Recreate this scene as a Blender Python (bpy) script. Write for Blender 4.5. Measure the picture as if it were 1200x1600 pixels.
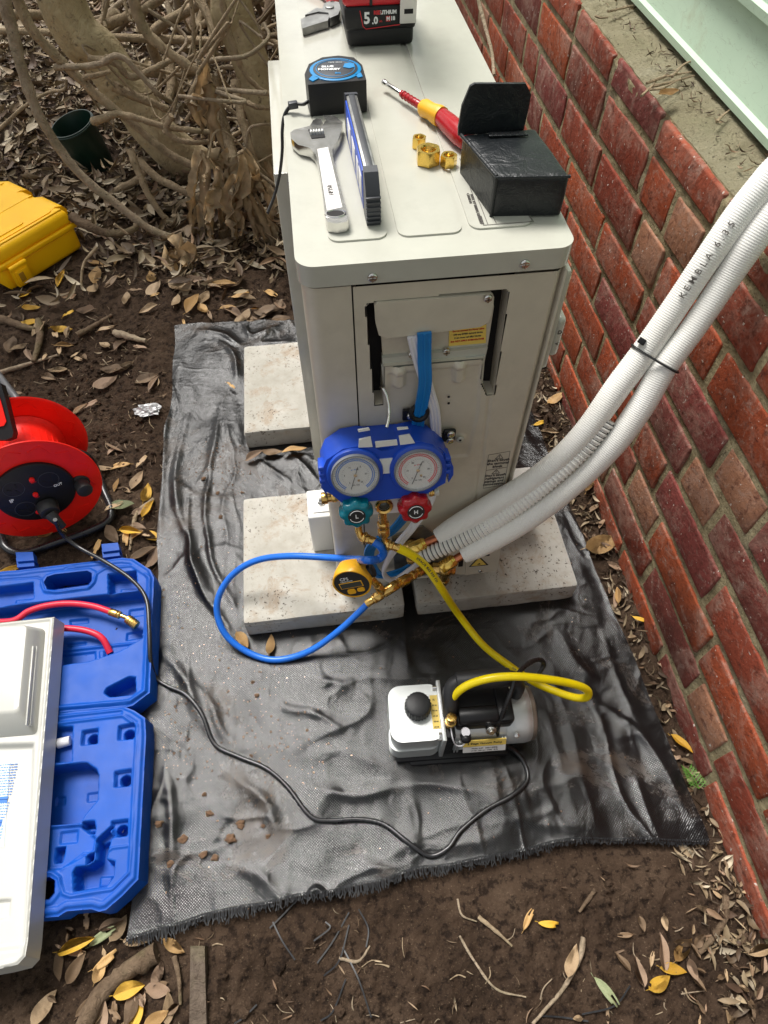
import bpy, bmesh, math, random
import numpy as np
from mathutils import Vector, Matrix, Euler, noise
random.seed(7); rng = np.random.default_rng(7)
S = bpy.context.scene
for o in list(bpy.data.objects): bpy.data.objects.remove(o)
COL = S.collection
R_ = math.radians
# ---------------------------------------------------------------- camera
FPX = 1010.0                                   # focal length for a 1200 px wide picture
CAM = Vector((0.016114, -0.586995, 1.184475))
CR = Vector((0.9923411, -0.1235035, -0.0024435))     # camera right in the world
CD = Vector((-0.1029804, -0.8161913, -0.5685304))    # camera down
CF = Vector((0.0682211, 0.5644277, -0.8226586))      # camera forward
cd = bpy.data.cameras.new('camera'); cam = bpy.data.objects.new('camera', cd); COL.objects.link(cam)
m = Matrix.Identity(4)
for i in range(3):
    m[i][0] = CR[i]; m[i][1] = -CD[i]; m[i][2] = -CF[i]; m[i][3] = CAM[i]
cam.matrix_world = m
cd.sensor_fit = 'HORIZONTAL'; cd.sensor_width = 36; cd.lens = FPX / 1200 * 36
cd.clip_start = .02; cd.clip_end = 300
S.camera = cam
# ---------------------------------------------------------------- light
SUN_EL, SUN_AZ = R_(62), R_(-26)               # azimuth from +Y towards +X
W = bpy.data.worlds.new('World'); S.world = W; W.use_nodes = True
nt = W.node_tree; bg = nt.nodes['Background']
sky = nt.nodes.new('ShaderNodeTexSky'); sky.sky_type = 'NISHITA'; sky.sun_disc = False
sky.sun_elevation = SUN_EL; sky.sun_rotation = SUN_AZ; sky.air_density = 1.0; sky.dust_density = 3.0; sky.ozone_density = 1.0
hs_ = nt.nodes.new('ShaderNodeHueSaturation'); hs_.inputs['Saturation'].default_value = .22      # thin overcast
mx_ = nt.nodes.new('ShaderNodeMix'); mx_.data_type = 'RGBA'; mx_.blend_type = 'MULTIPLY'; mx_.inputs[0].default_value = 1; mx_.inputs[7].default_value = (1.0, .985, .95, 1)
nt.links.new(sky.outputs[0], hs_.inputs['Color']); nt.links.new(hs_.outputs[0], mx_.inputs[6]); nt.links.new(mx_.outputs[2], bg.inputs[0]); bg.inputs[1].default_value = 0.105
ld = bpy.data.lights.new('sun', 'SUN'); ld.energy = 2.6; ld.angle = R_(22); ld.color = (1, .97, .93)
lo = bpy.data.objects.new('sun', ld); COL.objects.link(lo)
sd = Vector((math.sin(SUN_AZ) * math.cos(SUN_EL), math.cos(SUN_AZ) * math.cos(SUN_EL), math.sin(SUN_EL)))
lo.rotation_euler = sd.to_track_quat('Z', 'Y').to_euler(); lo.location = (0, 0, 6)
S.view_settings.view_transform = 'Standard'; S.view_settings.look = 'None'
S.view_settings.exposure = 0.76; S.view_settings.gamma = 1
S.render.engine = 'CYCLES'
# ---------------------------------------------------------------- picture-to-plane helpers
def ray(px, py): return CR * (px - 600) + CD * (py - 800) + CF * FPX
def PZ(px, py, z=0.0):
    q = ray(px, py); return CAM + q * ((z - CAM.z) / q.z)
def PY(px, py, y=0.0):
    q = ray(px, py); return CAM + q * ((y - CAM.y) / q.y)
def PX(px, py, x=0.0):
    q = ray(px, py); return CAM + q * ((x - CAM.x) / q.x)
def PD(px, py, d): return CAM + ray(px, py) * (d / FPX)
def depth(p): return (Vector(p) - CAM).dot(CF)
def frame(o, x, y):
    x = Vector(x).normalized(); z = x.cross(Vector(y)).normalized(); y = z.cross(x)
    M = Matrix.Identity(4)
    for i in range(3): M[i][0] = x[i]; M[i][1] = y[i]; M[i][2] = z[i]; M[i][3] = o[i]
    return M
def onf(F, px, py, h=0.0):
    z = Vector((F[0][2], F[1][2], F[2][2])); o = F.translation + z * h
    q = ray(px, py); t = (o - CAM).dot(z) / q.dot(z); return F.inverted() @ (CAM + q * t)
def crop(ox, oy, s, pts): return [(ox + x * s, oy + y * s) for x, y in pts]
I4 = Matrix.Identity(4)
def T(x, y, z): return Matrix.Translation((x, y, z))
def RX(a): return Matrix.Rotation(R_(a), 4, 'X')
def RY(a): return Matrix.Rotation(R_(a), 4, 'Y')
def RZ(a): return Matrix.Rotation(R_(a), 4, 'Z')
# ---------------------------------------------------------------- mesh builder
def catmull(pts, n=6, closed=False):
    P = [Vector(p) for p in pts]; out = []; L = len(P)
    rg = range(L) if closed else range(L - 1)
    for i in rg:
        if closed: a, b, c, d = P[(i - 1) % L], P[i], P[(i + 1) % L], P[(i + 2) % L]
        else:
            a = P[i - 1] if i else P[0] * 2 - P[1]; b = P[i]; c = P[i + 1]; d = P[i + 2] if i + 2 < L else P[i + 1] * 2 - P[i]
        for k in range(n):
            t = k / n
            out.append(.5 * ((2 * b) + (c - a) * t + (2 * a - 5 * b + 4 * c - d) * t * t + (3 * b - a - 3 * c + d) * t ** 3))
    if not closed: out.append(P[-1])
    return out
class MB:
    def __init__(s, M=None): s.bm = bmesh.new(); s.M = M or I4
    def add(s, t, M=None, bevel=0, seg=2, ang=35, mi=0):
        if bevel:
            es = [e for e in t.edges if len(e.link_faces) == 2 and e.calc_face_angle(0) > R_(ang)]
            bmesh.ops.bevel(t, geom=es, offset=bevel, segments=seg, affect='EDGES', profile=.5, clamp_overlap=True)
        bmesh.ops.transform(t, matrix=s.M @ (M or I4), verts=t.verts)
        for f in t.faces: f.material_index = mi
        me = bpy.data.meshes.new('tmp'); t.to_mesh(me); t.free(); s.bm.from_mesh(me); bpy.data.meshes.remove(me); return s
    def box(s, a, b, bevel=0, seg=2, M=None, mi=0, taper=None):
        t = bmesh.new(); bmesh.ops.create_cube(t, size=1)
        for v in t.verts:
            for i in range(3): v.co[i] = (a[i] + b[i]) / 2 + v.co[i] * (b[i] - a[i])
            if taper and v.co.z > (a[2] + b[2]) / 2:
                v.co.x = (a[0] + b[0]) / 2 + (v.co.x - (a[0] + b[0]) / 2) * taper; v.co.y = (a[1] + b[1]) / 2 + (v.co.y - (a[1] + b[1]) / 2) * taper
        return s.add(t, M, bevel, seg, mi=mi)
    def rings(s, rings, closed=False, caps=True, M=None, mi=0, bevel=0):
        t = bmesh.new(); n = len(rings[0]); V = [[t.verts.new(p) for p in r] for r in rings]
        L = len(rings)
        for i in range(L if closed else L - 1):
            A, B = V[i], V[(i + 1) % L]
            for k in range(n):
                t.faces.new((A[k], A[(k + 1) % n], B[(k + 1) % n], B[k]))
        if caps and not closed: t.faces.new(V[0][::-1]); t.faces.new(V[-1])
        bmesh.ops.recalc_face_normals(t, faces=t.faces)
        return s.add(t, M, bevel, mi=mi)
    def tube(s, pts, r, n=10, closed=False, sm=6, M=None, mi=0, flat=None, up=None):
        P = catmull(pts, sm, closed) if sm else [Vector(p) for p in pts]; L = len(P)
        rr = r if callable(r) else (lambda t: r)
        rings = []; nrm = None
        for i, p in enumerate(P):
            if closed: tg = (P[(i + 1) % L] - P[i - 1]).normalized()
            else: tg = (P[min(i + 1, L - 1)] - P[max(i - 1, 0)]).normalized()
            if up is not None: nrm = Vector(up); nrm = (nrm - tg * nrm.dot(tg)).normalized()
            elif nrm is None:
                nrm = tg.orthogonal().normalized()
            else:
                nrm = (nrm - tg * nrm.dot(tg)).normalized()
            bn = tg.cross(nrm); q = rr(i / (L - 1)); f = flat or 1
            rings.append([p + nrm * (math.cos(2 * math.pi * k / n) * q * f) + bn * (math.sin(2 * math.pi * k / n) * q) for k in range(n)])
        return s.rings(rings, closed, M=M, mi=mi)
    def ribbon(s, pts, w, th, up, sm=6, M=None, mi=0):
        P = catmull(pts, sm) if sm else [Vector(p) for p in pts]; L = len(P); rings = []
        for i, p in enumerate(P):
            tg = (P[min(i + 1, L - 1)] - P[max(i - 1, 0)]).normalized()
            u = Vector(up[i * (len(up) - 1) // max(L - 1, 1)]) if isinstance(up, list) else Vector(up)
            sd = tg.cross(u).normalized(); nn = sd.cross(tg)
            ww = w(i / (L - 1)) if callable(w) else w
            rings.append([p - sd * ww / 2 - nn * th / 2, p + sd * ww / 2 - nn * th / 2, p + sd * ww / 2 + nn * th / 2, p - sd * ww / 2 + nn * th / 2])
        return s.rings(rings, M=M, mi=mi)
    def cyl(s, p0, p1, r0, r1=None, n=24, bevel=0, M=None, mi=0, seg=2):
        p0, p1 = Vector(p0), Vector(p1); r1 = r0 if r1 is None else r1
        z = (p1 - p0).normalized(); x = z.orthogonal().normalized(); y = z.cross(x)
        rings = [[p + x * (math.cos(2 * math.pi * k / n) * r) + y * (math.sin(2 * math.pi * k / n) * r) for k in range(n)] for p, r in ((p0, r0), (p1, r1))]
        t = bmesh.new(); V = [[t.verts.new(p) for p in r] for r in rings]
        for k in range(n): t.faces.new((V[0][k], V[0][(k + 1) % n], V[1][(k + 1) % n], V[1][k]))
        t.faces.new(V[0][::-1]); t.faces.new(V[1])
        bmesh.ops.recalc_face_normals(t, faces=t.faces)
        if n <= 8 and bevel: return s.add(t, M, bevel, 1, mi=mi)
        return s.add(t, M, bevel, seg, 60, mi)
    def lathe(s, prof, n=32, M=None, mi=0, lob=None, caps=True):
        rings = []
        for r, h in prof:
            r = max(r, 1e-5)
            rings.append([Vector((math.cos(2 * math.pi * k / n) * r * (lob(2 * math.pi * k / n, h) if lob else 1), math.sin(2 * math.pi * k / n) * r * (lob(2 * math.pi * k / n, h) if lob else 1), h)) for k in range(n)])
        return s.rings(rings, caps=caps, M=M, mi=mi)
    def prism(s, poly, z0, z1, bevel=0, seg=2, M=None, mi=0, scale_top=None, ang=20):
        t = bmesh.new(); pts = [(p[0], p[1]) for p in poly]
        A = sum(pts[i][0] * pts[(i + 1) % len(pts)][1] - pts[(i + 1) % len(pts)][0] * pts[i][1] for i in range(len(pts)))
        if A < 0: pts = pts[::-1]
        b = [t.verts.new((x, y, z0)) for x, y in pts]; u = [t.verts.new((x, y, z1)) for x, y in pts]; n = len(pts)
        for k in range(n): t.faces.new((b[k], b[(k + 1) % n], u[(k + 1) % n], u[k]))
        t.faces.new(b[::-1]); t.faces.new(u)
        if z1 < z0: bmesh.ops.reverse_faces(t, faces=t.faces)
        return s.add(t, M, bevel, seg, ang, mi)
    def ball(s, c, r, sc=(1, 1, 1), sub=3, M=None, mi=0):
        t = bmesh.new(); bmesh.ops.create_icosphere(t, subdivisions=sub, radius=r)
        for v in t.verts: v.co = Vector((v.co.x * sc[0], v.co.y * sc[1], v.co.z * sc[2])) + Vector(c)
        return s.add(t, M, mi=mi)
    def torus(s, c, R, r, M=None, n=32, k=8, a0=0, a1=360, mi=0):
        full = abs(a1 - a0) >= 360
        N = n if full else n + 1
        pts = [Vector(c) + Vector((math.cos(R_(a0 + (a1 - a0) * i / n)) * R, math.sin(R_(a0 + (a1 - a0) * i / n)) * R, 0)) for i in range(N)]
        return s.tube(pts, r, k, closed=full, sm=0, M=M, mi=mi)
def rrect(x0, y0, x1, y1, r, n=5):
    o = []
    for cx, cy, a in ((x1 - r, y1 - r, 0), (x0 + r, y1 - r, 90), (x0 + r, y0 + r, 180), (x1 - r, y0 + r, 270)):
        for k in range(n + 1): o.append((cx + r * math.cos(R_(a + 90 * k / n)), cy + r * math.sin(R_(a + 90 * k / n))))
    return o
WM = {}
def props(o, label=None, cat=None, group=None, kind=None):
    if label: o['label'] = label
    if cat: o['category'] = cat
    if group: o['group'] = group
    if kind: o['kind'] = kind
    return o
def thing(name, label, cat, M=None, group=None):
    o = bpy.data.objects.new(name, None); COL.objects.link(o); o.empty_display_size = .05
    if M is None: M = I4
    elif isinstance(M, Vector): M = Matrix.Translation(M)
    o.matrix_world = M; WM[o.name] = M.copy(); props(o, label, cat, group); return o
def link_mesh(name, me, mats, parent, smooth=True, ang=38, keep=False):
    """mesh vertices are in world space here; moved into the parent's space (or round the mesh's own base)"""
    if not isinstance(mats, (list, tuple)): mats = [mats]
    for mm in mats: me.materials.append(mm)
    o = bpy.data.objects.new(name, me); COL.objects.link(o)
    if parent is not None:
        me.transform(WM[parent.name].inverted()); WM[o.name] = WM[parent.name]; o.parent = parent
    elif not keep:
        co = np.empty(len(me.vertices) * 3); me.vertices.foreach_get('co', co); co = co.reshape(-1, 3)
        c = Vector(((co[:, 0].min() + co[:, 0].max()) / 2, (co[:, 1].min() + co[:, 1].max()) / 2, co[:, 2].min()))
        me.transform(Matrix.Translation(-c)); o.location = c; WM[o.name] = Matrix.Translation(c)
    else: WM[o.name] = I4
    return o
def done(mb, name, mats, parent=None, ang=38, flat=False, **kw):
    bm = mb.bm
    if not flat:
        for f in bm.faces: f.smooth = True
        lim = R_(ang)
        for e in bm.edges:
            if len(e.link_faces) == 2: e.smooth = e.calc_face_angle(0) < lim
    me = bpy.data.meshes.new(name); bm.to_mesh(me); bm.free()
    o = link_mesh(name, me, mats, parent); 
    if kw: props(o, **kw)
    return o
def grid_mesh(name, P, mats, parent=None, keepmask=None, colors=None, keep=False, **kw):
    """P: (ny, nx, 3) world points"""
    ny, nx = P.shape[:2]; idx = np.arange(ny * nx).reshape(ny, nx)
    f = np.stack([idx[:-1, :-1], idx[:-1, 1:], idx[1:, 1:], idx[1:, :-1]], -1).reshape(-1, 4)
    if keepmask is not None: f = f[keepmask[f].all(1)] if keepmask.ndim == 1 else f[keepmask.reshape(-1)[f].all(1)]
    me = bpy.data.meshes.new(name); v = P.reshape(-1, 3)
    used = np.unique(f); rm = np.full(len(v), -1); rm[used] = np.arange(len(used)); v = v[used]; f = rm[f]
    me.vertices.add(len(v)); me.vertices.foreach_set('co', v.astype(np.float32).ravel())
    me.loops.add(len(f) * 4); me.polygons.add(len(f))
    me.loops.foreach_set('vertex_index', f.ravel().astype(np.int32))
    me.polygons.foreach_set('loop_start', (np.arange(len(f)) * 4).astype(np.int32))
    me.polygons.foreach_set('use_smooth', np.ones(len(f), bool))
    me.update(calc_edges=True); me.validate()
    o = link_mesh(name, me, mats, parent, keep=keep)
    if kw: props(o, **kw)
    return o
def text(s, size, M, mat, parent, name='lettering', align='CENTER', th=.0004, bold=0, sx=1.0):
    c = bpy.data.curves.new('t', 'FONT'); c.body = s; c.size = size; c.align_x = align; c.align_y = 'CENTER'; c.extrude = th; c.offset = bold; c.resolution_u = 2
    o = bpy.data.objects.new('t', c); COL.objects.link(o); bpy.context.view_layer.update()
    me = bpy.data.meshes.new_from_object(o.evaluated_get(bpy.context.evaluated_depsgraph_get()))
    bpy.data.objects.remove(o); me.transform(M @ Matrix.Diagonal((sx, 1, 1, 1))); me.name = name; me.materials.clear()
    return link_mesh(name, me, mat, parent)
# ---------------------------------------------------------------- numpy fields
def fbm(X, Y, sc, oct=4, seed=0, gain=.5):
    r = np.random.default_rng(seed); out = np.zeros_like(X, dtype=float); a = 1; tot = 0
    for o in range(oct):
        N = 64; g = r.random((N, N)); x = X * sc * 2 ** o + r.random() * N; y = Y * sc * 2 ** o + r.random() * N
        xi = np.floor(x).astype(int); yi = np.floor(y).astype(int); fx = x - xi; fy = y - yi
        fx = fx * fx * (3 - 2 * fx); fy = fy * fy * (3 - 2 * fy)
        G = lambda i, j: g[np.mod(i, N), np.mod(j, N)]
        out += a * ((G(xi, yi) * (1 - fx) + G(xi + 1, yi) * fx) * (1 - fy) + (G(xi, yi + 1) * (1 - fx) + G(xi + 1, yi + 1) * fx) * fy)
        tot += a; a *= gain
    return out / tot - .5
def sdf(X, Y, poly):
    """signed distance to a polygon, negative inside"""
    P = np.array([(p[0], p[1]) for p in poly]); d = np.full(X.shape, 1e9); ins = np.zeros(X.shape, bool)
    for i in range(len(P)):
        a, b = P[i], P[(i + 1) % len(P)]; e = b - a; wx = X - a[0]; wy = Y - a[1]
        t = np.clip((wx * e[0] + wy * e[1]) / (e @ e + 1e-12), 0, 1); d = np.minimum(d, (wx - e[0] * t) ** 2 + (wy - e[1] * t) ** 2)
        c = ((a[1] > Y) != (b[1] > Y)) & (X < (b[0] - a[0]) * (Y - a[1]) / (b[1] - a[1] + 1e-15) + a[0]); ins ^= c
    return np.where(ins, -np.sqrt(d), np.sqrt(d))
def dline(X, Y, pts):
    P = np.array([(p[0], p[1]) for p in pts]); d = np.full(X.shape, 1e9)
    for i in range(len(P) - 1):
        a, b = P[i], P[i + 1]; e = b - a; wx = X - a[0]; wy = Y - a[1]
        t = np.clip((wx * e[0] + wy * e[1]) / (e @ e + 1e-12), 0, 1); d = np.minimum(d, (wx - e[0] * t) ** 2 + (wy - e[1] * t) ** 2)
    return np.sqrt(d)
def sstep(x, a, b):
    t = np.clip((x - a) / (b - a), 0, 1); return t * t * (3 - 2 * t)
# ---------------------------------------------------------------- materials
class NT:
    def __init__(s, name):
        s.m = bpy.data.materials.new(name); s.m.use_nodes = True; s.t = s.m.node_tree; s.b = s.t.nodes['Principled BSDF']; s.co = None
    def n(s, t, **kw):
        x = s.t.nodes.new(t)
        for k, v in kw.items():
            if hasattr(x, k): setattr(x, k, v)
            else: x.inputs[k].default_value = v
        return x
    def l(s, a, b): s.t.links.new(a, b)
    def coord(s, kind='Object'):
        if s.co is None: s.co = {}
        if kind not in s.co:
            s.co['tc'] = s.co.get('tc') or s.n('ShaderNodeTexCoord'); s.co[kind] = s.co['tc'].outputs[kind]
        return s.co[kind]
    def noise(s, scale, detail=4, rough=.55, vec=None, dist=0):
        x = s.n('ShaderNodeTexNoise'); x.inputs['Scale'].default_value = scale; x.inputs['Detail'].default_value = detail; x.inputs['Roughness'].default_value = rough; x.inputs['Distortion'].default_value = dist
        s.l(vec or s.coord(), x.inputs['Vector']); return x.outputs['Fac']
    def ramp(s, fac, stops):
        r = s.n('ShaderNodeValToRGB'); e = r.color_ramp.elements
        while len(e) > 1: e.remove(e[-1])
        e[0].position = stops[0][0]; e[0].color = col(stops[0][1])
        for p, c in stops[1:]:
            q = e.new(p); q.color = col(c)
        s.l(fac, r.inputs[0]); return r.outputs[0]
    def mix(s, fac, a, b, mode='MIX'):
        x = s.n('ShaderNodeMix', data_type='RGBA', blend_type=mode)
        for i, v in ((0, fac), (6, a), (7, b)):
            if hasattr(v, 'is_linked') or hasattr(v, 'links'): s.l(v, x.inputs[i])
            elif i == 0: x.inputs[i].default_value = v
            else: x.inputs[i].default_value = col(v)
        return x.outputs[2]
    def math(s, op, a, b=0.0):
        x = s.n('ShaderNodeMath', operation=op)
        for i, v in ((0, a), (1, b)):
            if hasattr(v, 'links'): s.l(v, x.inputs[i])
            else: x.inputs[i].default_value = v
        return x.outputs[0]
    def bump(s, h, strength=.3, dist=.002, prev=None):
        x = s.n('ShaderNodeBump'); x.inputs['Strength'].default_value = strength; x.inputs['Distance'].default_value = dist
        s.l(h, x.inputs['Height'])
        if prev: s.l(prev, x.inputs['Normal'])
        s.l(x.outputs[0], s.b.inputs['Normal']); return x.outputs[0]
    def set(s, **kw):
        for k, v in kw.items():
            i = s.b.inputs[k.replace('_', ' ')]
            if hasattr(v, 'links'): s.l(v, i)
            elif isinstance(v, tuple): i.default_value = col(v)
            else: i.default_value = v
        return s
def col(c):
    if isinstance(c, (int, float)): c = (c, c, c)
    return (c[0], c[1], c[2], 1)
def plain(name, c, rough=.45, metal=0.0, var=.12, sc=30, bump=.0, bsc=200, rvar=.12, spec=None, coat=0, dirt=0):
    n = NT(name); a = n.noise(sc, 5)
    lo = tuple(v * (1 - var) for v in c); hi = tuple(min(1, v * (1 + var)) for v in c)
    k = n.ramp(a, [(.3, lo), (.7, hi)])
    if dirt:
        d = n.noise(sc * .37, 8, .7); k = n.mix(n.ramp(d, [(.52, 0), (.75, dirt)]), k, (.09, .06, .04))
    n.set(Base_Color=k, Metallic=metal)
    r = n.math('ADD', n.math('MULTIPLY', n.noise(sc * 2.3, 6, .65), rvar * 2), rough - rvar); n.set(Roughness=r)
    if spec is not None: n.set(Specular_IOR_Level=spec)
    if coat: n.set(Coat_Weight=coat, Coat_Roughness=.15)
    if bump: n.bump(n.noise(bsc, 3), bump, .001)
    return n.m
M = {}
M['ac'] = plain('ac_enamel', (.49, .485, .42), .20, var=.03, bump=.04, bsc=40, coat=.3, dirt=.13)  # lid tone, with the greyer light from the sky put into the colour
M['ac_front'] = plain('ac_enamel_side_light', (.57, .52, .42), .38, var=.05, bump=.08, bsc=900, dirt=.2)  # same paint as the lid; its different light is put into the colour
M['black'] = plain('black_plastic', (.010, .010, .011), .42, bump=.15, bsc=700, spec=.35)
M['gap'] = plain('gap_shade', (.008, .007, .007), .8)  # near-black standing in for shade inside holes, slots and seams
M['black_rubber'] = plain('black_rubber', (.022, .022, .023), .5, bump=.1, bsc=300)
M['cord'] = plain('black_cord', (.015, .015, .016), .28, rvar=.08)
M['blue'] = plain('blue_hdpe', (.004, .075, .40), .48, spec=.22, var=.12, sc=12, bump=.12, bsc=500, dirt=.22)
M['blue_dark'] = plain('blue_glossy', (.010, .065, .46), .36, var=.1, bump=.05)
M['hose_blue'] = plain('blue_rubber', (.01, .14, .62), .3, var=.08)
M['hose_yellow'] = plain('yellow_rubber', (.90, .70, .003), .32, var=.07, dirt=.1)
M['hose_red'] = plain('red_rubber', (.66, .02, .05), .35, var=.07)
M['yellow_case'] = plain('yellow_plastic', (.98, .53, .004), .45, spec=.25, var=.06, sc=8, bump=.1, bsc=400, dirt=.12)
M['yellow_gauge'] = plain('yellow_gauge_plastic', (.80, .40, .015), .38, var=.05)
M['red'] = plain('red_plastic', (.92, .016, .008), .36, spec=.35, var=.06, bump=.05)
M['red_dark'] = plain('deep_red_plastic', (.36, .01, .015), .25, var=.08)
M['red_tool'] = plain('red_tool_plastic', (.50, .012, .02), .35, var=.06, bump=.1)
M['teal'] = plain('teal_plastic', (.0, .16, .22), .22, var=.08)
M['white'] = plain('white_plastic', (.72, .71, .67), .35, var=.03, sc=6, dirt=.05)
M['tray'] = plain('tray_enamel', (.50, .495, .455), .33, var=.03, sc=6, dirt=.06)
M['silver'] = plain('cast_aluminium', (.58, .60, .59), .42, .6, var=.06, bump=.25, bsc=700)
M['chrome'] = plain('chrome_steel', (.66, .65, .62), .22, 1, var=.08, sc=50, bump=.04, bsc=300)
M['steel'] = plain('worn_steel', (.30, .30, .29), .42, .9, var=.25, sc=60)
M['alu_white'] = plain('satin_aluminium', (.72, .70, .68), .42, .55, var=.03)
M['brass'] = plain('brass', (.72, .46, .14), .27, 1, var=.12, sc=80)
M['gold'] = plain('bright_brass', (.86, .58, .14), .24, .95, var=.06, sc=80)
M['copper'] = plain('copper', (.62, .22, .11), .35, 1, var=.12, sc=60)
M['label_white'] = plain('paper_white', (.74, .73, .70), .5, var=.02)
M['label_yellow'] = plain('paper_yellow', (.80, .58, .12), .5, var=.02)
M['ink'] = plain('ink_black', (.02, .02, .02), .55)
M['ink_soft'] = plain('ink_grey', (.10, .09, .08), .6)
M['ink_white'] = plain('ink_white', (.80, .80, .80), .5, var=.01)
M['ink_red'] = plain('ink_red', (.60, .02, .03), .5)
M['ink_blue'] = plain('ink_blue', (.02, .16, .55), .5)
M['cyan'] = plain('cyan_plastic', (.01, .22, .50), .3, var=.05)
M['grey_plastic'] = plain('grey_plastic', (.04, .043, .05), .4, var=.08)
M['cable_blue'] = plain('blue_sheath', (.01, .19, .52), .38, var=.06)
M['cable_white'] = plain('white_sheath', (.70, .69, .72), .4, var=.04)
M['grey_rim'] = plain('grey_rim', (.20, .21, .23), .2)
M['block'] = plain('block_aluminium', (.78, .76, .75), .38, .25, var=.03)
M['dial'] = plain('dial_face', (.66, .65, .62), .4, var=.02)
M['gray_frame'] = plain('grey_tube', (.09, .09, .095), .35)
M['green_pot'] = plain('green_plastic', (.004, .022, .014), .38, var=.2, dirt=.25)
M['lcd'] = plain('lcd_grey', (.06, .065, .055), .2)
n = NT('clear_cover'); n.set(Base_Color=(.9, .9, .9), Roughness=.04, IOR=1.45, Alpha=.12); M['glass'] = n.m
n = NT('foil'); n.set(Base_Color=n.ramp(n.noise(60), [(.3, (.28, .28, .28)), (.7, (.6, .6, .6))]), Metallic=.4, Roughness=.4); M['foil'] = n.m
def leather():
    n = NT('black_leather'); n.set(Base_Color=(.009, .011, .013), Roughness=.34, Specular_IOR_Level=.4)
    v = n.n('ShaderNodeTexVoronoi'); v.inputs['Scale'].default_value = 700; n.l(n.coord(), v.inputs['Vector'])
    b = n.bump(v.outputs['Distance'], .25, .0006); n.bump(n.noise(45, 5, .6, dist=1), .5, .004, b); return n.m
M['leather'] = leather()
def concrete():
    n = NT('paver_concrete'); a = n.noise(9, 8, .65); k = n.ramp(a, [(.3, (.34, .32, .27)), (.55, (.46, .44, .39)), (.75, (.56, .545, .50))])
    st = n.noise(16, 10, .72, dist=.4); k = n.mix(n.ramp(st, [(.50, 0), (.64, .62)]), k, (.30, .21, .13))
    sp = n.noise(170, 3, .6); big = n.noise(11, 3); f = n.math('MULTIPLY', n.ramp(sp, [(.60, 0), (.66, 1)]), n.ramp(big, [(.42, 0), (.6, 1)]))
    k = n.mix(f, k, (.055, .04, .03)); n.set(Base_Color=k, Roughness=.9, Specular_IOR_Level=.2)
    b = n.bump(n.noise(260, 4, .7), .4, .0015); n.bump(n.noise(40, 6, .6), .35, .003, b); return n.m
M['concrete'] = concrete()
def soil():
    n = NT('soil'); a = n.noise(5, 8, .7); k = n.ramp(a, [(.3, (.040, .025, .016)), (.5, (.095, .060, .039)), (.72, (.165, .110, .073))])
    f = n.ramp(n.noise(300, 3, .6), [(.62, 0), (.68, .8)]); k = n.mix(f, k, (.24, .17, .11))
    f2 = n.ramp(n.noise(70, 5, .7), [(.38, .8), (.5, 0)]); k = n.mix(f2, k, (.018, .011, .008))
    n.set(Base_Color=k, Roughness=.92, Specular_IOR_Level=.15)
    b = n.bump(n.noise(260, 5, .8), 1.0, .006); n.bump(n.noise(60, 8, .75), 1.0, .016, b); return n.m
M['soil'] = soil()
M['clod'] = plain('clod_soil', (.15, .09, .055), .9, var=.4, sc=80, bump=.6, bsc=200, spec=.1)
def tint_mat(name, rough=.6, bump=.3, spec=.3, sc=120, mul=.35):
    """colour from the mesh's own 'tint' attribute (one tint per leaf, brick ...), with procedural wear"""
    n = NT(name); at = n.n('ShaderNodeAttribute'); at.attribute_name = 'tint'
    k = n.mix(mul, at.outputs['Color'], n.ramp(n.noise(sc, 6, .7), [(.25, .25), (.75, 1.0)]), 'MULTIPLY')
    n.set(Base_Color=k, Roughness=rough, Specular_IOR_Level=spec); n.bump(n.noise(sc * 2.5, 4), bump, .002); return n
M['litter'] = tint_mat('leaf_litter').m
def tarp():
    n = NT('woven_weed_mat'); co = n.coord()
    sep = n.n('ShaderNodeSeparateXYZ'); n.l(co, sep.inputs[0])
    P = 2 * math.pi / .0044
    cx = n.math('SINE', n.math('MULTIPLY', sep.outputs[0], P)); cy = n.math('SINE', n.math('MULTIPLY', sep.outputs[1], P))
    w = n.math('MULTIPLY', cx, cy)
    k = n.ramp(n.noise(7, 7, .65), [(.35, (.007, .007, .0075)), (.65, (.017, .017, .018))])
    d = n.noise(4.5, 10, .78, dist=.5); f = n.ramp(d, [(.53, 0), (.66, .75)]); k = n.mix(f, k, (.11, .075, .05))
    ws = n.ramp(w, [(0, .55), (1, 1.0)]); k = n.mix(1.0, k, ws, 'MULTIPLY')
    n.set(Base_Color=k, Specular_IOR_Level=.38)
    n.set(Roughness=n.math('ADD', n.math('MULTIPLY', n.noise(11, 6, .7), .30), .24))
    n.set(Roughness=n.mix(f, n.math('ADD', n.math('MULTIPLY', n.noise(11, 6, .7), .28), .035), .6))
    n.set(IOR=1.62); b = n.bump(w, 1.0, .00016); b = n.bump(n.noise(330, 2, .5), .5, .0006, b); n.bump(n.noise(22, 5, .62, dist=.8), .30, .008, b); return n.m
M['tarp'] = tarp()
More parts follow.
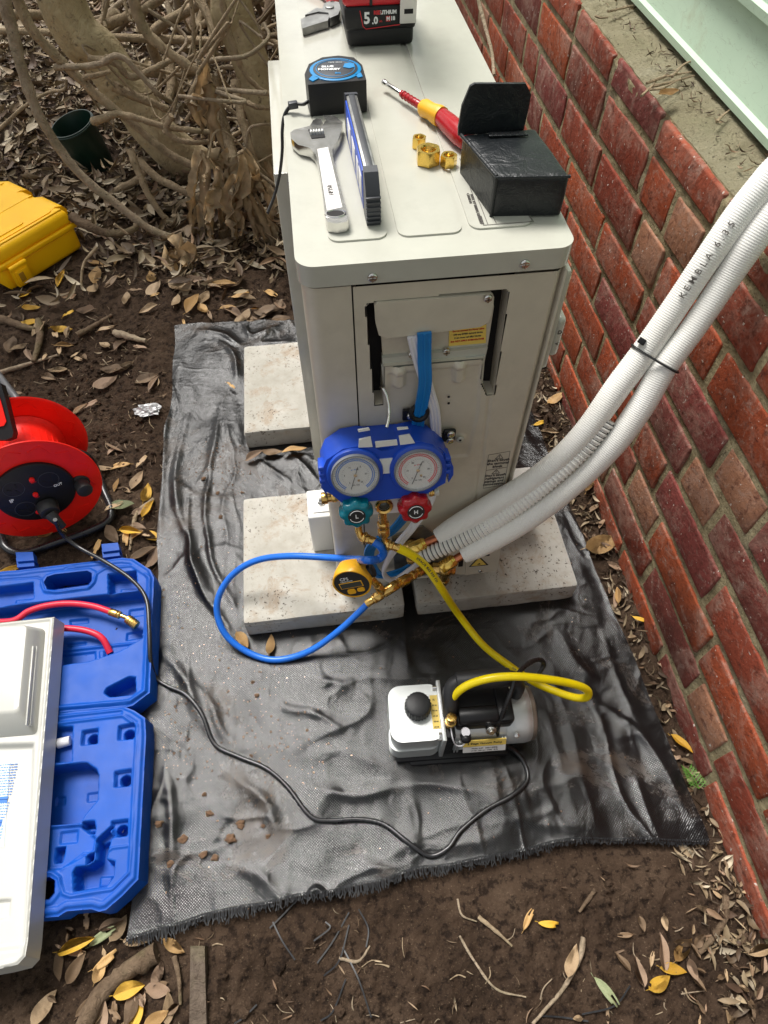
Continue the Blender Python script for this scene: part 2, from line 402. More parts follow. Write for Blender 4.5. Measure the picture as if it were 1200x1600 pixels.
def brick():
    n = tint_mat('red_brick', .8, .3, .18, 25, .45); t = n
    base = n.b.inputs['Base Color'].links[0].from_socket
    s = n.noise(9, 8, .75, dist=.8); k = n.mix(n.ramp(s, [(.47, 0), (.66, .6)]), base, (.40, .27, .21))
    s2 = n.noise(5, 6, .7); k = n.mix(n.ramp(s2, [(.52, 0), (.70, .75)]), k, (.075, .028, .022))
    st_ = n.noise(38, 8, .75, dist=1.0); k = n.mix(n.ramp(st_, [(.54, 0), (.66, .6)]), k, (.36, .27, .22)); k = n.mix(n.ramp(n.noise(55, 6, .7), [(.36, .7), (.46, 0)]), k, (.10, .03, .02)); pt_ = n.noise(34, 3, .5, dist=2.2); k = n.mix(n.ramp(pt_, [(.735, 0), (.75, .9)]), k, (.62, .58, .54)); sp = n.noise(130, 2, .5); k = n.mix(n.ramp(sp, [(.70, 0), (.73, .9)]), k, (.55, .48, .42))
    pit = n.noise(240, 3); k = n.mix(n.ramp(pit, [(.28, .8), (.34, 0)]), k, (.03, .012, .01))
    n.set(Base_Color=k); b = n.bump(n.noise(90, 6, .7), .7, .004); n.bump(pit, .3, .001, b); return n.m
M['brick'] = brick()
def mortar():
    n = NT('sandy_mortar'); k = n.ramp(n.noise(30, 8, .7), [(.3, (.20, .16, .09)), (.55, (.38, .32, .19)), (.75, (.50, .44, .29))])
    f = n.ramp(n.noise(8, 6, .7), [(.5, 0), (.7, .7)]); k = n.mix(f, k, (.11, .10, .085)); p = n.noise(200, 3, .6); k = n.mix(n.ramp(p, [(.3, .9), (.38, 0)]), k, (.05, .035, .02))
    n.set(Base_Color=k, Roughness=.95, Specular_IOR_Level=.1); b = n.bump(n.noise(180, 5, .75), .9, .004); n.bump(n.noise(35, 5, .7), .7, .012, b); return n.m
M['mortar'] = mortar()
def ledge():
    n = NT('weathered_ledge'); k = n.ramp(n.noise(14, 9, .72), [(.3, (.36, .31, .19)), (.52, (.56, .50, .33)), (.74, (.70, .65, .48))])
    k = n.mix(n.ramp(n.noise(7, 8, .7), [(.53, 0), (.68, .55)]), k, (.27, .25, .11)); k = n.mix(n.ramp(n.noise(22, 8, .75), [(.60, 0), (.72, .8)]), k, (.10, .08, .055)); p = n.noise(170, 4, .7); k = n.mix(n.ramp(p, [(.32, .9), (.40, 0)]), k, (.05, .04, .03))
    n.set(Base_Color=k, Roughness=.95, Specular_IOR_Level=.1); b = n.bump(n.noise(200, 5, .8), 1.0, .005); n.bump(n.noise(50, 6, .7), .8, .010, b); return n.m
M['ledge'] = ledge()
def board():
    n = NT('green_paint'); k = n.ramp(n.noise(6, 6, .6), [(.3, (.50, .66, .50)), (.7, (.58, .74, .57))])
    mp = n.n('ShaderNodeMapping'); mp.inputs['Scale'].default_value = (14, 3.2, 14); n.l(n.coord(), mp.inputs[0])
    v = n.n('ShaderNodeTexNoise'); v.inputs['Scale'].default_value = 3.2; v.inputs['Detail'].default_value = 3; v.inputs['Distortion'].default_value = 1.4; n.l(mp.outputs[0], v.inputs['Vector'])
    c = n.math('ABSOLUTE', n.math('SUBTRACT', v.outputs[0], .5)); cr = n.ramp(c, [(0, 1), (.006, 0)])
    k = n.mix(n.math('MULTIPLY', cr, .35), k, (.22, .26, .17)); g = n.noise(13, 8, .75); k = n.mix(n.ramp(g, [(.55, 0), (.75, .45)]), k, (.33, .31, .17))
    n.set(Base_Color=k, Roughness=.4); b = n.bump(cr, -.35, .0015); n.bump(n.noise(60, 4), .12, .002, b); return n.m
M['board'] = board()
def bark(name, a, b, sc=30):
    n = NT(name); k = n.ramp(n.noise(sc * .5, 8, .7, dist=.6), [(.3, a), (.7, b)]); k = n.mix(n.ramp(n.noise(sc * .2, 5, .6), [(.5, 0), (.7, .5)]), k, (.16, .15, .07))
    k = n.mix(n.ramp(n.noise(sc * 2, 5, .7), [(.3, .8), (.42, 0)]), k, (.045, .03, .02))
    n.set(Base_Color=k, Roughness=.85, Specular_IOR_Level=.2); bb = n.bump(n.noise(sc * 6, 5, .7), .5, .003); n.bump(n.noise(sc, 5, .65, dist=1.5), .8, .012, bb); return n.m
M['bark'] = bark('pale_bark', (.30, .225, .125), (.54, .44, .27), 24)
M['vine'] = bark('vine_bark', (.25, .185, .115), (.50, .385, .25), 60)
M['vine_pale'] = bark('pale_vine_bark', (.26, .20, .135), (.48, .38, .27), 60)
M['frond'] = plain('dry_frond', (.56, .43, .27), .7, var=.38, sc=22, bump=.5, bsc=120, spec=.2)
M['wood'] = bark('dead_wood', (.10, .065, .04), (.24, .17, .11), 70)
M['peg'] = bark('timber_board', (.10, .075, .055), (.17, .13, .10), 60)
def pipe_mat():
    n = NT('pipe_insulation'); n.set(Base_Color=n.ramp(n.noise(9, 5), [(.3, (.80, .78, .72)), (.7, (.88, .87, .83))]), Roughness=.5, Subsurface_Weight=.0); n.bump(n.noise(500, 2), .15, .0006); return n.m
M['insul'] = pipe_mat()
def leafm(name, c, c2):
    n = NT(name); k = n.ramp(n.noise(45, 6, .7), [(.3, c), (.68, c2)]); k = n.mix(n.ramp(n.noise(160, 3, .6), [(.66, 0), (.72, .7)]), k, (.05, .03, .02))
    n.set(Base_Color=k, Roughness=.48, Specular_IOR_Level=.4); n.bump(n.noise(140, 4), .3, .002); return n.m
LM = {'yellow': leafm('leaf_yellow', (.62, .33, .02), (.74, .47, .06)), 'ochre': leafm('leaf_ochre', (.46, .25, .08), (.58, .38, .16)),
      'tan': leafm('leaf_tan', (.34, .225, .125), (.48, .345, .20)), 'brown': leafm('leaf_brown', (.16, .10, .055), (.26, .17, .095)),
      'pink': leafm('leaf_pinkish', (.27, .175, .11), (.38, .255, .165)), 'green': leafm('leaf_green', (.17, .22, .10), (.33, .34, .19)), 'fresh': leafm('leaf_fresh', (.06, .17, .015), (.14, .30, .03))}
# ================================================================ SETTING
MATQ = [PZ(275, 510), PZ(203, 1470), PZ(1107, 1310), Vector((.50, .88, 0))]       # back-left, front-left, front-right, back-right
def matpt(u, v):        # u left-right, v front-back
    a = MATQ[1].lerp(MATQ[2], u); b = MATQ[0].lerp(MATQ[3], u); return a.lerp(b, v)
# ---- soil
def axis(a, b, fa, fb, step, far):
    mid = np.arange(fa, fb, step); lo = fa - np.geomspace(step, fa - a, far)[::-1]; hi = fb + np.geomspace(step, b - fb, far); return np.concatenate([lo, mid, hi])
gx = axis(-40, 40, -1.4, .70, .0055, 50); gy = axis(-30, 50, -.85, 1.7, .0055, 70)
X, Y = np.meshgrid(gx, gy)
Q = [(p.x, p.y) for p in MATQ]
sm = sdf(X, Y, Q)
und = sstep(sm, -.02, .05)
H = fbm(X, Y, 3.2, 4, 3) * .05 + fbm(X, Y, 16, 4, 4) * .022 + np.abs(fbm(X, Y, 45, 3, 5)) * .026 + fbm(X, Y, 90, 2, 6) * .006
near = np.exp(-((np.abs(X) / 3) ** 4 + (np.abs(Y - .5) / 4) ** 4))
H = H * near * und + (und - 1) * .012 - .002 - .006 * und
H += .03 * sstep(X, .5, .6) * sstep(Y, -.9, 1.5) * und + .05 * sstep(Y, 1.2, 3.0) * near
def soil_z(x, y):
    i = min(max(np.searchsorted(gx, x), 1), len(gx) - 1); j = min(max(np.searchsorted(gy, y), 1), len(gy) - 1); return float(max(H[j, i], H[j - 1, i - 1]))
grid_mesh('ground', np.stack([X, Y, H], -1), M['soil'], keep=True, kind='structure')
# ---- weed mat
def dline2(X, Y, pts):
    P = np.array([(p[0], p[1]) for p in pts]); seg = np.linalg.norm(P[1:] - P[:-1], axis=1); cum = np.concatenate([[0], np.cumsum(seg)]); D = np.full(X.shape, 1e9); Tt = np.zeros(X.shape)
    for i in range(len(P) - 1):
        a, b = P[i], P[i + 1]; e = b - a; wx = X - a[0]; wy = Y - a[1]; t = np.clip((wx * e[0] + wy * e[1]) / (e @ e + 1e-12), 0, 1); d = (wx - e[0] * t) ** 2 + (wy - e[1] * t) ** 2
        m = d < D; D = np.where(m, d, D); Tt = np.where(m, (cum[i] + t * seg[i]) / cum[-1], Tt)
    return np.sqrt(D), Tt
def folds(X, Y):
    Z = fbm(X, Y, 7, 3, 11) * .010 + fbm(X * 1.0, Y * .45, 15, 3, 12) * .006
    L = [ # px polyline, height, width
        ([(300, 640), (272, 760), (300, 860), (345, 960), (372, 1010)], .017, .022), ([(345, 640), (330, 720), (300, 770)], .012, .018),
        ([(292, 770), (296, 850), (322, 930), (360, 985)], .014, .012), ([(330, 700), (320, 800), (335, 880), (375, 960)], .012, .014),
        ([(290, 1060), (330, 1100), (352, 1150), (430, 1185)], .008, .02), ([(240, 1010), (285, 1060), (330, 1160)], .010, .02), ([(272, 590), (258, 700), (246, 860)], .011, .018),
        ([(330, 530), (370, 560), (372, 600)], .016, .016), ([(300, 520), (350, 530), (380, 545)], .016, .02), ([(430, 520), (410, 540), (460, 538)], .015, .018), ([(380, 510), (400, 530), (440, 512)], .016, .014),
        ([(370, 870), (400, 900), (420, 1000)], .006, .012), ([(480, 1060), (560, 1080), (580, 1120), (480, 1160)], .007, .018),
        ([(480, 1190), (540, 1180), (620, 1220), (520, 1250)], .008, .02), ([(460, 1230), (560, 1250), (660, 1230), (760, 1250)], .006, .016),
        ([(350, 1210), (420, 1260), (440, 1330)], .009, .022), ([(250, 1180), (270, 1280), (285, 1400)], .010, .022), ([(350, 1350), (420, 1380), (480, 1440)], .008, .02),
        ([(480, 1430), (500, 1390), (520, 1410)], .010, .010), ([(860, 980), (900, 1040), (960, 1080)], .007, .022), ([(930, 980), (990, 1110), (1040, 1230)], .007, .02),
        ([(1000, 1210), (1040, 1330)], .010, .016), ([(940, 1100), (1020, 1170), (1085, 1290)], .008, .018), ([(740, 1240), (820, 1290), (940, 1300)], .006, .02),
        ([(880, 800), (925, 880), (950, 960)], .012, .014), ([(850, 700), (880, 790)], .014, .016), ([(640, 985), (645, 1050)], .005, .012), ([(560, 1340), (640, 1380)], .006, .02),
        ([(620, 1310), (700, 1330), (800, 1300)], .005, .02), ([(430, 1100), (520, 1130), (560, 1180)], .006, .016), ([(440, 700), (480, 740), (500, 760)], .007, .014), ([(400, 720), (450, 760)], .006, .014)]
    wx, wy = fbm(X, Y, 5, 3, 50) * .05, fbm(X, Y, 5, 3, 51) * .05
    for k, (pl, h, w) in enumerate(L):
        cp = catmull([Vector((*PZ(*p).xy, 0)) for p in pl], 5); d, t = dline2(X + wx * .6, Y + wy * .6, cp); w = w * .62
        Z += .50 * h * (np.sin(np.pi * np.clip(t, .02, .98)) ** .7) * (1 + ((d / w) ** 2)) ** -1.6 * (1 + 1.4 * fbm(X, Y, 12, 2, k + 80))
    for k, (sx, sy, a_) in enumerate([(7, 2.6, .0075), (3.2, 8, .005), (15, 6, .0032), (7, 17, .0026)]):          # fine connected creases
        n_ = fbm(X + wx, Y + wy, 1, 1, 95 + k) * 0 + fbm((X + wx * 1.5) * sx, (Y + wy * 1.5) * sy, 1, 3, 96 + k); m_ = sstep(fbm(X, Y, 3.5, 2, 110 + k), -.12, .18)
        Z += .42 * a_ * np.maximum(0, 1 - np.abs(n_) * 9) ** 2 * m_
    return Z
NU, NV = 420, 620
u = np.linspace(0, 1, NU); v = np.linspace(0, 1, NV); U, V = np.meshgrid(u, v)
A = np.array([list(p) for p in MATQ])
Pm = (A[1] * (1 - U[..., None]) + A[2] * U[..., None]) * (1 - V[..., None]) + (A[0] * (1 - U[..., None]) + A[3] * U[..., None]) * V[..., None]
wob = fbm(U * 1.0, V, 7, 3, 21) * .03
Pm[..., 0] += wob * (np.exp(-(U / .06) ** 2) - np.exp(-((1 - U) / .06) ** 2) * .8)
Pm[..., 1] += fbm(U, V, 5, 3, 22) * .03 * np.exp(-(V / .05) ** 2) - .03 * np.sin(U * 3.1) * np.exp(-(V / .2) ** 2) * -1 + fbm(U, V, 9, 3, 23) * .04 * np.exp(-((1 - V) / .05) ** 2)
Zf = folds(Pm[..., 0], Pm[..., 1])
PAV = [[PZ(*q, .06) for q in ((379, 975), (633, 943), (626, 785), (379, 785))], [PZ(*q, .06) for q in ((652, 943), (905, 915), (870, 790), (636, 790))]]
x0, x1 = PAV[0][0].x, PAV[0][1].x; yf = PAV[0][0].y; ySz = x1 - x0
pav_rects = [(x0, yf, x1, yf + .295), (PAV[1][0].x, yf, PAV[1][1].x, yf + .30), (x0 + .002, .445, x0 + .312, .745), (PAV[1][0].x + .01, .45, PAV[1][0].x + .31, .745)]
damp = np.ones_like(Zf)
for r in pav_rects: damp *= sstep(sdf(Pm[..., 0], Pm[..., 1], [(r[0], r[1]), (r[2], r[1]), (r[2], r[3]), (r[0], r[3])]), -.005, .03)
damp *= 1 - .85 * np.exp(-(((Pm[..., 0] - .2) / .17) ** 4 + ((Pm[..., 1] + .25) / .09) ** 4))
def matz0(Z): return .004 + np.maximum(Z, -.004) * damp
Pm[..., 2] = matz0(Zf) + .001
def mat_z(x, y):
    k = np.argmin((Pm[::4, ::4, 0] - x) ** 2 + (Pm[::4, ::4, 1] - y) ** 2); return float(Pm[::4, ::4, 2].ravel()[k])
wm = thing('weed_mat', 'wrinkled black woven weed mat laid on the soil under the pavers and pump', 'ground cover', Vector((.08, .2, 0)))
mesh = grid_mesh('woven_sheet', Pm, M['tarp'], wm)
M['strand'] = plain('tarp_strand', (.014, .0145, .016), .42, var=.6, sc=200, spec=.35)
fr = MB()
for k in range(640):
    uu = k / 640 + random.uniform(-.0008, .0008); i = min(int(uu * (NU - 1)), NU - 1); p = Vector(Pm[0, i]); L = .004 + .013 * abs(noise.noise(Vector((uu * 9, 0, 0)))) + random.random() ** 2 * .008
    if uu > .72: L *= .6
    fr.ribbon([p + Vector((0, .004, .0005)), p + Vector((random.uniform(-.002, .002), -L * .5, -.001)), p + Vector((random.uniform(-.004, .004), -L, -.003 + random.random() * .002))], .0013, .0003, (0, 0, 1), sm=0)
done(fr, 'frayed_edge', M['strand'], wm, flat=True)
# ---- pavers
lab = ['stained concrete paver at front left, blue hose looping over its corner', 'speckled concrete paver at front right under the pipe ends', 'brown stained concrete paver at the back left beside the unit', 'concrete paver behind the unit on the wall side, almost hidden']
for r, lb in zip(pav_rects, lab):
    b = MB(); t = bmesh.new(); bmesh.ops.create_cube(t, size=1)
    for q in t.verts: q.co = Vector(((r[0] + r[2]) / 2 + q.co.x * (r[2] - r[0]), (r[1] + r[3]) / 2 + q.co.y * (r[3] - r[1]), .032 + q.co.z * .056))
    bmesh.ops.subdivide_edges(t, edges=t.edges, cuts=40, use_grid_fill=True)
    cx, cy = (r[0] + r[2]) / 2, (r[1] + r[3]) / 2
    for q in t.verts:
        nn = noise.noise(q.co * 18) * .0018 + noise.noise(q.co * 60) * .0008
        d = Vector((max(abs(q.co.x - cx) - (r[2] - r[0]) / 2 + .012, 0) * (1 if q.co.x > cx else -1), max(abs(q.co.y - cy) - (r[3] - r[1]) / 2 + .012, 0) * (1 if q.co.y > cy else -1), max(abs(q.co.z - .032) - .018, 0) * (1 if q.co.z > .032 else -1)))
        if d.length > .012: q.co -= d * ((d.length - .011) / d.length) * .55
        q.co += Vector((0, 0, nn)) if q.co.z > .05 else Vector((nn, nn, 0))
    b.add(t); done(b, 'concrete_paver', M['concrete'], label=lb, cat='paver', group='concrete pavers under the unit', ang=50)
# ---- brick wall
XW = .590; Y0, Y1 = -1.25, 3.4
lines = [.728, .645, .560, .473, .390, .310, .222, .137, .052, -.035]
bw = thing('brick_wall', 'red brick wall with sandy crumbling mortar running along the right side', 'wall', Vector((XW, .5, 0)))
b = MB(); tints = []
pal = [(.36, .078, .032), (.39, .090, .036), (.32, .066, .030), (.37, .080, .033), (.43, .105, .042), (.26, .054, .030), (.33, .078, .040), (.30, .066, .036), (.21, .055, .042), (.25, .062, .052)]
bmw = bmesh.new(); cl = bmw.loops.layers.float_color.new('tint')
for k in range(len(lines) - 1):
    zt, zb = lines[k] - .0068, lines[k + 1] + .0068
    if k == 0: zt = .700
    y = Y0 + (.0, .115, .06, .17, .03, .14, .09, .19, .05)[k] + (.205 - .62 if k == 0 else 0)
    if k == 0: y = -1.405 + .0
    rr = random.Random(k * 5 + 2)
    while y < Y1:
        L = .218 if k == 0 or rr.random() > .22 else .104
        L += rr.uniform(-.008, .008); y2 = y + L
        t = bmesh.new(); bmesh.ops.create_cube(t, size=1); jit = rr.uniform(-.0022, .0006)
        for q in t.verts: q.co = Vector((XW + .05 + q.co.x * .1 + jit, (y + y2) / 2 + q.co.y * (L - rr.uniform(0, .003)), (zt + zb) / 2 + q.co.z * (zt - zb) + rr.uniform(-.0015, .0015)))
        if k == 0:
            for q in t.verts:
                if q.co.z > .69 and q.co.x < XW + .02: q.co.x += rr.uniform(0, .006); q.co.z -= rr.uniform(0, .006)
        bmesh.ops.bevel(t, geom=t.edges[:], offset=.0035, segments=3, affect='EDGES', profile=.5)
        me = bpy.data.meshes.new('t'); t.to_mesh(me); t.free(); n0 = len(bmw.faces); bmw.from_mesh(me); bpy.data.meshes.remove(me); bmw.faces.ensure_lookup_table()
        c = rr.choice(pal); s = rr.uniform(.85, 1.12); c = (c[0] * s, c[1] * s, c[2] * s, 1)
        if L < .15 and rr.random() < .5: c = (.40, .19, .11, 1)
        for f in bmw.faces[n0:]:
            f.smooth = True
            for l in f.loops: l[cl] = c
        y = y2 + .0125
me = bpy.data.meshes.new('bricks'); bmw.to_mesh(me); bmw.free(); link_mesh('brickwork', me, M['brick'], bw)
yy = np.arange(-1.25, 3.4, .006); zz = np.concatenate([np.arange(-.06, .702, .0055)])
Yg, Zg = np.meshgrid(yy, zz); D = fbm(Yg, Zg, 40, 4, 31) * .0055 + fbm(Yg, Zg, 5, 3, 32) * .003
P = np.stack([XW + .0022 - np.minimum(D, .0012) + np.where(Zg > .69, .006, 0), Yg, np.minimum(Zg, .701)], -1)
ly = P[-1]                                  # run on over the ledge
led = []
for k in range(1, 26):
    q = ly.copy(); d = k * .006; q[:, 0] = XW + .012 + d; q[:, 2] = .701 + fbm(q[:, 1], q[:, 0] + 7, 26, 4, 33) * .009 + .004 * min(k / 3, 1) + .0016 * k * .4; led.append(q)
grid_mesh('ledge_mortar', np.stack([P[-1]] + led), M['ledge'], bw)
grid_mesh('mortar_bed', P, M['mortar'], bw)
b = MB(); b.box((XW + .03, Y0 - .1, -.1), (XW + .24, Y1, .69)); done(b, 'wall_core', M['mortar'], bw, flat=True)
# ---- weatherboards
wb = thing('weatherboard_wall', 'pale green painted weatherboard cladding above the brick ledge', 'wall', Vector((.68, .5, .715)))
for k in range(16):
    z = .722 + k * .108; b = MB(); x = .668
    prof = [(x, z), (x - .001, z + .011), (x + .0045, z + .016), (x + .018, z + .118), (x + .030, z + .118), (x + .022, z)]
    rg = [[Vector((px_, y, pz_ + .0025 * math.sin(y * 1.3 + k))) for px_, pz_ in prof] for y in np.linspace(Y0 - .1, Y1, 50)]
    b.rings(rg); done(b, 'board', M['board'], wb, ang=20)
b = MB(); b.box((.700, Y0 - .08, .69), (.80, Y1 - .01, 2.5)); done(b, 'wall_frame', M['peg'], wb, flat=True)
# ---- trees
def skin_tube(b, pts, rads, n=14, sm=6, seed=0, rough=.12):
    P = catmull(pts, sm); L = len(P); R = []
    for i in range(L):
        t = i / (L - 1) * (len(rads) - 1); k = min(int(t), len(rads) - 2); R.append(rads[k] * (1 - (t - k)) + rads[k + 1] * (t - k))
    rings = []; nrm = None
    for i, p in enumerate(P):
        tg = (P[min(i + 1, L - 1)] - P[max(i - 1, 0)]).normalized()
        nrm = tg.orthogonal().normalized() if nrm is None else (nrm - tg * nrm.dot(tg)).normalized(); bn = tg.cross(nrm); row = []
        for k in range(n):
            d = nrm * math.cos(2 * math.pi * k / n) + bn * math.sin(2 * math.pi * k / n); q = p + d * R[i]
            row.append(q + d * R[i] * rough * 2 * noise.noise(q * (1.6 / max(R[i], .006) * .35) + Vector((seed, 0, 0))))
        rings.append(row)
    b.rings(rings)
def unseen_crown(root, c, n, seed):  # tree foliage out of view, shaped and placed for the shade it casts
    r = random.Random(seed); bm = bmesh.new()
    for i in range(n):
        th = r.uniform(0, 6.283); ph = math.acos(r.uniform(-1, 1)); q = r.uniform(.35, 1) ; cl_ = noise.noise(Vector((math.cos(th) * 2, math.sin(th) * 2, ph * 2 + seed)))
        p = Vector(c) + Vector((math.sin(ph) * math.cos(th) * 1.3, math.sin(ph) * math.sin(th) * 1.2, math.cos(ph) * .7)) * q * (1 + cl_ * .5)
        R = Euler((r.uniform(-.8, .8), r.uniform(-.8, .8), r.uniform(0, 6.28))).to_matrix(); L = r.uniform(.06, .11)
        vs = [bm.verts.new(p + R @ Vector(a) * L) for a in ((-1, 0, 0), (-.3, .3, .06), (.5, .25, .05), (1, 0, -.1), (.5, -.25, .05), (-.3, -.3, .06))]
        bm.faces.new(vs[:4]); bm.faces.new((vs[0], vs[3], vs[4], vs[5]))
    me = bpy.data.meshes.new('unseen_crown'); bm.to_mesh(me); bm.free(); link_mesh('unseen_crown', me, LM['green'], root)
def tree(lb, pts, rads, limbs, cc, seed, n):
    t = thing('tree', lb, 'tree', Vector((pts[0].x, pts[0].y, 0))); b = MB(); skin_tube(b, pts, rads, 22, 8, seed, .10)
    # knots
    for f, s in ((.3, .5), (.55, .45), (.72, .6)):
        P = catmull(pts, 8); p = P[int(f * (len(P) - 1))]; d = (CAM - p).normalized(); r = rads[0] * .75; b.ball(p + d * r * .62, r * s, (1, 1, 1), 2)
    done(b, 'trunk', M['bark'], t, ang=80)
    for l, r in limbs:
        b = MB(); skin_tube(b, l, r, 10, 6, seed + 3, .1); done(b, 'limb', M['bark'], t, ang=80)
    unseen_crown(t, cc, n, seed); return t
a = [PZ(325, 275, .0), PY(268, 232, 1.72), PY(215, 165, 1.75), PY(160, 90, 1.78), PY(95, 0, 1.8)]
tip = a[-1] + (a[-1] - a[-2]) * 1.0 + Vector((.05, .1, .45)); tip2 = tip + Vector((-.25, .3, 1.0))
tree('thick pale trunk leaning left above the green pot, vines twisting round it', a + [tip, tip2], [.075, .072, .068, .07, .066, .055, .03],
     [([tip, tip + Vector((.3, .1, .6)), tip + Vector((.5, .2, 1.3))], [.05, .035, .02]), ([tip2, tip2 + Vector((-.3, -.1, .5)), tip2 + Vector((-.5, -.1, .9))], [.03, .02, .012])], tip2 + Vector((-1.1, .2, .6)), 5, 900)
a = [PZ(428, 285, .0), PY(416, 200, 1.62), PY(396, 110, 1.66), PY(372, 40, 1.7), PY(360, 0, 1.7)]
tip = a[-1] + (a[-1] - a[-2]) * 1.2 + Vector((.05, .1, .4)); tip2 = tip + Vector((.2, .3, .9))
tree('greenish upright trunk just behind the left edge of the outdoor unit', a + [tip, tip2], [.055, .050, .058, .062, .058, .045, .025],
     [([tip, tip + Vector((-.3, .2, .6)), tip + Vector((-.4, .3, 1.2))], [.04, .03, .015])], tip2 + Vector((.6, 1.2, .7)), 9, 600)
# ---- vines
VN = 0
def vine(pts, r, mat='vine', lb=None, g='tangled vine stems between the trunks', taper=.7, seed=0):
    global VN; VN += 1
    P = [PY(p[0], p[1], p[2]) for p in pts] if not isinstance(pts[0], Vector) else pts
    for p in P: p.z = max(p.z, soil_z(p.x, p.y) + r * .6)
    b = MB(); skin_tube(b, P, [r, r * (1 + taper) / 2, r * taper], 9, 6, VN * 1.7, .16)
    far = sum(p.y for p in P) / len(P) > 2.0
    dl = '%s %s vine stem %s' % ('thick' if r > .012 else 'slender' if r > .006 else 'wiry thin', {'vine': 'grey', 'vine_pale': 'pale tan', 'wood': 'dark brown'}[mat], 'far back behind the tree trunks' if far else 'in the tangle around the tree trunks')
    done(b, 'vine_stem', M[mat], label=lb or dl, cat='vine', group=(dl + 's').replace('stem ', 'stems ').rstrip('s') if lb is None else None, ang=80)
vine([(6, -60, 1.38), (8, 0, 1.38), (22, 60, 1.38), (35, 110, 1.37), (52, 160, 1.36), (75, 205, 1.35), (105, 250, 1.34), (145, 290, 1.33), (190, 325, 1.32), (240, 360, 1.31), (300, 382, 1.30)], .0155, 'vine_pale', 'longest pale vine sweeping from the top left corner down past the pot')
vine([(15, -40, 1.55), (28, 0, 1.55), (50, 45, 1.55), (85, 85, 1.55), (112, 112, 1.55), (160, 155, 1.54), (215, 200, 1.53), (262, 238, 1.52), (318, 268, 1.5)], .015, 'vine', 'grey vine crossing over the leaning trunk diagonally')
vine([(205, -40, 1.5), (210, 0, 1.5), (222, 40, 1.5), (255, 75, 1.5), (290, 100, 1.5), (330, 122, 1.5)], .016, 'vine', 'stout grey vine curving from the top edge to the hanging dry fronds')
vine([(85, 105, 1.55), (150, 102, 1.52), (185, 87, 1.5), (215, 112, 1.5), (245, 145, 1.5), (268, 160, 1.55)], .009, 'vine_pale', 'pale vine lying across the leaning trunk with a raised bend')
vine([(128, 122, 1.55), (150, 118, 1.53), (172, 112, 1.55)], .008)
vine([(140, 92, 1.62), (180, 98, 1.6), (205, 120, 1.6), (245, 105, 1.6), (270, 92, 1.62)], .011)
vine([(140, 50, 1.9), (185, 32, 1.9), (230, 12, 1.9), (260, -10, 1.9)], .016, 'vine')
vine([(130, 52, 2.0), (165, 38, 1.98), (185, 20, 1.98)], .026, 'vine', 'short thick broken branch stub at the top left of the trunk')
vine([(145, 190, 1.52), (165, 184, 1.5), (185, 178, 1.5), (215, 185, 1.5), (260, 198, 1.5), (335, 208, 1.5)], .011, 'vine')
vine([(268, 180, 1.47), (260, 200, 1.47), (272, 215, 1.47), (295, 222, 1.47), (325, 222, 1.5)], .010, 'vine', 'hooked grey vine bending back under the trunk beside the fronds')
vine([(203, 233, 1.5), (215, 265, 1.47), (235, 310, 1.44), (262, 345, 1.42), (285, 365, 1.4)], .012, 'vine', 'dark root running down from the trunk base to the leaf litter')
vine([(215, 250, 1.6), (250, 280, 1.55), (300, 305, 1.5), (330, 330, 1.48)], .013)
vine([(170, 305, 1.6), (215, 280, 1.6), (230, 262, 1.62)], .013)
vine([(255, 335, 1.5), (285, 320, 1.5), (315, 305, 1.5)], .017)
vine([(295, -20, 1.6), (302, 30, 1.6), (304, 80, 1.6), (322, 100, 1.58)], .006)
vine([(300, -20, 1.75), (325, 20, 1.7), (333, 60, 1.65), (328, 95, 1.6)], .016)
vine([(345, -10, 1.5), (358, 50, 1.5), (380, 110, 1.5), (405, 138, 1.5), (430, 152, 1.5)], .009)
vine([(318, 96, 1.45), (345, 92, 1.45), (382, 88, 1.45), (408, 72, 1.45), (420, 55, 1.5), (412, 36, 1.55)], .0065, 'vine_pale', 'thin pinkish vine looping round the trunk behind the unit')
vine([(386, 160, 1.5), (405, 168, 1.48), (428, 168, 1.5)], .008)
vine([(385, 250, 1.45), (388, 205, 1.45), (405, 195, 1.45), (430, 194, 1.5)], .0045, 'vine_pale')
vine([(368, 125, 1.55), (376, 180, 1.5), (392, 235, 1.45), (412, 288, 1.42)], .014)
vine([(335, 120, 1.7), (345, 180, 1.65), (360, 230, 1.6), (372, 270, 1.5)], .02, 'vine')
vine([(176, 134, 1.6), (215, 152, 1.6), (262, 170, 1.62)], .015)
vine([(178, 350, 1.12), (200, 366, 1.12)], .004)
vine([(112, 338, 1.33), (135, 352, 1.30), (165, 364, 1.29), (200, 362, 1.28), (216, 352, 1.29)], .015, 'wood', 'dark curved branch lying between the yellow case and the long vine', taper=.5)
vine([(152, 386, 1.2), (132, 410, 1.16), (127, 440, 1.12), (131, 456, 1.1)], .0045, 'vine')
vine([(-5, 205, 1.9), (40, 165, 1.9), (75, 145, 1.9), (100, 140, 1.88), (104, 124, 1.88)], .006)
vine([(265, 98, 1.75), (268, 130, 1.7), (264, 158, 1.65)], .017, 'vine', 'sawn off vertical vine stub in the middle of the tangle')
vine([(235, 165, 1.75), (250, 125, 1.75), (258, 85, 1.75)], .007)
vine([(740, -30, 1.3), (755, 30, 1.2), (768, 80, 1.1), (772, 118, 1.0)], .005, 'vine_pale', 'thin pale twig standing between the unit and the brick wall')
rv = random.Random(12)
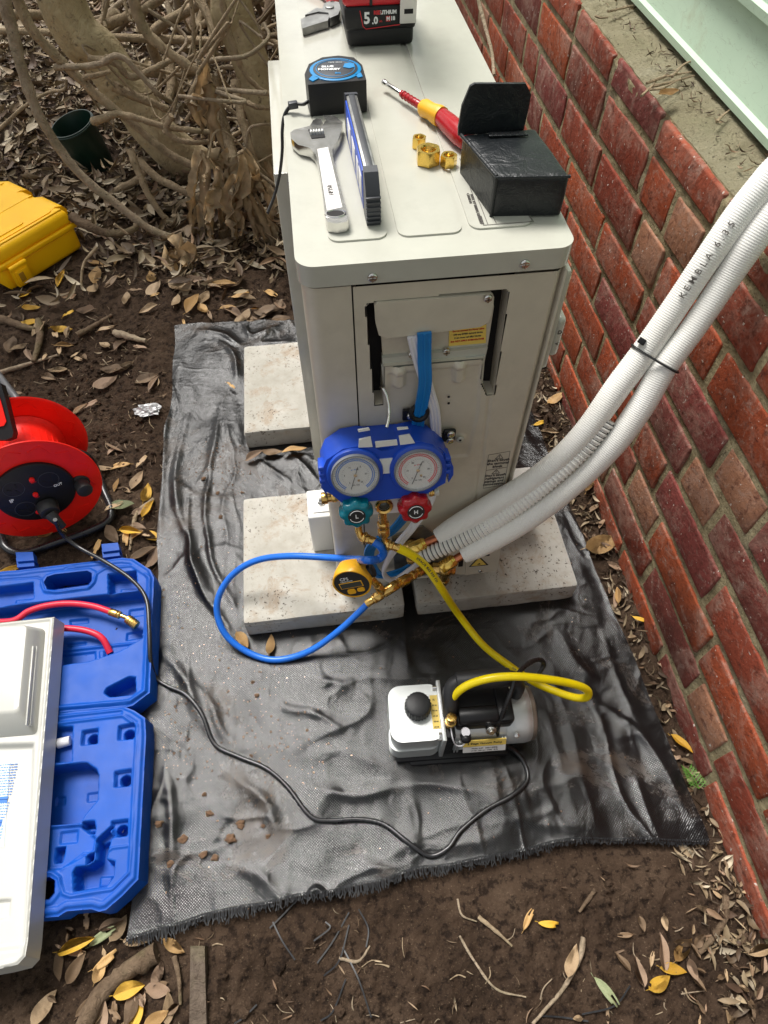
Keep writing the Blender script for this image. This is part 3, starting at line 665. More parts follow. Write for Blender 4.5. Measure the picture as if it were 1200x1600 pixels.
for k in range(60):
    x = rv.uniform(-.75, .45); y = rv.uniform(1.75, 3.3); z = rv.uniform(.03, .75); a_ = rv.uniform(0, 6.28); L = rv.uniform(.3, .9); e = rv.uniform(-.7, .9)
    d = Vector((math.cos(a_) * math.cos(e), math.sin(a_) * math.cos(e) * .5, math.sin(e))); p = Vector((x, y, z)); s = Vector((rv.uniform(-.12, .12), rv.uniform(-.1, .1), rv.uniform(-.12, .12)))
    vine([p - d * L / 2, p - d * L / 6 + s, p + d * L / 6 - s * .6, p + d * L / 2 + s * .5], rv.uniform(.006, .02), rv.choice(['vine', 'vine', 'vine_pale', 'wood']))
for k in range(46):
    x = rv.uniform(-.62, .12); y = rv.uniform(1.32, 1.95); z = rv.uniform(.03, .55); a_ = rv.uniform(0, 6.28); L = rv.uniform(.15, .5); e = rv.uniform(-1.2, 1.2)
    d = Vector((math.cos(a_) * math.cos(e), math.sin(a_) * math.cos(e) * .5, math.sin(e))); p = Vector((x, y, z)); s = Vector((rv.uniform(-.09, .09), rv.uniform(-.06, .06), rv.uniform(-.09, .09)))
    if x < -.35 and y < 1.6: continue
    vine([p - d * L / 2, p - d * L / 6 + s, p + d * L / 6 - s * .8, p + d * L / 2 + s * .6], rv.uniform(.0025, .007), rv.choice(['vine_pale', 'vine_pale', 'vine']))
# ---- dry fronds
def frond(pts, w, lb=None, g='dry curled fronds hanging beside the unit'):
    r = random.Random(len(pts) * 13 + int(pts[0][0]) + int(pts[0][1])); P = catmull([PY(*p) for p in pts], 5); L = len(P); b = MB(); t = bmesh.new(); rows = []
    ph = r.uniform(0, 6); 
    for i, p in enumerate(P):
        tg = (P[min(i + 1, L - 1)] - P[max(i - 1, 0)]).normalized(); a = ph + i * r.uniform(.10, .28); sd_ = tg.orthogonal().normalized(); sd_ = Matrix.Rotation(a, 3, tg) @ sd_; nn = tg.cross(sd_)
        q = w * (.45 + .75 * math.sin(math.pi * min(i / (L - 1) + .12, 1)) * (1 + .6 * noise.noise(p * 14))); rows.append([p + sd_ * q * j + nn * q * (.35 * (j * j) * 2 + .5 * noise.noise((p + sd_ * j) * 22)) for j in (-1, -.5, 0, .5, 1)])
    V = [[t.verts.new(q) for q in row] for row in rows]
    for i in range(L - 1):
        for j in range(4): t.faces.new((V[i][j], V[i][j + 1], V[i + 1][j + 1], V[i + 1][j]))
    r_ = bmesh.ops.solidify(t, geom=t.faces[:], thickness=.0012)
    b.add(t); done(b, 'dry_frond', M['frond'], label=lb or 'curled strip of dry brown frond hanging in the bundle left of the unit', cat='dry leaf', group=g if lb is None else None, ang=60)
F = [([(316, 92, 1.42), (320, 130, 1.42), (314, 170, 1.42), (318, 215, 1.41)], .016), ([(325, 95, 1.41), (330, 140, 1.41), (336, 190, 1.41), (352, 245, 1.40)], .014), ([(320, 100, 1.43), (324, 160, 1.43), (330, 220, 1.42)], .018),
     ([(312, 235, 1.40), (306, 290, 1.38), (300, 340, 1.36), (302, 400, 1.33)], .014), ([(318, 235, 1.39), (314, 300, 1.37), (320, 360, 1.35), (318, 405, 1.33)], .016), ([(325, 232, 1.4), (345, 240, 1.39), (352, 262, 1.39)], .022),
     ([(350, 255, 1.38), (380, 268, 1.36), (405, 285, 1.34), (425, 320, 1.33)], .018), ([(355, 275, 1.37), (350, 300, 1.36), (330, 330, 1.34), (322, 370, 1.32)], .016), ([(360, 300, 1.36), (352, 340, 1.34), (360, 380, 1.32), (378, 410, 1.3)], .013),
     ([(385, 290, 1.36), (392, 330, 1.34), (412, 370, 1.32), (432, 420, 1.28)], .013), ([(395, 300, 1.35), (415, 345, 1.33), (440, 395, 1.30), (452, 430, 1.26)], .010), ([(350, 285, 1.36), (372, 268, 1.36), (400, 272, 1.35)], .02),
     ([(310, 380, 1.32), (330, 400, 1.3), (370, 415, 1.27), (420, 425, 1.24)], .008), ([(340, 320, 1.35), (345, 370, 1.33), (340, 420, 1.29)], .014), ([(318, 160, 1.41), (305, 158, 1.4), (316, 200, 1.4)], .018), ([(370, 330, 1.4), (375, 380, 1.37), (400, 430, 1.3)], .015), ([(420, 330, 1.38), (430, 390, 1.32), (448, 450, 1.22)], .013)]
for p, w in F: frond(p, w * 1.15)
rf = random.Random(21)
for k in range(26):
    x_, y_ = rf.uniform(300, 445), rf.uniform(230, 340); L_ = rf.uniform(50, 130); dx = rf.uniform(-25, 45); yy0 = rf.uniform(1.30, 1.42)
    frond([(x_, y_, yy0), (x_ + dx * .3 + rf.uniform(-8, 8), y_ + L_ * .35, yy0 - .01), (x_ + dx * .7 + rf.uniform(-8, 8), y_ + L_ * .7, yy0 - .03), (x_ + dx, y_ + L_, yy0 - .05)], rf.uniform(.008, .02))
frond([(258, 395, 1.24), (275, 402, 1.22), (295, 395, 1.2), (312, 400, 1.19)], .045, 'wide papery dry frond base lying flat below the hanging fronds')
frond([(262, 400, 1.2), (285, 412, 1.19), (305, 420, 1.18)], .03, 'pale curled frond piece on the litter below the hanging fronds')
# ---- pot
c0 = PZ(152, 272, .0); ct = PY(125, 205, c0.y + .03); ax = (ct - c0).normalized()
ax = Vector((-.22, -.10, 1)).normalized(); Mp = Matrix.Translation(c0 + Vector((0, .05, 0))) @ Vector((0, 0, 1)).rotation_difference(ax).to_matrix().to_4x4()
pt = thing('plant_pot', 'empty dark green plastic pot tilted on the leaf litter under the leaning trunk', 'plant pot', Mp)
b = MB(Mp); b.lathe([(.052, 0), (.056, .004), (.070, .145), (.074, .146), (.074, .158), (.0705, .158), (.066, .14), (.052, .006), (.001, .006)], 40); done(b, 'pot_body', M['green_pot'], pt)
b = MB(Mp); b.torus((0, 0, .152), .0745, .003, n=40); done(b, 'rim', M['green_pot'], pt)
# ================================================================ LEAVES, TWIGS, CLODS
def leaf_mesh(name, mat, seed, asp=.40):
    r = random.Random(seed); t = bmesh.new(); N = 9; rows = []; curl = r.uniform(-.5, 1.0); fold = r.uniform(.1, .6); tw = r.uniform(-.5, .5)
    for i in range(N):
        x = i / (N - 1); w = asp / 2 * math.sin(math.pi * x ** .85) ** .8 * (1 - .25 * x) + (.012 if i == 0 else 0); row = []
        for j in (-1, -.55, 0, .55, 1):
            y = j * w; z = abs(y) * fold + curl * .35 * (x - .5) ** 2 + .03 * math.sin(x * 9 + seed) * abs(j) + tw * (x - .5) * y
            row.append(t.verts.new((x - .5, y + .04 * math.sin(x * 3 + seed), z)))
        rows.append(row)
    zm = min(q.co.z for q in t.verts)
    for q in t.verts: q.co.z -= zm
    for i in range(N - 1):
        for j in range(4): t.faces.new((rows[i][j], rows[i][j + 1], rows[i + 1][j + 1], rows[i + 1][j]))
    if seed % 4 == 1: bmesh.ops.delete(t, geom=[f for f in t.faces if f.calc_center_median().x > r.uniform(.12, .3) or r.random() < .06], context='FACES')
    bmesh.ops.solidify(t, geom=t.faces[:], thickness=.008)
    st = bmesh.new(); b = MB(); b.add(t); b.tube([(-.5, 0, .06 * curl + .005), (-.62, .02, .01)], .008, 5, sm=0)
    bm = b.bm
    for f in bm.faces: f.smooth = True
    me = bpy.data.meshes.new(name); bm.to_mesh(me); bm.free(); me.materials.append(M[mat] if mat in M else LM[mat]); return me
LEAFM = {k: [leaf_mesh('leaf', k, i * 7 + 1, .26 + .10 * (i % 4)) for i in range(9)] for k in LM}
LCAT = {'yellow': 'bright yellow', 'ochre': 'golden', 'tan': 'tan', 'brown': 'dark brown', 'pink': 'pinkish brown', 'green': 'grey green', 'fresh': 'fresh green'}
def leaf(p, L, ang, colr, lb=None, tilt=0, gl=None):
    o = bpy.data.objects.new('fallen_leaf', random.choice(LEAFM[colr])); COL.objects.link(o)
    o.location = p; o.rotation_euler = (R_(random.uniform(-14, 14) + tilt), R_(random.uniform(-12, 12)), R_(ang)); o.scale = (L, L, L)
    if lb: props(o, lb, 'leaf')
    else: props(o, '%s fallen leaf lying loose on the %s' % (LCAT[colr], gl or 'bare soil'), 'leaf', '%s fallen leaves on the %s' % (LCAT[colr], gl or 'bare soil'))
def lpx(px, py, Lpx, ang, colr, lb=None, z=None, gl=None):
    p = PZ(px, py); zz_ = soil_z(p.x, p.y) + .002 if z is None else z; p = PZ(px, py, zz_ + .004)
    leaf(p, Lpx * depth(p) / FPX, ang, colr, lb, gl=gl)
SP = [(120, 1478, 62, 8, 'yellow', 'large bright yellow leaf at the bottom left below the blue case'), (202, 1548, 48, 8, 'yellow', 'spotted yellow leaf right of the fat stick at the bottom left'), (214, 1584, 48, 70, 'yellow', 'bright yellow leaf standing on the bottom edge left of the timber board'),
      (248, 1545, 44, -12, 'pink', 'pinkish brown leaf touching the spotted yellow leaf'), (120, 1512, 48, 50, 'brown', 'brown leaf left of the fat stick, lowest of a pair'), (93, 1510, 42, -70, 'brown', 'narrow dark brown leaf next to the fat stick pair'), (70, 1575, 52, 55, 'tan', 'tan leaf alone on dark soil near the bottom left corner'),
      (168, 1460, 60, 25, 'green', 'grey green leaf under the yellow leaf below the blue case'), (155, 1515, 36, 75, 'ochre', 'ochre leaf upright beside the fat stick'), (170, 1495, 54, 30, 'ochre', 'curled ochre leaf edge on against the fat stick'), (272, 1478, 40, -30, 'ochre', 'curled leaf sticking out under the frayed mat corner'),
      (245, 1590, 40, 20, 'ochre', None), (185, 1450, 40, 60, 'tan', None), (215, 1470, 44, -10, 'tan', None), (160, 1590, 46, 80, 'pink', None), (180, 1575, 40, 100, 'brown', None), (262, 1575, 44, 95, 'tan', None), (246, 1520, 34, 70, 'pink', None),
      (828, 1432, 44, 50, 'ochre', 'golden leaf standing left of the yellow pair below the mat'), (862, 1443, 44, -12, 'yellow', 'yellow leaf right of the golden one below the mat'), (1066, 1483, 46, 35, 'ochre', 'golden leaf near the bottom right corner above the twig'), (1030, 1535, 40, 20, 'yellow', 'shrivelled bright yellow leaf at the bottom right'),
      (1052, 1516, 40, -20, 'yellow', None), (952, 1558, 62, -60, 'green', 'long grey green leaf at the bottom edge right of centre'), (893, 1500, 48, 60, 'tan', None), (1000, 1518, 40, 85, 'pink', None), (1035, 1487, 52, 85, 'pink', 'upright greyish pink leaf beside the golden leaf at bottom right'), (1020, 1495, 30, 60, 'tan', None), (1190, 1485, 50, 0, 'tan', 'pale tan leaf touching the right edge of the view'),
      (1066, 1163, 40, -50, 'yellow', 'bright yellow leaf on dark soil between the mat and wall, above the green sprig'), (1003, 968, 30, -30, 'yellow', 'yellow leaf near the mat edge below the right paver'), (965, 930, 30, 80, 'ochre', 'orange leaf beside the right paver corner'), (942, 848, 62, 12, 'ochre', 'folded golden leaf lying across the gap between paver and wall'),
      (921, 752, 44, 60, 'ochre', 'crumpled golden leaf just under the white pipes'), (868, 622, 34, 30, 'ochre', None), (860, 675, 30, -20, 'tan', None), (880, 612, 26, 10, 'tan', None), (845, 660, 30, 20, 'yellow', None),
      (378, 1000, 34, -60, 'ochre', 'orange leaf tucked against the front left paver corner', .012), (422, 1007, 34, 85, 'ochre', 'orange leaf pointing down from the front left paver', .012), (362, 605, 26, -50, 'ochre', 'orange leaf on the mat left of the back paver', .014), (398, 712, 32, 20, 'pink', 'pinkish leaf on the mat in front of the back paver', .014), (460, 704, 40, 5, 'ochre', 'tan leaf on the mat tucked beside the unit, in front of the back paver', .014), (425, 706, 34, 0, 'brown', None, .012),
      (232, 795, 40, 75, 'yellow', 'yellow leaf halfway between reel and mat'), (215, 750, 36, 60, 'tan', None), (205, 830, 40, -15, 'yellow', 'crumpled yellow leaf pile top between the reel and the mat'), (190, 790, 40, 0, 'green', 'smooth grey green leaf to the right of the reel frame'), (182, 758, 24, 70, 'ochre', None), (165, 735, 44, -15, 'tan', 'pale tan leaf just right of the reel frame corner'), (240, 838, 34, -30, 'yellow', None),
      (75, 830, 34, 50, 'ochre', 'golden leaf inside the reel frame under the rim'), (98, 828, 30, -40, 'ochre', None), (155, 855, 46, 70, 'ochre', 'dull golden leaf between the reel and the blue case'), (228, 770, 34, 80, 'yellow', None), (240, 870, 50, 60, 'pink', None), (225, 720, 36, 60, 'tan', None), (225, 865, 46, 40, 'brown', None), (15, 895, 50, 30, 'yellow', 'golden leaf at the left edge behind the blue case'),
      (165, 597, 44, 40, 'pink', 'lone purplish leaf on bare soil above the crumpled foil'), (145, 632, 36, 25, 'pink', None), (125, 640, 30, 30, 'tan', None), (195, 572, 34, 35, 'tan', None), (230, 592, 40, 10, 'brown', None), (240, 600, 34, 60, 'pink', None), (180, 700, 36, -40, 'pink', None),
      (97, 514, 34, -5, 'yellow', 'yellow leaf on bare soil below the yellow case'), (48, 480, 30, 0, 'yellow', None), (50, 504, 36, -5, 'yellow', None), (95, 435, 34, 70, 'yellow', 'lime yellow leaf next to the near corner of the yellow case'), (110, 490, 26, 40, 'yellow', None), (40, 460, 22, 30, 'yellow', None), (350, 445, 40, 10, 'ochre', 'golden leaf in the litter below the dry fronds'), (240, 450, 34, 50, 'tan', None), (300, 440, 50, -15, 'pink', None), (100, 540, 30, -5, 'ochre', None), (320, 465, 36, 70, 'tan', None), (275, 470, 34, 85, 'tan', None), (380, 460, 40, 20, 'ochre', None)]
for q in SP:
    z = q[6] if len(q) > 6 else None; onm = z is not None
    lpx(*q[:6], z=z, gl='black mat' if onm else None)
lz = [((0, 470, 260, 560), 16, 34, 'tan brown pink tan'), ((0, 560, 250, 620), 6, 30, 'tan brown'), ((150, 700, 245, 860), 14, 34, 'tan brown pink ochre'), ((40, 1440, 290, 1600), 22, 34, 'brown tan pink brown'), ((1080, 1360, 1200, 1600), 30, 25, 'brown tan pink tan'), ((900, 1440, 1100, 1600), 8, 26, 'brown tan'), ((910, 780, 990, 1000), 16, 26, 'brown pink tan'), ((1020, 1020, 1110, 1330), 12, 24, 'brown tan pink'), ((270, 440, 460, 505), 22, 38, 'tan ochre brown pink'), ((120, 380, 270, 470), 20, 36, 'tan brown ochre'), ((1130, 1220, 1190, 1380), 8, 24, 'brown tan')]
ZN = ['bare soil under the yellow case', 'bare soil just above the reel', 'soil between the reel and the mat', 'soil at the bottom left corner', 'soil in the bottom right corner', 'soil below the mat right of centre', 'soil strip between paver and wall', 'wall foot beside the mat', 'soil above the back of the mat', 'soil right of the yellow case', 'wall foot at the lower right']
for (xa, ya, xb, yb), n_, L, cs, zn_ in [(*q, z_) for q, z_ in zip(lz, ZN)]:
    for k in range(n_):
        x_, y_ = random.uniform(xa, xb), random.uniform(ya, yb)
        if x_ < 140 and y_ < 475: continue
        lpx(x_, y_, L * random.uniform(.45, 1.3), random.uniform(0, 360), random.choice(cs.split()), gl=zn_)
# leaf litter too dense to count: one mesh with a tint per leaf
def litter(name, label, N, sampler, Lr, pal, zf, rise=.03, seed=1, chips=False):
    r = np.random.default_rng(seed); xs = np.linspace(-.5, .5, 5); tp = []
    for x in xs:
        w = .17 * (1 - (2 * x) ** 2) + .012
        for j in (-1, 0, 1): tp.append((x, j * w, abs(j) * w * .5))
    tp = np.array(tp); fc = []
    for i in range(4):
        for j in range(2): a = i * 3 + j; fc.append((a, a + 1, a + 4, a + 3))
    fc = np.array(fc); XY = sampler(r, N); N = len(XY); L = r.uniform(Lr[0], Lr[1], N) ; an = r.uniform(0, 6.283, N); ti = r.normal(0, .8, N); t2 = r.normal(0, .4, N); cu = r.uniform(-.9, 1.6, N); wd = r.uniform(.25, 1.1, N) * (.5 if chips else 1)
    P = np.repeat(tp[None], N, 0); P[:, :, 1] *= wd[:, None]; P[:, :, 2] += cu[:, None] * P[:, :, 0] ** 2
    P *= L[:, None, None]; x, y, z = P[..., 0], P[..., 1], P[..., 2]
    y, z = y * np.cos(ti)[:, None] - z * np.sin(ti)[:, None], y * np.sin(ti)[:, None] + z * np.cos(ti)[:, None]
    x, z = x * np.cos(t2)[:, None] - z * np.sin(t2)[:, None], x * np.sin(t2)[:, None] + z * np.cos(t2)[:, None]
    x, y = x * np.cos(an)[:, None] - y * np.sin(an)[:, None], x * np.sin(an)[:, None] + y * np.cos(an)[:, None]
    z0 = np.array([zf(a, b_) for a, b_ in XY]) + r.random(N) ** 2 * rise; z = np.maximum(z, -.004 - 0 * z)
    V = np.stack([x + XY[:, :1], y + XY[:, 1:2], z + z0[:, None]], -1).reshape(-1, 3); Fc = (fc[None] + (np.arange(N) * 15)[:, None, None]).reshape(-1, 4)
    me = bpy.data.meshes.new(name); me.vertices.add(len(V)); me.vertices.foreach_set('co', V.astype(np.float32).ravel()); me.loops.add(len(Fc) * 4); me.polygons.add(len(Fc))
    me.loops.foreach_set('vertex_index', Fc.ravel().astype(np.int32)); me.polygons.foreach_set('loop_start', (np.arange(len(Fc)) * 4).astype(np.int32)); me.polygons.foreach_set('use_smooth', np.ones(len(Fc), bool)); me.update(calc_edges=True)
    ca = me.color_attributes.new('tint', 'FLOAT_COLOR', 'POINT'); c = np.array(pal)[r.integers(0, len(pal), N)] * r.uniform(.65, 1.25, (N, 1)); c = np.repeat(np.concatenate([c, np.ones((N, 1))], 1)[:, None], 15, 1).reshape(-1)
    ca.data.foreach_set('color', c.astype(np.float32)); o = link_mesh(name, me, M['litter'], None, keep=True); props(o, label, 'leaf litter', None, 'stuff'); return o
LP = [(.50, .42, .30), (.33, .25, .15), (.26, .19, .115), (.18, .125, .075), (.11, .07, .042), (.36, .275, .17), (.22, .16, .095), (.42, .34, .23), (.09, .055, .035), (.27, .17, .10), (.14, .10, .065)]
def s_back(r, N):
    P = np.stack([r.uniform(-2.9, .58, N), r.uniform(.95, 3.9, N)], 1); n_ = fbm(P[:, 0], P[:, 1], 4, 3, 90)
    edge = 1.12 + .25 * (P[:, 0] < -.9) + n_ * .5; p = sstep(P[:, 1], edge - .15, edge + .25); A_, B_ = PZ(21, 461), PZ(135, 389); d_ = (B_ - A_); e_ = Vector((-d_.y, d_.x, 0)).normalized() * .37
    cs = sdf(P[:, 0], P[:, 1], [A_.xy, B_.xy, (B_ + e_).xy, (A_ + e_).xy]); pc = PZ(152, 272); return P[(r.random(N) < p) & (cs > .035) & (np.hypot(P[:, 0] - pc.x, P[:, 1] - pc.y - .05) > .09)]
litter('leaf_litter', 'deep bed of dry brown leaves under the trees behind', 32000, s_back, (.022, .080), LP, soil_z, .05, 3)
def s_far(r, N): return np.stack([r.uniform(-5, 3, N), r.uniform(3.6, 7, N)], 1)
litter('leaf_litter', 'far bed of brown leaves beyond the tree trunks', 5000, s_far, (.07, .14), LP, soil_z, .04, 4)
def s_side(r, N):
    P = np.stack([r.uniform(.50, .60, N), r.uniform(-.72, 1.2, N)], 1); m_ = sdf(P[:, 0], P[:, 1], Q) > .006; return P[m_ & (P[:, 0] < XW - .004)]
litter('leaf_litter', 'fine brown leaf scraps along the foot of the brick wall', 1500, s_side, (.010, .035), LP, soil_z, .008, 5)
def s_all(r, N):
    P = np.stack([r.uniform(-1.3, .58, N), r.uniform(-.75, 1.25, N)], 1); m_ = sdf(P[:, 0], P[:, 1], Q) > .01; n_ = fbm(P[:, 0], P[:, 1], 5, 3, 91)
    return P[m_ & (r.random(N) < .35 + n_ * 1.4)]
litter('twig_scraps', 'tiny pale twig and bark scraps sprinkled over the bare soil', 15000, s_all, (.004, .026), [(.30, .21, .13), (.20, .13, .08), (.42, .33, .22), (.14, .085, .05)], soil_z, .003, 6, True)
# clods of soil
def clods(name, label, N, sampler, rr, zf, seed, mat):
    r = np.random.default_rng(seed); XY = sampler(r, N); t = bmesh.new(); bmesh.ops.create_icosphere(t, subdivisions=1, radius=1); tv = np.array([q.co[:] for q in t.verts]); tf = np.array([[q.index for q in f.verts] for f in t.faces]); t.free()
    N = len(XY); s = rr[0] + (rr[1] - rr[0]) * r.random(N) ** 2.4; jit = 1 + r.normal(0, .22, (N, len(tv))); V = tv[None] * jit[..., None] * s[:, None, None] * r.uniform(.6, 1.3, (N, 1, 3)); V[..., 2] *= .75
    V[..., 0] += XY[:, :1]; V[..., 1] += XY[:, 1:2]; V[..., 2] += np.array([zf(a, b_) for a, b_ in XY])[:, None] + s[:, None] * .2
    Fc = (tf[None] + (np.arange(N) * len(tv))[:, None, None]).reshape(-1, 3); me = bpy.data.meshes.new(name); me.from_pydata(V.reshape(-1, 3).tolist(), [], Fc.tolist()); o = link_mesh(name, me, mat, None, keep=True); props(o, label, 'soil', None, 'stuff')
clods('soil_crumbs', 'loose dark crumbs of soil scattered over the ground', 26000, s_all, (.0010, .008), soil_z, 8, M['soil'])
def s_matdirt(r, N):
    C = [(-.27, .42, .03), (-.22, .36, .025), (-.26, -.18, .05), (-.22, -.24, .05), (-.30, -.22, .04), (-.12, -.27, .04), (-.2, -.05, .06), (-.3, .1, .1), (.1, -.1, .25), (.35, -.2, .2)]
    P = np.concatenate([np.stack([r.normal(c[0], c[2], N // 10), r.normal(c[1], c[2], N // 10)], 1) for c in C]); return P[sdf(P[:, 0], P[:, 1], Q) < -.01]
clods('dirt_specks', 'specks of brown dirt sprinkled on the black mat', 1500, s_matdirt, (.0005, .0022), mat_z, 9, M['clod'])
for (px_, py_), s in zip([(318, 758 - 10), (340, 770), (345, 808), (378, 768), (248, 1287), (285, 1310), (318, 1240), (325, 1270), (375, 1285), (318, 1335), (335, 1340), (360, 1310), (418, 1306), (410, 1290), (265, 1350), (395, 1065), (400, 1085), (376, 1290)], [8, 6, 7, 5, 9, 9, 6, 9, 9, 8, 8, 12, 6, 5, 7, 5, 6, 8]):
    p = PZ(px_, py_, .01); p.z = mat_z(p.x, p.y) + .002; b = MB(); t = bmesh.new(); bmesh.ops.create_icosphere(t, subdivisions=3, radius=s * .00052)
    for q in t.verts: q.co = q.co * (1 + .9 * noise.noise(q.co * 260 + p * 50)); q.co.z *= .6; q.co.x *= 1.3
    b.add(t, Matrix.Translation(p)); done(b, 'dirt_clod', M['clod'], label='crumbly brown clod of dirt sitting on the left half of the black mat', cat='dirt clod', group='dirt clods on the black mat', ang=80)
# ---- sticks, roots, board
def stick(pts, r, mat, name, lb, cat, g=None, z0=0, rough=.2, taper=.5):
    P = [PZ(p[0], p[1]) for p in pts]; P = [PZ(a[0], a[1], soil_z(q.x, q.y) + r * .7 + (a[2] if len(a) > 2 else 0)) for a, q in zip(pts, P)]
    b = MB(); skin_tube(b, P, [r, r * .85, r * taper], 10, 6, pts[0][0] * .1, rough); done(b, name, M[mat], label=lb, cat=cat, group=g, ang=80)
stick([(245, 1490), (205, 1512), (165, 1545), (140, 1580), (120, 1625)], .0145, 'wood', 'branch', 'fat pitted stick at the bottom left running under the mat corner', 'stick', taper=1.0)
stick([(272, 1495), (280, 1530), (282, 1570)], .004, 'wood', 'twig', 'thin twig beside the timber board at the bottom left', 'twig')
stick([(912, 1465), (905, 1500), (880, 1545), (832, 1600)], .0042, 'vine_pale', 'twig', 'long pale curved twig at the bottom right of centre', 'twig')
stick([(718, 1462), (740, 1500), (775, 1545), (822, 1558)], .0022, 'vine_pale', 'root', 'thin pale root curling over bare soil below the mat', 'root')
stick([(748, 1433), (775, 1455), (800, 1478)], .0035, 'vine', 'twig', 'short brown twig just below the frayed mat edge', 'twig')
stick([(1135, 1400), (1130, 1440), (1105, 1475), (1092, 1490)], .006, 'wood', 'twig', 'dark thick twig in the leaves at the bottom right', 'twig')
stick([(930, 1390), (905, 1425)], .0035, 'wood', 'twig', 'dark short twig above the bottom right leaves', 'twig')
stick([(530, 1497), (560, 1502), (578, 1478)], .0028, 'vine_pale', 'root', 'pale hooked root on the soil left of centre', 'root')
stick([(715, 1405), (722, 1430), (745, 1440)], .002, 'vine_pale', 'root', 'tiny pale root just under the mat fringe', 'root')
stick([(240, 780), (215, 800), (207, 830), (203, 860)], .005, 'vine', 'twig', 'grey twig standing among leaves between reel and mat', 'twig')
stick([(1010, 950), (1020, 985), (1045, 1040)], .003, 'vine_pale', 'twig', 'pale thin twig lying along the wall side of the mat', 'twig')
stick([(0, 498), (30, 508), (55, 515)], .012, 'wood', 'branch', 'short pinkish branch on the soil below the yellow case', 'stick')
stick([(180, 520), (205, 527), (228, 533)], .010, 'vine_pale', 'branch', 'short tan branch piece on bare soil above the mat corner', 'stick')
stick([(120, 524), (145, 510), (175, 492)], .008, 'wood', 'branch', 'brown stick sloping on bare soil right of the yellow case', 'stick')
stick([(60, 500), (62, 530), (52, 565)], .011, 'wood', 'branch', 'dark stubby stick beneath the yellow case', 'stick')
stick([(0, 600 - 18), (40, 570), (90, 555)], .006, 'vine_pale', 'branch', 'pale bark strip above the red reel', 'stick')
stick([(1140, 1215), (1160, 1250), (1162, 1290)], .003, 'vine_pale', 'twig', 'bent pale twig at the wall foot beside the green sprig', 'twig')
rs = random.Random(5)
for k in range(46):
    x_, y_ = rs.uniform(290, 1180), rs.uniform(1450, 1600)
    if k > 26: x_, y_ = rs.uniform(0, 250), rs.uniform(480, 700)
    a_ = rs.uniform(0, 6.28); L = rs.uniform(12, 38); c_ = rs.uniform(-.5, .5)
    stick([(x_, y_), (x_ + L * .5 * math.cos(a_), y_ + L * .5 * math.sin(a_)), (x_ + L * math.cos(a_ + c_), y_ + L * math.sin(a_ + c_))], rs.uniform(.0006, .0014), rs.choice(['vine_pale', 'vine', 'wood']), 'root', 'hair thin root lying on the bare soil', 'root', 'hair thin roots on the soil')
for k, pts in enumerate([[(468, 1400), (440, 1430), (420, 1450)], [(545, 1425), (520, 1470), (495, 1505)], [(545, 1445), (530, 1500), (505, 1525)], [(535, 1480), (560, 1530), (580, 1590)], [(508, 1440), (515, 1450), (490, 1470)], [(985, 1540), (960, 1572), (910, 1585)], [(400, 1570), (380, 1590), (365, 1600)], [(540, 1530), (520, 1580), (500, 1596)], [(920, 1596), (880, 1590), (840, 1587)], [(425, 1440), (440, 1470), (460, 1500)], [(560, 1420), (575, 1450), (572, 1480)]]):
    P = [PZ(*p) for p in pts]; P = [Vector((p.x, p.y, soil_z(p.x, p.y) + .004)) for p in P]; b = MB(); b.ribbon(P, .0022, .0004, (0, 0, 1)); done(b, 'plastic_strand', M['strand'], label='loose glossy grey plastic strand frayed off the mat onto the soil', cat='plastic strand', group='loose plastic strands on the soil', flat=True)
a, c_ = PZ(300, 1478), PZ(322, 1478); d, e = PZ(298, 1640), PZ(326, 1640); b = MB()
b.prism([(a.x, a.y), (c_.x, c_.y), (e.x, e.y), (d.x, d.y)], -.03, .010, .003); done(b, 'timber_edging', M['peg'], label='buried grey timber edging board at the bottom left below the mat', cat='timber board')
# sprig of green
sp = thing('green_sprig', 'small feathery bright green sprig on soil at the right mat edge', 'plant', PZ(1080, 1220)); b = MB(); base = PZ(1092, 1232, .01); M['fern'] = plain('fern', (.12, .30, .04), .5)
tipp = PZ(1072, 1200, .025); b.tube([base, base.lerp(tipp, .5) + Vector((0, 0, .004)), tipp], .0008, 5)
done(b, 'stem', M['fern'], sp); b = MB()
for k in range(7):
    p = base.lerp(tipp, k / 7); L = .016 * (1 - k / 13)
    for s in (-1, 1):
        q = p + Vector((s * L, .003 + L * .4, .004)); b.tube([p, (p + q) / 2 + Vector((0, 0, .002)), q], .00045, 4, sm=2)
        for j in (.35, .65): w = p.lerp(q, j); b.tube([w, w + Vector((s * .004, .006, .001))], .0003, 4, sm=0); b.tube([w, w + Vector((s * .006, -.002, .001))], .0003, 4, sm=0)
done(b, 'fronds', M['fern'], sp)
# crumpled foil
b = MB(); t = bmesh.new(); bmesh.ops.create_icosphere(t, subdivisions=4, radius=1); p = PZ(232, 640, .006)
for q in t.verts:
    k = 1 + .5 * noise.noise(q.co * 1.8) + .22 * noise.noise(q.co * 4.5); q.co = Vector((q.co.x * .032 * k, q.co.y * .018 * k, q.co.z * .007 * (1 + .9 * noise.noise(q.co * 5))))
b.add(t, Matrix.Translation(p)); done(b, 'crumpled_foil', M['foil'], label='crumpled scrap of silvery foil on the soil at the left mat edge', cat='foil', ang=12)
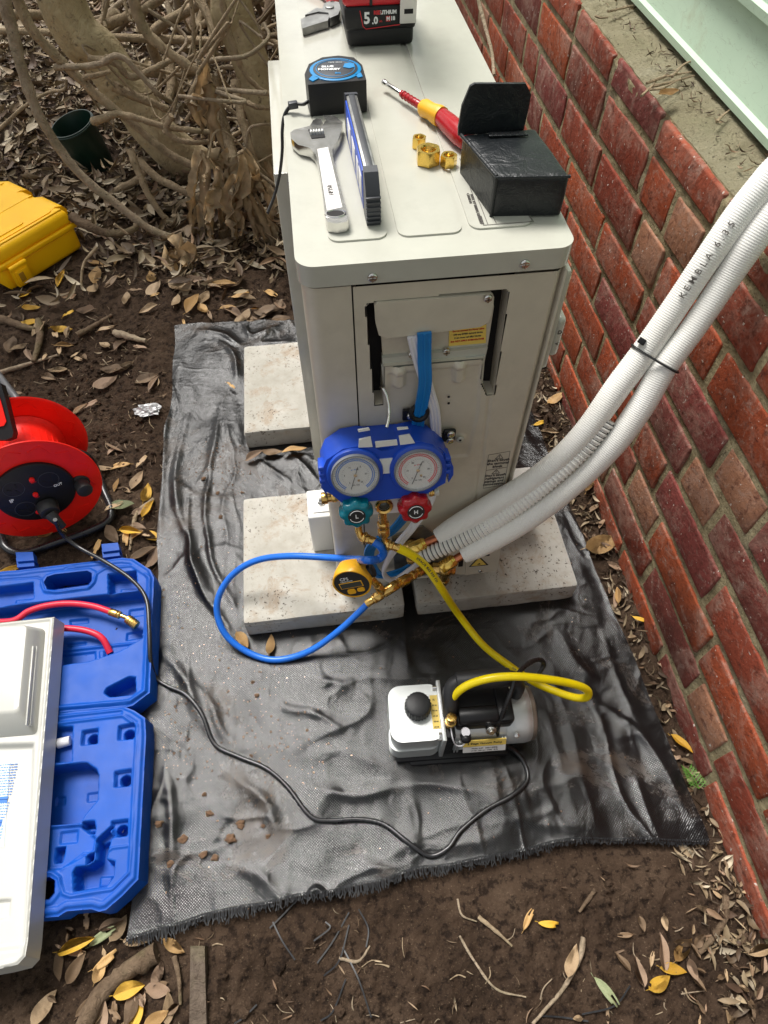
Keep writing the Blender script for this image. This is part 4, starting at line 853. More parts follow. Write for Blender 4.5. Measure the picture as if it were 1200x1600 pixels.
# things on the ledge
p = PX(1045, 142, .62); o = None
leaf(PZ(1045, 145, .725), .035, 5, 'ochre', 'single orange leaf on the mortar ledge under the boards')
for k, pts in enumerate([[(1020, 135), (1050, 128), (1085, 118)], [(1010, 130), (1040, 120), (1080, 112)], [(1015, 140), (1035, 138), (1060, 125)], [(950, 18), (975, 12), (990, 8)], [(930, 25), (940, 28), (950, 27)], [(1050, 120), (1070, 100), (1095, 92)], [(1002, 150), (1015, 138), (1025, 128)], [(1120, 190), (1130, 180), (1140, 172)]]):
    b = MB(); skin_tube(b, [PZ(*q, .722 + .003 * (k % 3)) for q in pts], [.0022, .002, .001], 6, 4, k, .2); done(b, 'ledge_twig', M['vine'], label='dry grey twig resting on the mortar ledge below the boards', cat='twig', group='dry twigs on the mortar ledge')
def s_ledge(r, N): return np.stack([r.uniform(XW + .03, .675, N), r.uniform(-.3, 2.5, N)], 1)
litter('ledge_debris', 'small dry leaf debris gathered along the mortar ledge', 500, s_ledge, (.006, .02), LP, lambda a_, b_: .712, .006, 7, True)
# ================================================================ OUTDOOR UNIT
H1, H2 = .760, .785; UW, UL, ZB = .290, .80, .105
ac = thing('outdoor_unit', 'beige air conditioning outdoor unit with its service cover removed, tools on its lid', 'air conditioner', Vector((UW / 2, UL / 2, .06)))
# body shell with rounded vertical corners, front side left to the service panel
b = MB(); b.prism(rrect(0, .030, UW, UL, .006), ZB, H1 - .004); done(b, 'body', M['ac_front'], ac)
# left corner column (rounded)
b = MB(); pts = [(.0530, .0)] + [(.019 - .019 * math.sin(R_(a)), .019 - .019 * math.cos(R_(a))) for a in np.linspace(0, 90, 9)] + [(0, .0295), (.0530, .0295)]
b.prism(pts, ZB, H1 - .0035, ang=50); done(b, 'corner_panel', M['ac_front'], ac)
# service panel as a height field over x,z with the opening cut out
def P0(px, py): p = PY(px, py, 0); return (p.x, p.z)
st = .002; xs = np.arange(.0548, UW + .0001, st); zs = np.arange(ZB - .012, H1 - .004, st); X, Z = np.meshgrid(xs, zs)
op = [P0(*q) for q in [(580, 474), (790, 452), (797, 462), (770, 616), (763, 616), (762, 590), (775, 572), (757, 560), (600, 572), (596, 632), (586, 633), (572, 484)]]
OPEN = [P0(572, 480), P0(577, 474), P0(788, 452), P0(795, 457), P0(772, 617), P0(761, 617), P0(752, 597), P0(755, 560), P0(600, 573), P0(598, 632), P0(586, 633)]
so = sdf(X, Z, OPEN); D = np.zeros_like(X)
D += .012 * (1 - sstep(X, UW - .012, UW)) - .012                         # rounded right edge
emb = [P0(606, 585), P0(752, 570), P0(748, 640), P0(732, 712), P0(606, 724)]
se = sdf(X, Z, emb); D -= .0025 * (1 - sstep(se, -.003, .002))
for q in [(632, 600, 632, 580), (725, 592, 726, 572)]:
    a_, c_ = P0(q[0] - 8, q[1]), P0(q[2] - 8, q[3]); d = dline(X, Z, [a_, c_]); D += .006 * (1 - sstep(d, .004, .009))
for q in [(612, 690), (725, 690 - 5)]: d = np.hypot(X - P0(*q)[0], Z - P0(*q)[1])
scr = P0(719, 686); d = np.hypot(X - scr[0], Z - scr[1]); D += .0035 * (1 - sstep(d, .006, .010))
cr = dline(X, Z, [P0(765, 622), P0(742, 800), P0(727, 900)]); D -= .0018 * (1 - sstep(cr, .001, .003)) * (Z < .58)
D += .0018 * fbm(X, Z, 4, 2, 60)
Pm_ = np.stack([X, -D, Z], -1); grid_mesh('service_panel', Pm_, M['ac_front'], ac, keepmask=so > 0)
b = MB(); b.box((UW - .003, .0, ZB - .012), (UW, .031, H1 - .004), .001); b.box((.0548, .0, ZB - .012), (.290, .03, ZB - .010)); done(b, 'panel_edge', M['ac_front'], ac)
# rim turning inward round the opening
b = MB(); q = OPEN
for i in range(len(q)):
    a_, c_ = q[i], q[(i + 1) % len(q)]
    t = bmesh.new(); V = [t.verts.new(v) for v in [(a_[0], .0005, a_[1]), (c_[0], .0005, c_[1]), (c_[0], .029, c_[1]), (a_[0], .029, a_[1])]]; t.faces.new(V); b.add(t)
done(b, 'opening_rim', M['ac_front'], ac, flat=True)
b = MB(); z_ = [P0(572, 478)[1] - .19, P0(572, 478)[1] + .01]; b.box((.060, .0265, .545), (.240, .0290, .745)); done(b, 'opening_shade', M['gap'], ac, flat=True)  # black sheet painted in for the shade of the opening's depth
# inner plate, flap, flange
def facepoly(pts, y): return [(PY(px, py, y).x, PY(px, py, y).z) for px, py in pts]
MXZ = Matrix(((1, 0, 0, 0), (0, 0, 1, 0), (0, 1, 0, 0), (0, 0, 0, 1)))         # prism in x,z ; height goes to +y
def fprism(b, pts, y0, y1, bevel=0, px=True, ang=20):
    pl = facepoly(pts, y0) if px else pts
    b.prism(pl, y0, y1, bevel, M=MXZ, ang=ang)
b = MB(); fprism(b, [(594, 500), (772, 478), (762, 540), (756, 572), (600, 585)], .012, .020); done(b, 'inner_plate', M['ac_front'], ac)
b = MB(); fprism(b, [(596, 573), (758, 556), (754, 600), (600, 610)], .0035, .009, .001); fprism(b, [(597, 560), (762, 543), (758, 560), (598, 575)], .006, .012, .001)
done(b, 'upper_flange', M['ac'], ac)
fl = [(585, 478), (590, 473), (768, 460), (772, 464), (771, 476), (768, 492), (762, 505), (750, 511), (605, 529), (592, 524), (587, 505)]
b = MB(); fprism(b, fl, -.002, .004, .0018); done(b, 'terminal_cover', M['ac_front'], ac)
for px, py, y in [(762, 465, -.003), (697, 548, .009), (643, 553, .009)]:
    b = MB(); p = PY(px, py, y); b.cyl(p, p + Vector((0, -.004, 0)), .0055, .0042, bevel=.001)
    for s in ((1, .2), (.2, 1)): b.box((p.x - .0035 * s[0] - .0004, p.y - .0046, p.z - .0035 * s[1] - .0004), (p.x + .0035 * s[0] + .0004, p.y - .0035, p.z + .0035 * s[1] + .0004))
    done(b, 'inner_screw', M['chrome'], ac)
b = MB(); p = PY(719, 686, -.004); b.cyl(p, p + Vector((0, -.003, 0)), .006, .005, bevel=.001); done(b, 'rivet_screw', M['ac'], ac)
b = MB(); p = PY(719, 688, -.0075); b.cyl(p, p + Vector((0, -.0006, 0)), .0018)
for q in [(701, 620), (701, 630)]: p = PY(*q, -.0005); b.cyl(p, p + Vector((0, -.0006, 0)), .0018)
done(b, 'screw_holes', M['gap'], ac)
# yellow warning sticker
b = MB(); fprism(b, [(702, 516), (760, 507), (759, 536), (701, 541)], .0108, .0115); done(b, 'warning_sticker', M['label_yellow'], ac)
FS = frame(PY(731, 524, .0104), (PY(760, 521, .0104) - PY(702, 527, .0104)), (0, 0, 1))
def ft(F, dx, dy): return F @ T(dx, dy, 0)
for i, s in enumerate(['Do not connect the Power cable', 'with any DRED demand device', 'It can never tell SELV device', 'DO NOT APPLY OVERVOLTAGE']): text(s, .0030, ft(FS, 0, .008 - i * .0052, ), M['ink_red' if i % 3 == 0 else 'ink_soft'], ac, sx=.95)
# lid: rounded slab, raised panels
zl = H1; b = MB(); b.prism(rrect(-.003, -.003, UW + .003, UL + .003, .020, 8), zl, H2, .008, 4, ang=60); lid = done(b, 'lid', M['ac'], ac)
def L3(px, py): p = PZ(px, py, H2); return (p.x, p.y)
b = MB()
for pa in [(.034, .036, .097, .74), (.1085, .036, .178, .74), (.187, .040, .256, .74)]:
    b.prism(rrect(*pa, .012, 6), H2 - .003, H2 + .0020, .0018, 2)
done(b, 'raised_lid_panels', M['ac'], lid)
for q in [(582, 433), (820, 412)]:
    b = MB(); p = PY(*q, -.003); b.cyl(p, p + Vector((0, -.003, 0)), .0058, .0046, bevel=.001); b.box((p.x - .004, p.y - .0038, p.z - .0006), (p.x + .004, p.y - .0028, p.z + .0006)); b.box((p.x - .0006, p.y - .0038, p.z - .004), (p.x + .0006, p.y - .0028, p.z + .004)); done(b, 'lid_screw', M['chrome'], lid)
for q in [(450, 234), (454, 283)]:
    b = MB(); p = PX(*q, -.004); b.cyl(p, p + Vector((-.004, 0, 0)), .0055, .0045, bevel=.001); done(b, 'lid_screw', M['chrome'], lid)
# printed diagram on the lid under the pouch
b = MB(); a_, c_ = PZ(752, 352, H2 + .0022), PZ(832, 347, H2 + .0022); z = H2 + .0023
def line(b, p, q, w, z): p, q = Vector((p[0], p[1], z)), Vector((q[0], q[1], z)); b.ribbon([p, q], w, .0003, (0, 0, 1), sm=0)
for u0, u1 in [((755, 355), (833, 349)), ((833, 349), (823, 337)), ((755, 355), (718, 250)), ((775, 352), (768, 338)), ((762, 354), (725, 258))]: line(b, L3(*u0), L3(*u1), .0007, z)
done(b, 'lid_diagram', M['ink_soft'], lid)
for i, (q, s) in enumerate([((733, 310), 'CAUTION'), ((744, 326), 'REFER TO WIRING DIAGRAM'), ((752, 344), 'SERVICE')]):
    d = Vector((PZ(q[0] + 6, q[1] + 18, z) - PZ(*q, z))); text(s, .0045, frame(PZ(*q, z), d, (1, 0, 0)), M['ink_soft'], lid)
# left guard panel
yn, yf_ = .305, .672; b = MB()
b.box((-.026, yn, .105), (-.0005, yf_, .722), .002); done(b, 'side_guard', M['ac'], ac)
# right side pipe cover / handle with marks
b = MB(); x = UW
b.box((x - .001, .012, .60), (x + .012, .10, .745), .004); b.box((x + .011, .016, .615), (x + .024, .075, .675), .006, 3); done(b, 'side_cover', M['ac'], ac)
b = MB()
for z, r in ((.655, .004), (.635, .0035)): b.torus((x + .0245, .040, z), r, .0008, M=I4, n=16, k=5) if False else b.box((x + .0238, .014 + .02 - r, z - r), (x + .0246, .014 + .02 + r, z + r), .0005)
done(b, 'cover_marks', M['ink_soft'], ac)
F = frame(PY(881, 487, .0155), (1, 0, 0), (0, 0, 1)); text('D', .008, frame(Vector((x + .018, .0155, .655)), (1, 0, 0), (0, 0, 1)), M['ink_soft'], ac); text('<', .008, frame(Vector((x + .018, .0155, .637)), (1, 0, 0), (0, 0, 1)), M['ink_soft'], ac)
# seam line shadow and lower valve plate
b = MB(); b.box((.0532, .004, ZB), (.0546, .029, H1 - .004)); done(b, 'panel_seam', M['gap'], ac, flat=True)
b = MB(); fprism(b, [(700, 897), (701, 878), (727, 862), (727, 898)], -.0035, .002, .0008)
b2 = facepoly([(727, 899), (728, 868), (735, 815), (792, 800), (777, 891)], -.006); b.prism(b2, -.006, .001, .001, M=MXZ); done(b, 'valve_plate', M['ac_front'], ac)
b = MB(); fprism(b, [(716, 886), (717, 876), (724, 875), (723, 885)], -.0042, -.0036); done(b, 'plate_slot', M['gap'], ac, flat=True); b = MB(); fprism(b, [(745, 868), (765, 866), (765, 868.5), (745, 870.5)], -.0068, -.0062); done(b, 'plate_slot', M['gap'], ac, flat=True)
tri = [(733, 886), (749, 870), (763, 883)]; b = MB(); fprism(b, tri, -.0070, -.0060); done(b, 'warning_triangle', M['ink'], ac)
cx_, cy_ = sum(p[0] for p in tri) / 3, sum(p[1] for p in tri) / 3; b = MB(); fprism(b, [(cx_ + (x_ - cx_) * .78, cy_ + (y_ - cy_) * .78) for x_, y_ in tri], -.0076, -.0069); done(b, 'triangle_face', M['label_yellow'], ac)
b = MB(); p = PY(748.5, 881.5, -.0078); b.box((p.x - .003, p.y - .0004, p.z - .001), (p.x + .003, p.y, p.z)); b.ball(p + Vector((0, 0, .002)), .0014, sub=2); done(b, 'triangle_symbol', M['ink'], ac)
b = MB(); p = PY(750, 891.5, -.006); b.cyl(p, p + Vector((0, -.003, 0)), .0045, .0035, bevel=.0007); done(b, 'plate_screw', M['chrome'], ac)
# Don't touch label printed on the panel
FL = frame(PY(776, 734, -.0012), PY(795, 708, -.0012) - PY(764, 711, -.0012), (0, 0, 1)); q = [onf(FL, *p) for p in [(763.5, 711), (797, 705), (787.5, 758), (755, 763)]]
b = MB(FL)
for i in range(4): b.ribbon([q[i] * 1.0, q[(i + 1) % 4] * 1.0], .0005, .0003, (0, 0, 1), sm=0)
m1 = (q[0] * .55 + q[3] * .45), (q[1] * .55 + q[2] * .45); b.ribbon([m1[0], m1[1]], .0005, .0003, (0, 0, 1), sm=0)
done(b, 'label_outline', M['ink_soft'], ac, flat=True)
top, bot = (q[0].y + q[1].y) / 2, (q[2].y + q[3].y) / 2; hh = top - bot; mx = (q[0].x + q[1].x + q[2].x + q[3].x) / 4
for f, s in [(.20, "Don't touch"), (.29, 'the terminal'), (.38, 'block'), (.64, "Don't touch"), (.73, 'refrigerant'), (.82, 'pipings and'), (.91, 'connections')]:
    text(s, .0068, FL @ T(mx, top - hh * f, .0002), M['ink_soft'], ac, bold=.0001)
for f in (.10, .53):
    b = MB(FL); c = Vector((mx, top - hh * f, 0)); w = .006
    for a_, e in (((-w, -.005), (0, .005)), ((0, .005), (w, -.005)), ((w, -.005), (-w, -.005)), ((0, .002), (0, -.003))): b.ribbon([c + Vector((*a_, 0)), c + Vector((*e, 0))], .0008, .0003, (0, 0, 1), sm=0)
    done(b, 'label_triangle', M['ink_soft'], ac, flat=True)
# bottom feet / base pan
b = MB(); b.box((.004, .02, .090), (UW - .004, UL - .01, ZB + .002), .003); done(b, 'base_pan', M['ac_front'], ac)
# black p clips
def pclip(px, py, w, nm='cable_clip'):
    b = MB(); p = PY(px, py, 0); b.box((p.x - .011, -.006, p.z - .010), (p.x + .009, -.0012, p.z + .010), .0015); return b, p
b, p = pclip(641, 644, 0); done(b, 'clip_plate', M['black'], ac); b = MB(); b.cyl((p.x, -.006, p.z), (p.x, -.0105, p.z), .0065, .005, bevel=.001); b.box((p.x - .004, -.0112, p.z - .0006), (p.x + .004, -.0104, p.z + .0006)); done(b, 'clip_screw', M['chrome'], ac)
b = MB(); p = PY(701, 676, 0); b.box((p.x - .009, -.008, p.z - .012), (p.x + .009, -.0012, p.z + .012), .004, 3); b.box((p.x - .020, -.006, p.z - .005), (p.x - .005, -.002, p.z + .004), .001); done(b, 'clip_plate', M['black'], ac)
b = MB()
for dz in (-.0065, .0065): b.cyl((p.x + .001, -.008, p.z + dz), (p.x + .001, -.012, p.z + dz), .006, .005, bevel=.001)
done(b, 'clip_screws', M['chrome'], ac)
# service valves behind the flare nuts
p1 = PY(648, 850, -.012); p2 = PY(700, 885, -.012)
for p, s in ((p1, 1), (p2, 1.15)):
    b = MB(); b.cyl(p + Vector((-.03, .0, .0)), p + Vector((.012, -.006, -.004)), .010 * s, n=6, bevel=.001); b.ball(p + Vector((-.006, -.004, -.002)), .0135 * s, sub=3); b.cyl(p + Vector((-.006, -.004, -.002)), p + Vector((-.006, -.006, -.034)), .0078 * s, bevel=.001); b.cyl(p + Vector((-.006, -.006, -.034)), p + Vector((-.006, -.0065, -.045)), .0095 * s, n=6, bevel=.001)
    b.cyl(p + Vector((-.03, 0, 0)), p + Vector((-.042, .002, .0)), .0075 * s, n=6, bevel=.001)
    done(b, 'service_valve', M['brass'], ac)
b = MB(); fprism(b, [(612, 838), (660, 822), (700, 852), (700, 895), (618, 905)], -.003, .0005, .001); done(b, 'valve_bracket', M['steel'], ac)
# mounting blocks
for nm, x0_, x1_, y_, lb in [('l', -.0440, -.001, .104, 'white plastic mounting block at the left front foot of the unit, with a bolt'), ('r', UW + .001, .402, .108, 'white plastic mounting block at the right front foot, half under the pipes')]:
    mb_ = thing('mounting_block', lb, 'mounting block', Vector(((x0_ + x1_) / 2, y_ + .03, .06)))
    zt = .182; b = MB(); b.box((x0_, y_, .0605), (x1_, y_ + .066, zt), .004, 3); 
    done(b, 'block_body', M['white'], mb_)
    if nm == 'l':
        b = MB(); b.box((-.034, y_ + .010, zt), (-.003, y_ + .056, zt + .003), .0012); done(b, 'slotted_plate', M['chrome'] if False else M['white'], mb_)
        b = MB(); b.cyl((-.018, y_ + .034, zt + .003), (-.018, y_ + .034, zt + .005), .011); b.cyl((-.018, y_ + .034, zt + .005), (-.018, y_ + .034, zt + .012), .008, n=6, bevel=.001); b.cyl((-.018, y_ + .034, zt + .012), (-.018, y_ + .034, zt + .022), .004); done(b, 'bolt', M['chrome'], mb_)
# flat cables (blue earth sheath and white interconnect)
b = MB(); w = .016
P = [PY(663, 520, -.006), PY(663, 560, -.008), PY(664, 600, -.011), PY(658, 635, -.010), PY(653, 660, -.010), PY(650, 700, -.012), PY(645, 760, -.012), PY(636, 800, -.016), PY(612, 830, -.030), PY(585, 848, -.045), PY(577, 870, -.040), PY(592, 898, -.022), PY(625, 893, -.018), PY(650, 880, -.012)]
b.ribbon(P, .0165, .004, (0, -1, 0), sm=8); b.ribbon([p + Vector((0, -.0025, 0)) for p in P], .0022, .0016, (0, -1, 0), sm=8)
for s in (-.006, .006): b.ribbon([p + Vector((s, -.0018, 0)) for p in P[:7]], .0022, .0016, (0, -1, 0), sm=8)
done(b, 'blue_flat_cable', M['cable_blue'], label='flat blue cable hanging from the open terminal cover behind the gauges', cat='cable')
b = MB(); P = [PY(646, 525, -.002), PY(654, 560, -.003), PY(668, 605, -.004), PY(678, 640, -.005), PY(681, 680, -.006), PY(680, 730, -.010), PY(672, 780, -.020), PY(645, 822, -.052), PY(625, 846, -.060), PY(605, 876, -.052), PY(600, 896, -.046), PY(615, 906, -.040), PY(640, 890, -.032), PY(668, 868, -.025), PY(685, 858, -.022)]
for s in (-.0042, 0, .0042): b.tube([p + Vector((s * (1 if i < 9 else 0), -.001, s * (0 if i < 9 else -1))) for i, p in enumerate(P)], .0036, 8, sm=6)
done(b, 'white_flat_cable', M['cable_white'], label='ribbed white cable running down from the terminal cover and looping under the gauges', cat='cable')
b = MB(); p = PY(655, 645, -.011); b.torus((0, 0, 0), .0105, .0035, M=T(p.x, p.y, p.z) @ RX(72), n=24); done(b, 'clip_loop', M['black'], ac)
# ================================================================ PIPES
def pd(px, py, t, d0=1.050, d1=.765): return PD(px, py, d0 + (d1 - d0) * t)
def corr(b, pts, r, pitch, amp, n=18, sm=14, per=4, mi=0):
    P = catmull(pts, sm); d = [0]
    for i in range(1, len(P)): d.append(d[-1] + (P[i] - P[i - 1]).length)
    N = int(d[-1] / pitch * per); out = []; j = 0
    for k in range(N + 1):
        s = d[-1] * k / N
        while j < len(d) - 2 and d[j + 1] < s: j += 1
        out.append(P[j].lerp(P[j + 1], min(1, (s - d[j]) / max(d[j + 1] - d[j], 1e-9))))
    b.tube(out, lambda t: (r(t) if callable(r) else r) + amp * math.cos(2 * math.pi * t * N / per), n, sm=0, mi=mi); return d[-1]
U_ = [(684, 840, 0), (725, 815, .04), (775, 785, .12), (822, 757, .2), (870, 720, .29), (918, 670, .38), (965, 605, .48), (1010, 545, .57), (1060, 472, .69), (1105, 405, .8), (1155, 335, .9), (1200, 280, .98), (1260, 205, 1.08)]
L_ = [(723, 867, 0), (766, 845, .04), (815, 817, .1), (868, 780, .19), (920, 735, .28), (965, 687, .38), (1005, 630, .48), (1037, 575, .57), (1085, 510, .67), (1135, 436, .78), (1175, 377, .88), (1215, 325, .96), (1275, 250, 1.06)]
def tp(t): return .0176 - .0035 * math.exp(-t / .02) + .0008 * math.sin(t * 20)
pi_ = thing('insulated_pipe', 'upper white insulated pipe with printed lettering, running up past the brick wall', 'pipe', pd(*U_[0]))
b = MB(); corr(b, [pd(*q) for q in U_] + [Vector((.645, .215, .93)), Vector((.72, .26, .955))], tp, .0030, .00024); done(b, 'insulation', M['insul'], pi_)
def ptext(s, pts, parent, size, start, adv=.85, rad=.0188, mat='ink_soft'):
    P = catmull(pts, 20); cum = [0]
    for i in range(1, len(P)): cum.append(cum[-1] + (P[i] - P[i - 1]).length)
    d = cum[min(int(start), len(P) - 2)]
    for ch in s:
        w = size * adv * (1.25 if ch in 'MW' else .55 if ch in ' .1I/' else 1); d += w / 2
        if d > cum[-2]: break
        i = max(k for k in range(len(cum)) if cum[k] <= d); tg = (P[min(i + 2, len(P) - 1)] - P[max(i - 1, 0)]).normalized(); c = P[i].lerp(P[min(i + 1, len(P) - 1)], (d - cum[i]) / max(cum[min(i + 1, len(P) - 1)] - cum[i], 1e-9)); v = (CAM - c).normalized(); nn = (v - tg * v.dot(tg)).normalized()
        if ch != ' ': text(ch, size, frame(c + nn * rad, tg, nn.cross(tg)), M[mat], parent, bold=.00005)
        d += w / 2
ptext('KEMBLA 6.35', [pd(*q) for q in U_], pi_, .0115, 20 * 8.1)
p2_ = thing('insulated_pipe', 'lower white insulated pipe, nearest the camera side, ending beside the warning triangle', 'pipe', pd(*L_[0]))
b = MB(); corr(b, [pd(*q) for q in L_] + [Vector((.645, .145, .885)), Vector((.72, .19, .915))], tp, .0030, .00024); done(b, 'insulation', M['insul'], p2_)
for root, q0, q1, lb in ((pi_, U_[0], (655, 853), 0), (p2_, L_[0], (702, 880), 0)):
    a_ = pd(*q0); e = PD(q1[0], q1[1], depth(a_) + .004); dr = (a_ - e).normalized(); b = MB(); b.cyl(a_ + dr * .01, e, .0068, bevel=.0005); done(b, 'copper_tube', M['copper'], root)
    b = MB(); b.cyl(e + dr * .007, e - dr * .016, .0115, n=6, bevel=.0012); b.cyl(e + dr * .007, e + dr * .012, .0115, .0085); done(b, 'flare_nut', M['gold'], root)
b = MB(); Cn = [(655, 872, .01), (700, 853, .06), (745, 832, .10), (790, 805, .16), (835, 772, .24), (875, 738, .31), (915, 700, .38), (950, 655, .45)]
d_ = corr(b, [pd(*q) + (CAM - pd(*q)).normalized() * -.010 for q in Cn], .0120, .0072, .0011, per=8)
cnd = thing('corrugated_conduit', 'thin grey and white ribbed conduit sandwiched between the two white pipes', 'conduit', pd(*Cn[0])); done(b, 'conduit_tube', M['insul'], cnd)
b = MB(); Pc = catmull([pd(*q) + (CAM - pd(*q)).normalized() * -.010 for q in Cn], 14); N = int(d_ / .0072); acc = [0]
for i in range(1, len(Pc)): acc.append(acc[-1] + (Pc[i] - Pc[i - 1]).length)
for k in range(1, N):
    s = acc[-1] * (k + .5) / N; j = max(i for i in range(len(acc) - 1) if acc[i] <= s); p = Pc[j].lerp(Pc[j + 1], (s - acc[j]) / (acc[j + 1] - acc[j])); tg = (Pc[j + 1] - Pc[j]).normalized()
    Mq = T(*p) @ Vector((0, 0, 1)).rotation_difference(tg).to_matrix().to_4x4(); b.torus((0, 0, 0), .01135, .0008, M=Mq, n=20, k=5)
done(b, 'dark_grooves', M['grey_plastic'], cnd)
# cable tie
pm = (pd(1010, 545, .57) + pd(1037, 575, .575)) / 2; a_ = pd(1010, 545, .57); e_ = pd(1035, 577, .57); tg = (pd(1060, 472, .69) - pd(965, 605, .48)).normalized(); ac_ = (e_ - a_); ac_ = (ac_ - tg * ac_.dot(tg)); hw = ac_.length / 2 + .0186; ac_.normalize(); nn = tg.cross(ac_)
tie = thing('cable_tie', 'black cable tie strapping the two white pipes together', 'cable tie', pm); b = MB()
pts = [pm + ac_ * (math.copysign(abs(math.cos(a)) ** .75, math.cos(a)) * hw) + nn * (math.copysign(abs(math.sin(a)) ** .75, math.sin(a)) * .0192) for a in np.linspace(0, 2 * math.pi, 28)[:-1]]
b.ribbon(pts + [pts[0]], .0055, .0016, [list(p - pm) for p in pts + [pts[0]]], sm=0) if False else b.tube(pts, .0024, 8, closed=True, sm=3, flat=.6); done(b, 'strap', M['black'], tie)
b = MB(); p = PD(1003, 533, depth(pm) - .016); b.box((-.005, -.004, -.003), (.005, .004, .004), .001, M=frame(p, ac_, tg)); done(b, 'tie_head', M['black'], tie)
# ================================================================ GAUGE MANIFOLD
TL = 18
FM = frame(PY(601, 722, -.058), (1, 0, 0), (0, math.sin(R_(TL)), math.cos(R_(TL))))      # z axis points out of the gauges
mf = thing('gauge_manifold', 'blue two gauge refrigerant manifold hanging by a hook on the front of the unit', 'manifold gauge', FM)
def lm(px, py, h=0): q = onf(FM, px, py, h); return (q.x, q.y)
# housing outline on the front plane
top_ = [(500, 757), (499, 722), (505, 700), (525, 682), (555, 672), (575, 669), (600, 668), (650, 664), (672, 672), (692, 690), (700, 710), (701, 735), (695, 752), (680, 768), (520, 780)]
f_out = [(503, 762), (502, 735), (510, 716), (535, 699), (562, 694), (585, 697), (595, 702), (612, 700), (624, 692), (650, 686), (675, 692), (692, 707), (698, 727), (695, 752), (684, 758), (668, 768), (632, 775), (575, 781), (535, 784), (518, 770)]
gl, gr = lm(554, 735), lm(651, 727.5); RG = .0305
uo = [lm(*p) for p in f_out]
b = MB(FM); b.prism(uo, -.048, .004, .004, 3, ang=25); 
for g in (gl, gr): b.cyl((g[0], g[1], -.04), (g[0], g[1], .010), RG + .0065, n=48, bevel=.003)
hs = done(b, 'rubber_housing', M['blue_dark'], mf)
b = MB(FM); crn = [lm(*p, -.046) for p in [(500, 735), (502, 708), (520, 686), (548, 673), (575, 669), (600, 667), (628, 665), (655, 665), (678, 674), (692, 688), (699, 704), (699, 716)]]
crn_in = [(x * .93, y - .012) for x, y in crn[::-1]]; b.prism(crn + crn_in, -.052, -.004, .003, 3, ang=25); done(b, 'housing_crown', M['blue_dark'], mf)
b = MB(FM)
for pl in ([(561, 686), (579, 682), (582, 697), (560, 698)], [(623, 681), (640, 678), (648, 691), (625, 694)], [(586, 690), (620, 687), (621, 694), (587, 698)], [(593, 717), (613, 715), (609, 738), (598, 739)], [(559, 671), (576, 668), (578, 671), (560, 674)], [(620, 668), (637, 667), (638, 669), (621, 671)]):
    b.prism([lm(*p, .004) for p in pl], .0030, .0062, .001)
done(b, 'white_insert', M['white'], mf)
for side in (-1, 1):
    x = (lm(503, 740)[0] if side < 0 else lm(699, 725)[0]); b = MB(FM)
    for k in range(3): y = (lm(503, 740)[1] if side < 0 else lm(699, 725)[1]) + .010 - k * .010; b.box((x - .004, y - .003, -.02), (x + .004, y + .003, .005), .0015)
    done(b, 'side_lug', M['blue_dark'], hs)
for (g, rc, nm, nums) in ((gl, 'ink_blue', 'low', ['0', '5', '10', '15', '20', '25']), (gr, 'ink_red', 'high', ['0', '10', '20', '30', '40', '50'])):
    Fg = FM @ T(g[0], g[1], .0105)
    ga = []
    b = MB(Fg); b.lathe([(RG + .0008, -.002), (RG + .0012, -.002), (RG + .0014, .002), (RG + .0008, .0046), (RG - .0006, .0046), (RG - .0008, .001)], 48, caps=False); gz = done(b, 'gauge', M['grey_rim'], mf)
    b = MB(Fg); b.cyl((0, 0, -.001), (0, 0, .0006), RG - .0004, n=48); done(b, 'dial', M['dial'], gz)
    b = MB(Fg)
    b.torus((0, 0, .0009), RG - .0056, .0009, n=48, k=5, a0=-55 - 360 + 360, a1=235); b.torus((0, 0, .0009), RG - .0080, .0008, n=48, k=5, a0=-55, a1=235); done(b, 'colour_scale', M[rc], gz)
    b = MB(Fg)
    for k in range(51):
        a = R_(235 - k * 290 / 50); r1 = RG - .0022; r0 = r1 - (.0028 if k % 5 == 0 else .0015); c, s = math.cos(a), math.sin(a); b.ribbon([(c * r0, s * r0, .0011), (c * r1, s * r1, .0011)], .00035, .0002, (0, 0, 1), sm=0)
    for k in range(31):
        a = R_(235 - k * 290 / 30); r1 = RG - .0125; r0 = r1 - .0014; c, s = math.cos(a), math.sin(a); b.ribbon([(c * r0, s * r0, .0011), (c * r1, s * r1, .0011)], .0003, .0002, (0, 0, 1), sm=0)
    done(b, 'tick_marks', M['ink_soft'], gz, flat=True)
    for k, s in enumerate(nums): a = R_(235 - k * 58); text(s, .0034, Fg @ T(math.cos(a) * (RG - .0165), math.sin(a) * (RG - .0165), .0009), M['ink_soft'], gz)
    text('kPa  R32', .0026, Fg @ T(0, -.0155, .0009), M['ink_soft'], gz); text('psi  R410A', .0023, Fg @ T(0, .0085, .0009), M[rc], gz)
    b = MB(Fg @ T(0, 0, .0016) @ RZ(72 if nm == 'low' else 68)); b.prism([(-.022, -.0005), (.009, -.0005), (.009, -.0014), (.014, 0), (.009, .0014), (.009, .0005), (-.022, .0005)], 0, .0005); done(b, 'needle', M['ink'], gz)
    b = MB(Fg); b.cyl((0, 0, .001), (0, 0, .0030), .0022, bevel=.0004); b.cyl((.004, -.0085, .001), (.004, -.0085, .0018), .0018); done(b, 'needle_hub', M['brass'], gz)
    b = MB(Fg); b.cyl((0, 0, .0034), (0, 0, .0040), RG - .0009, n=48); done(b, 'lens', M['glass'], gz)
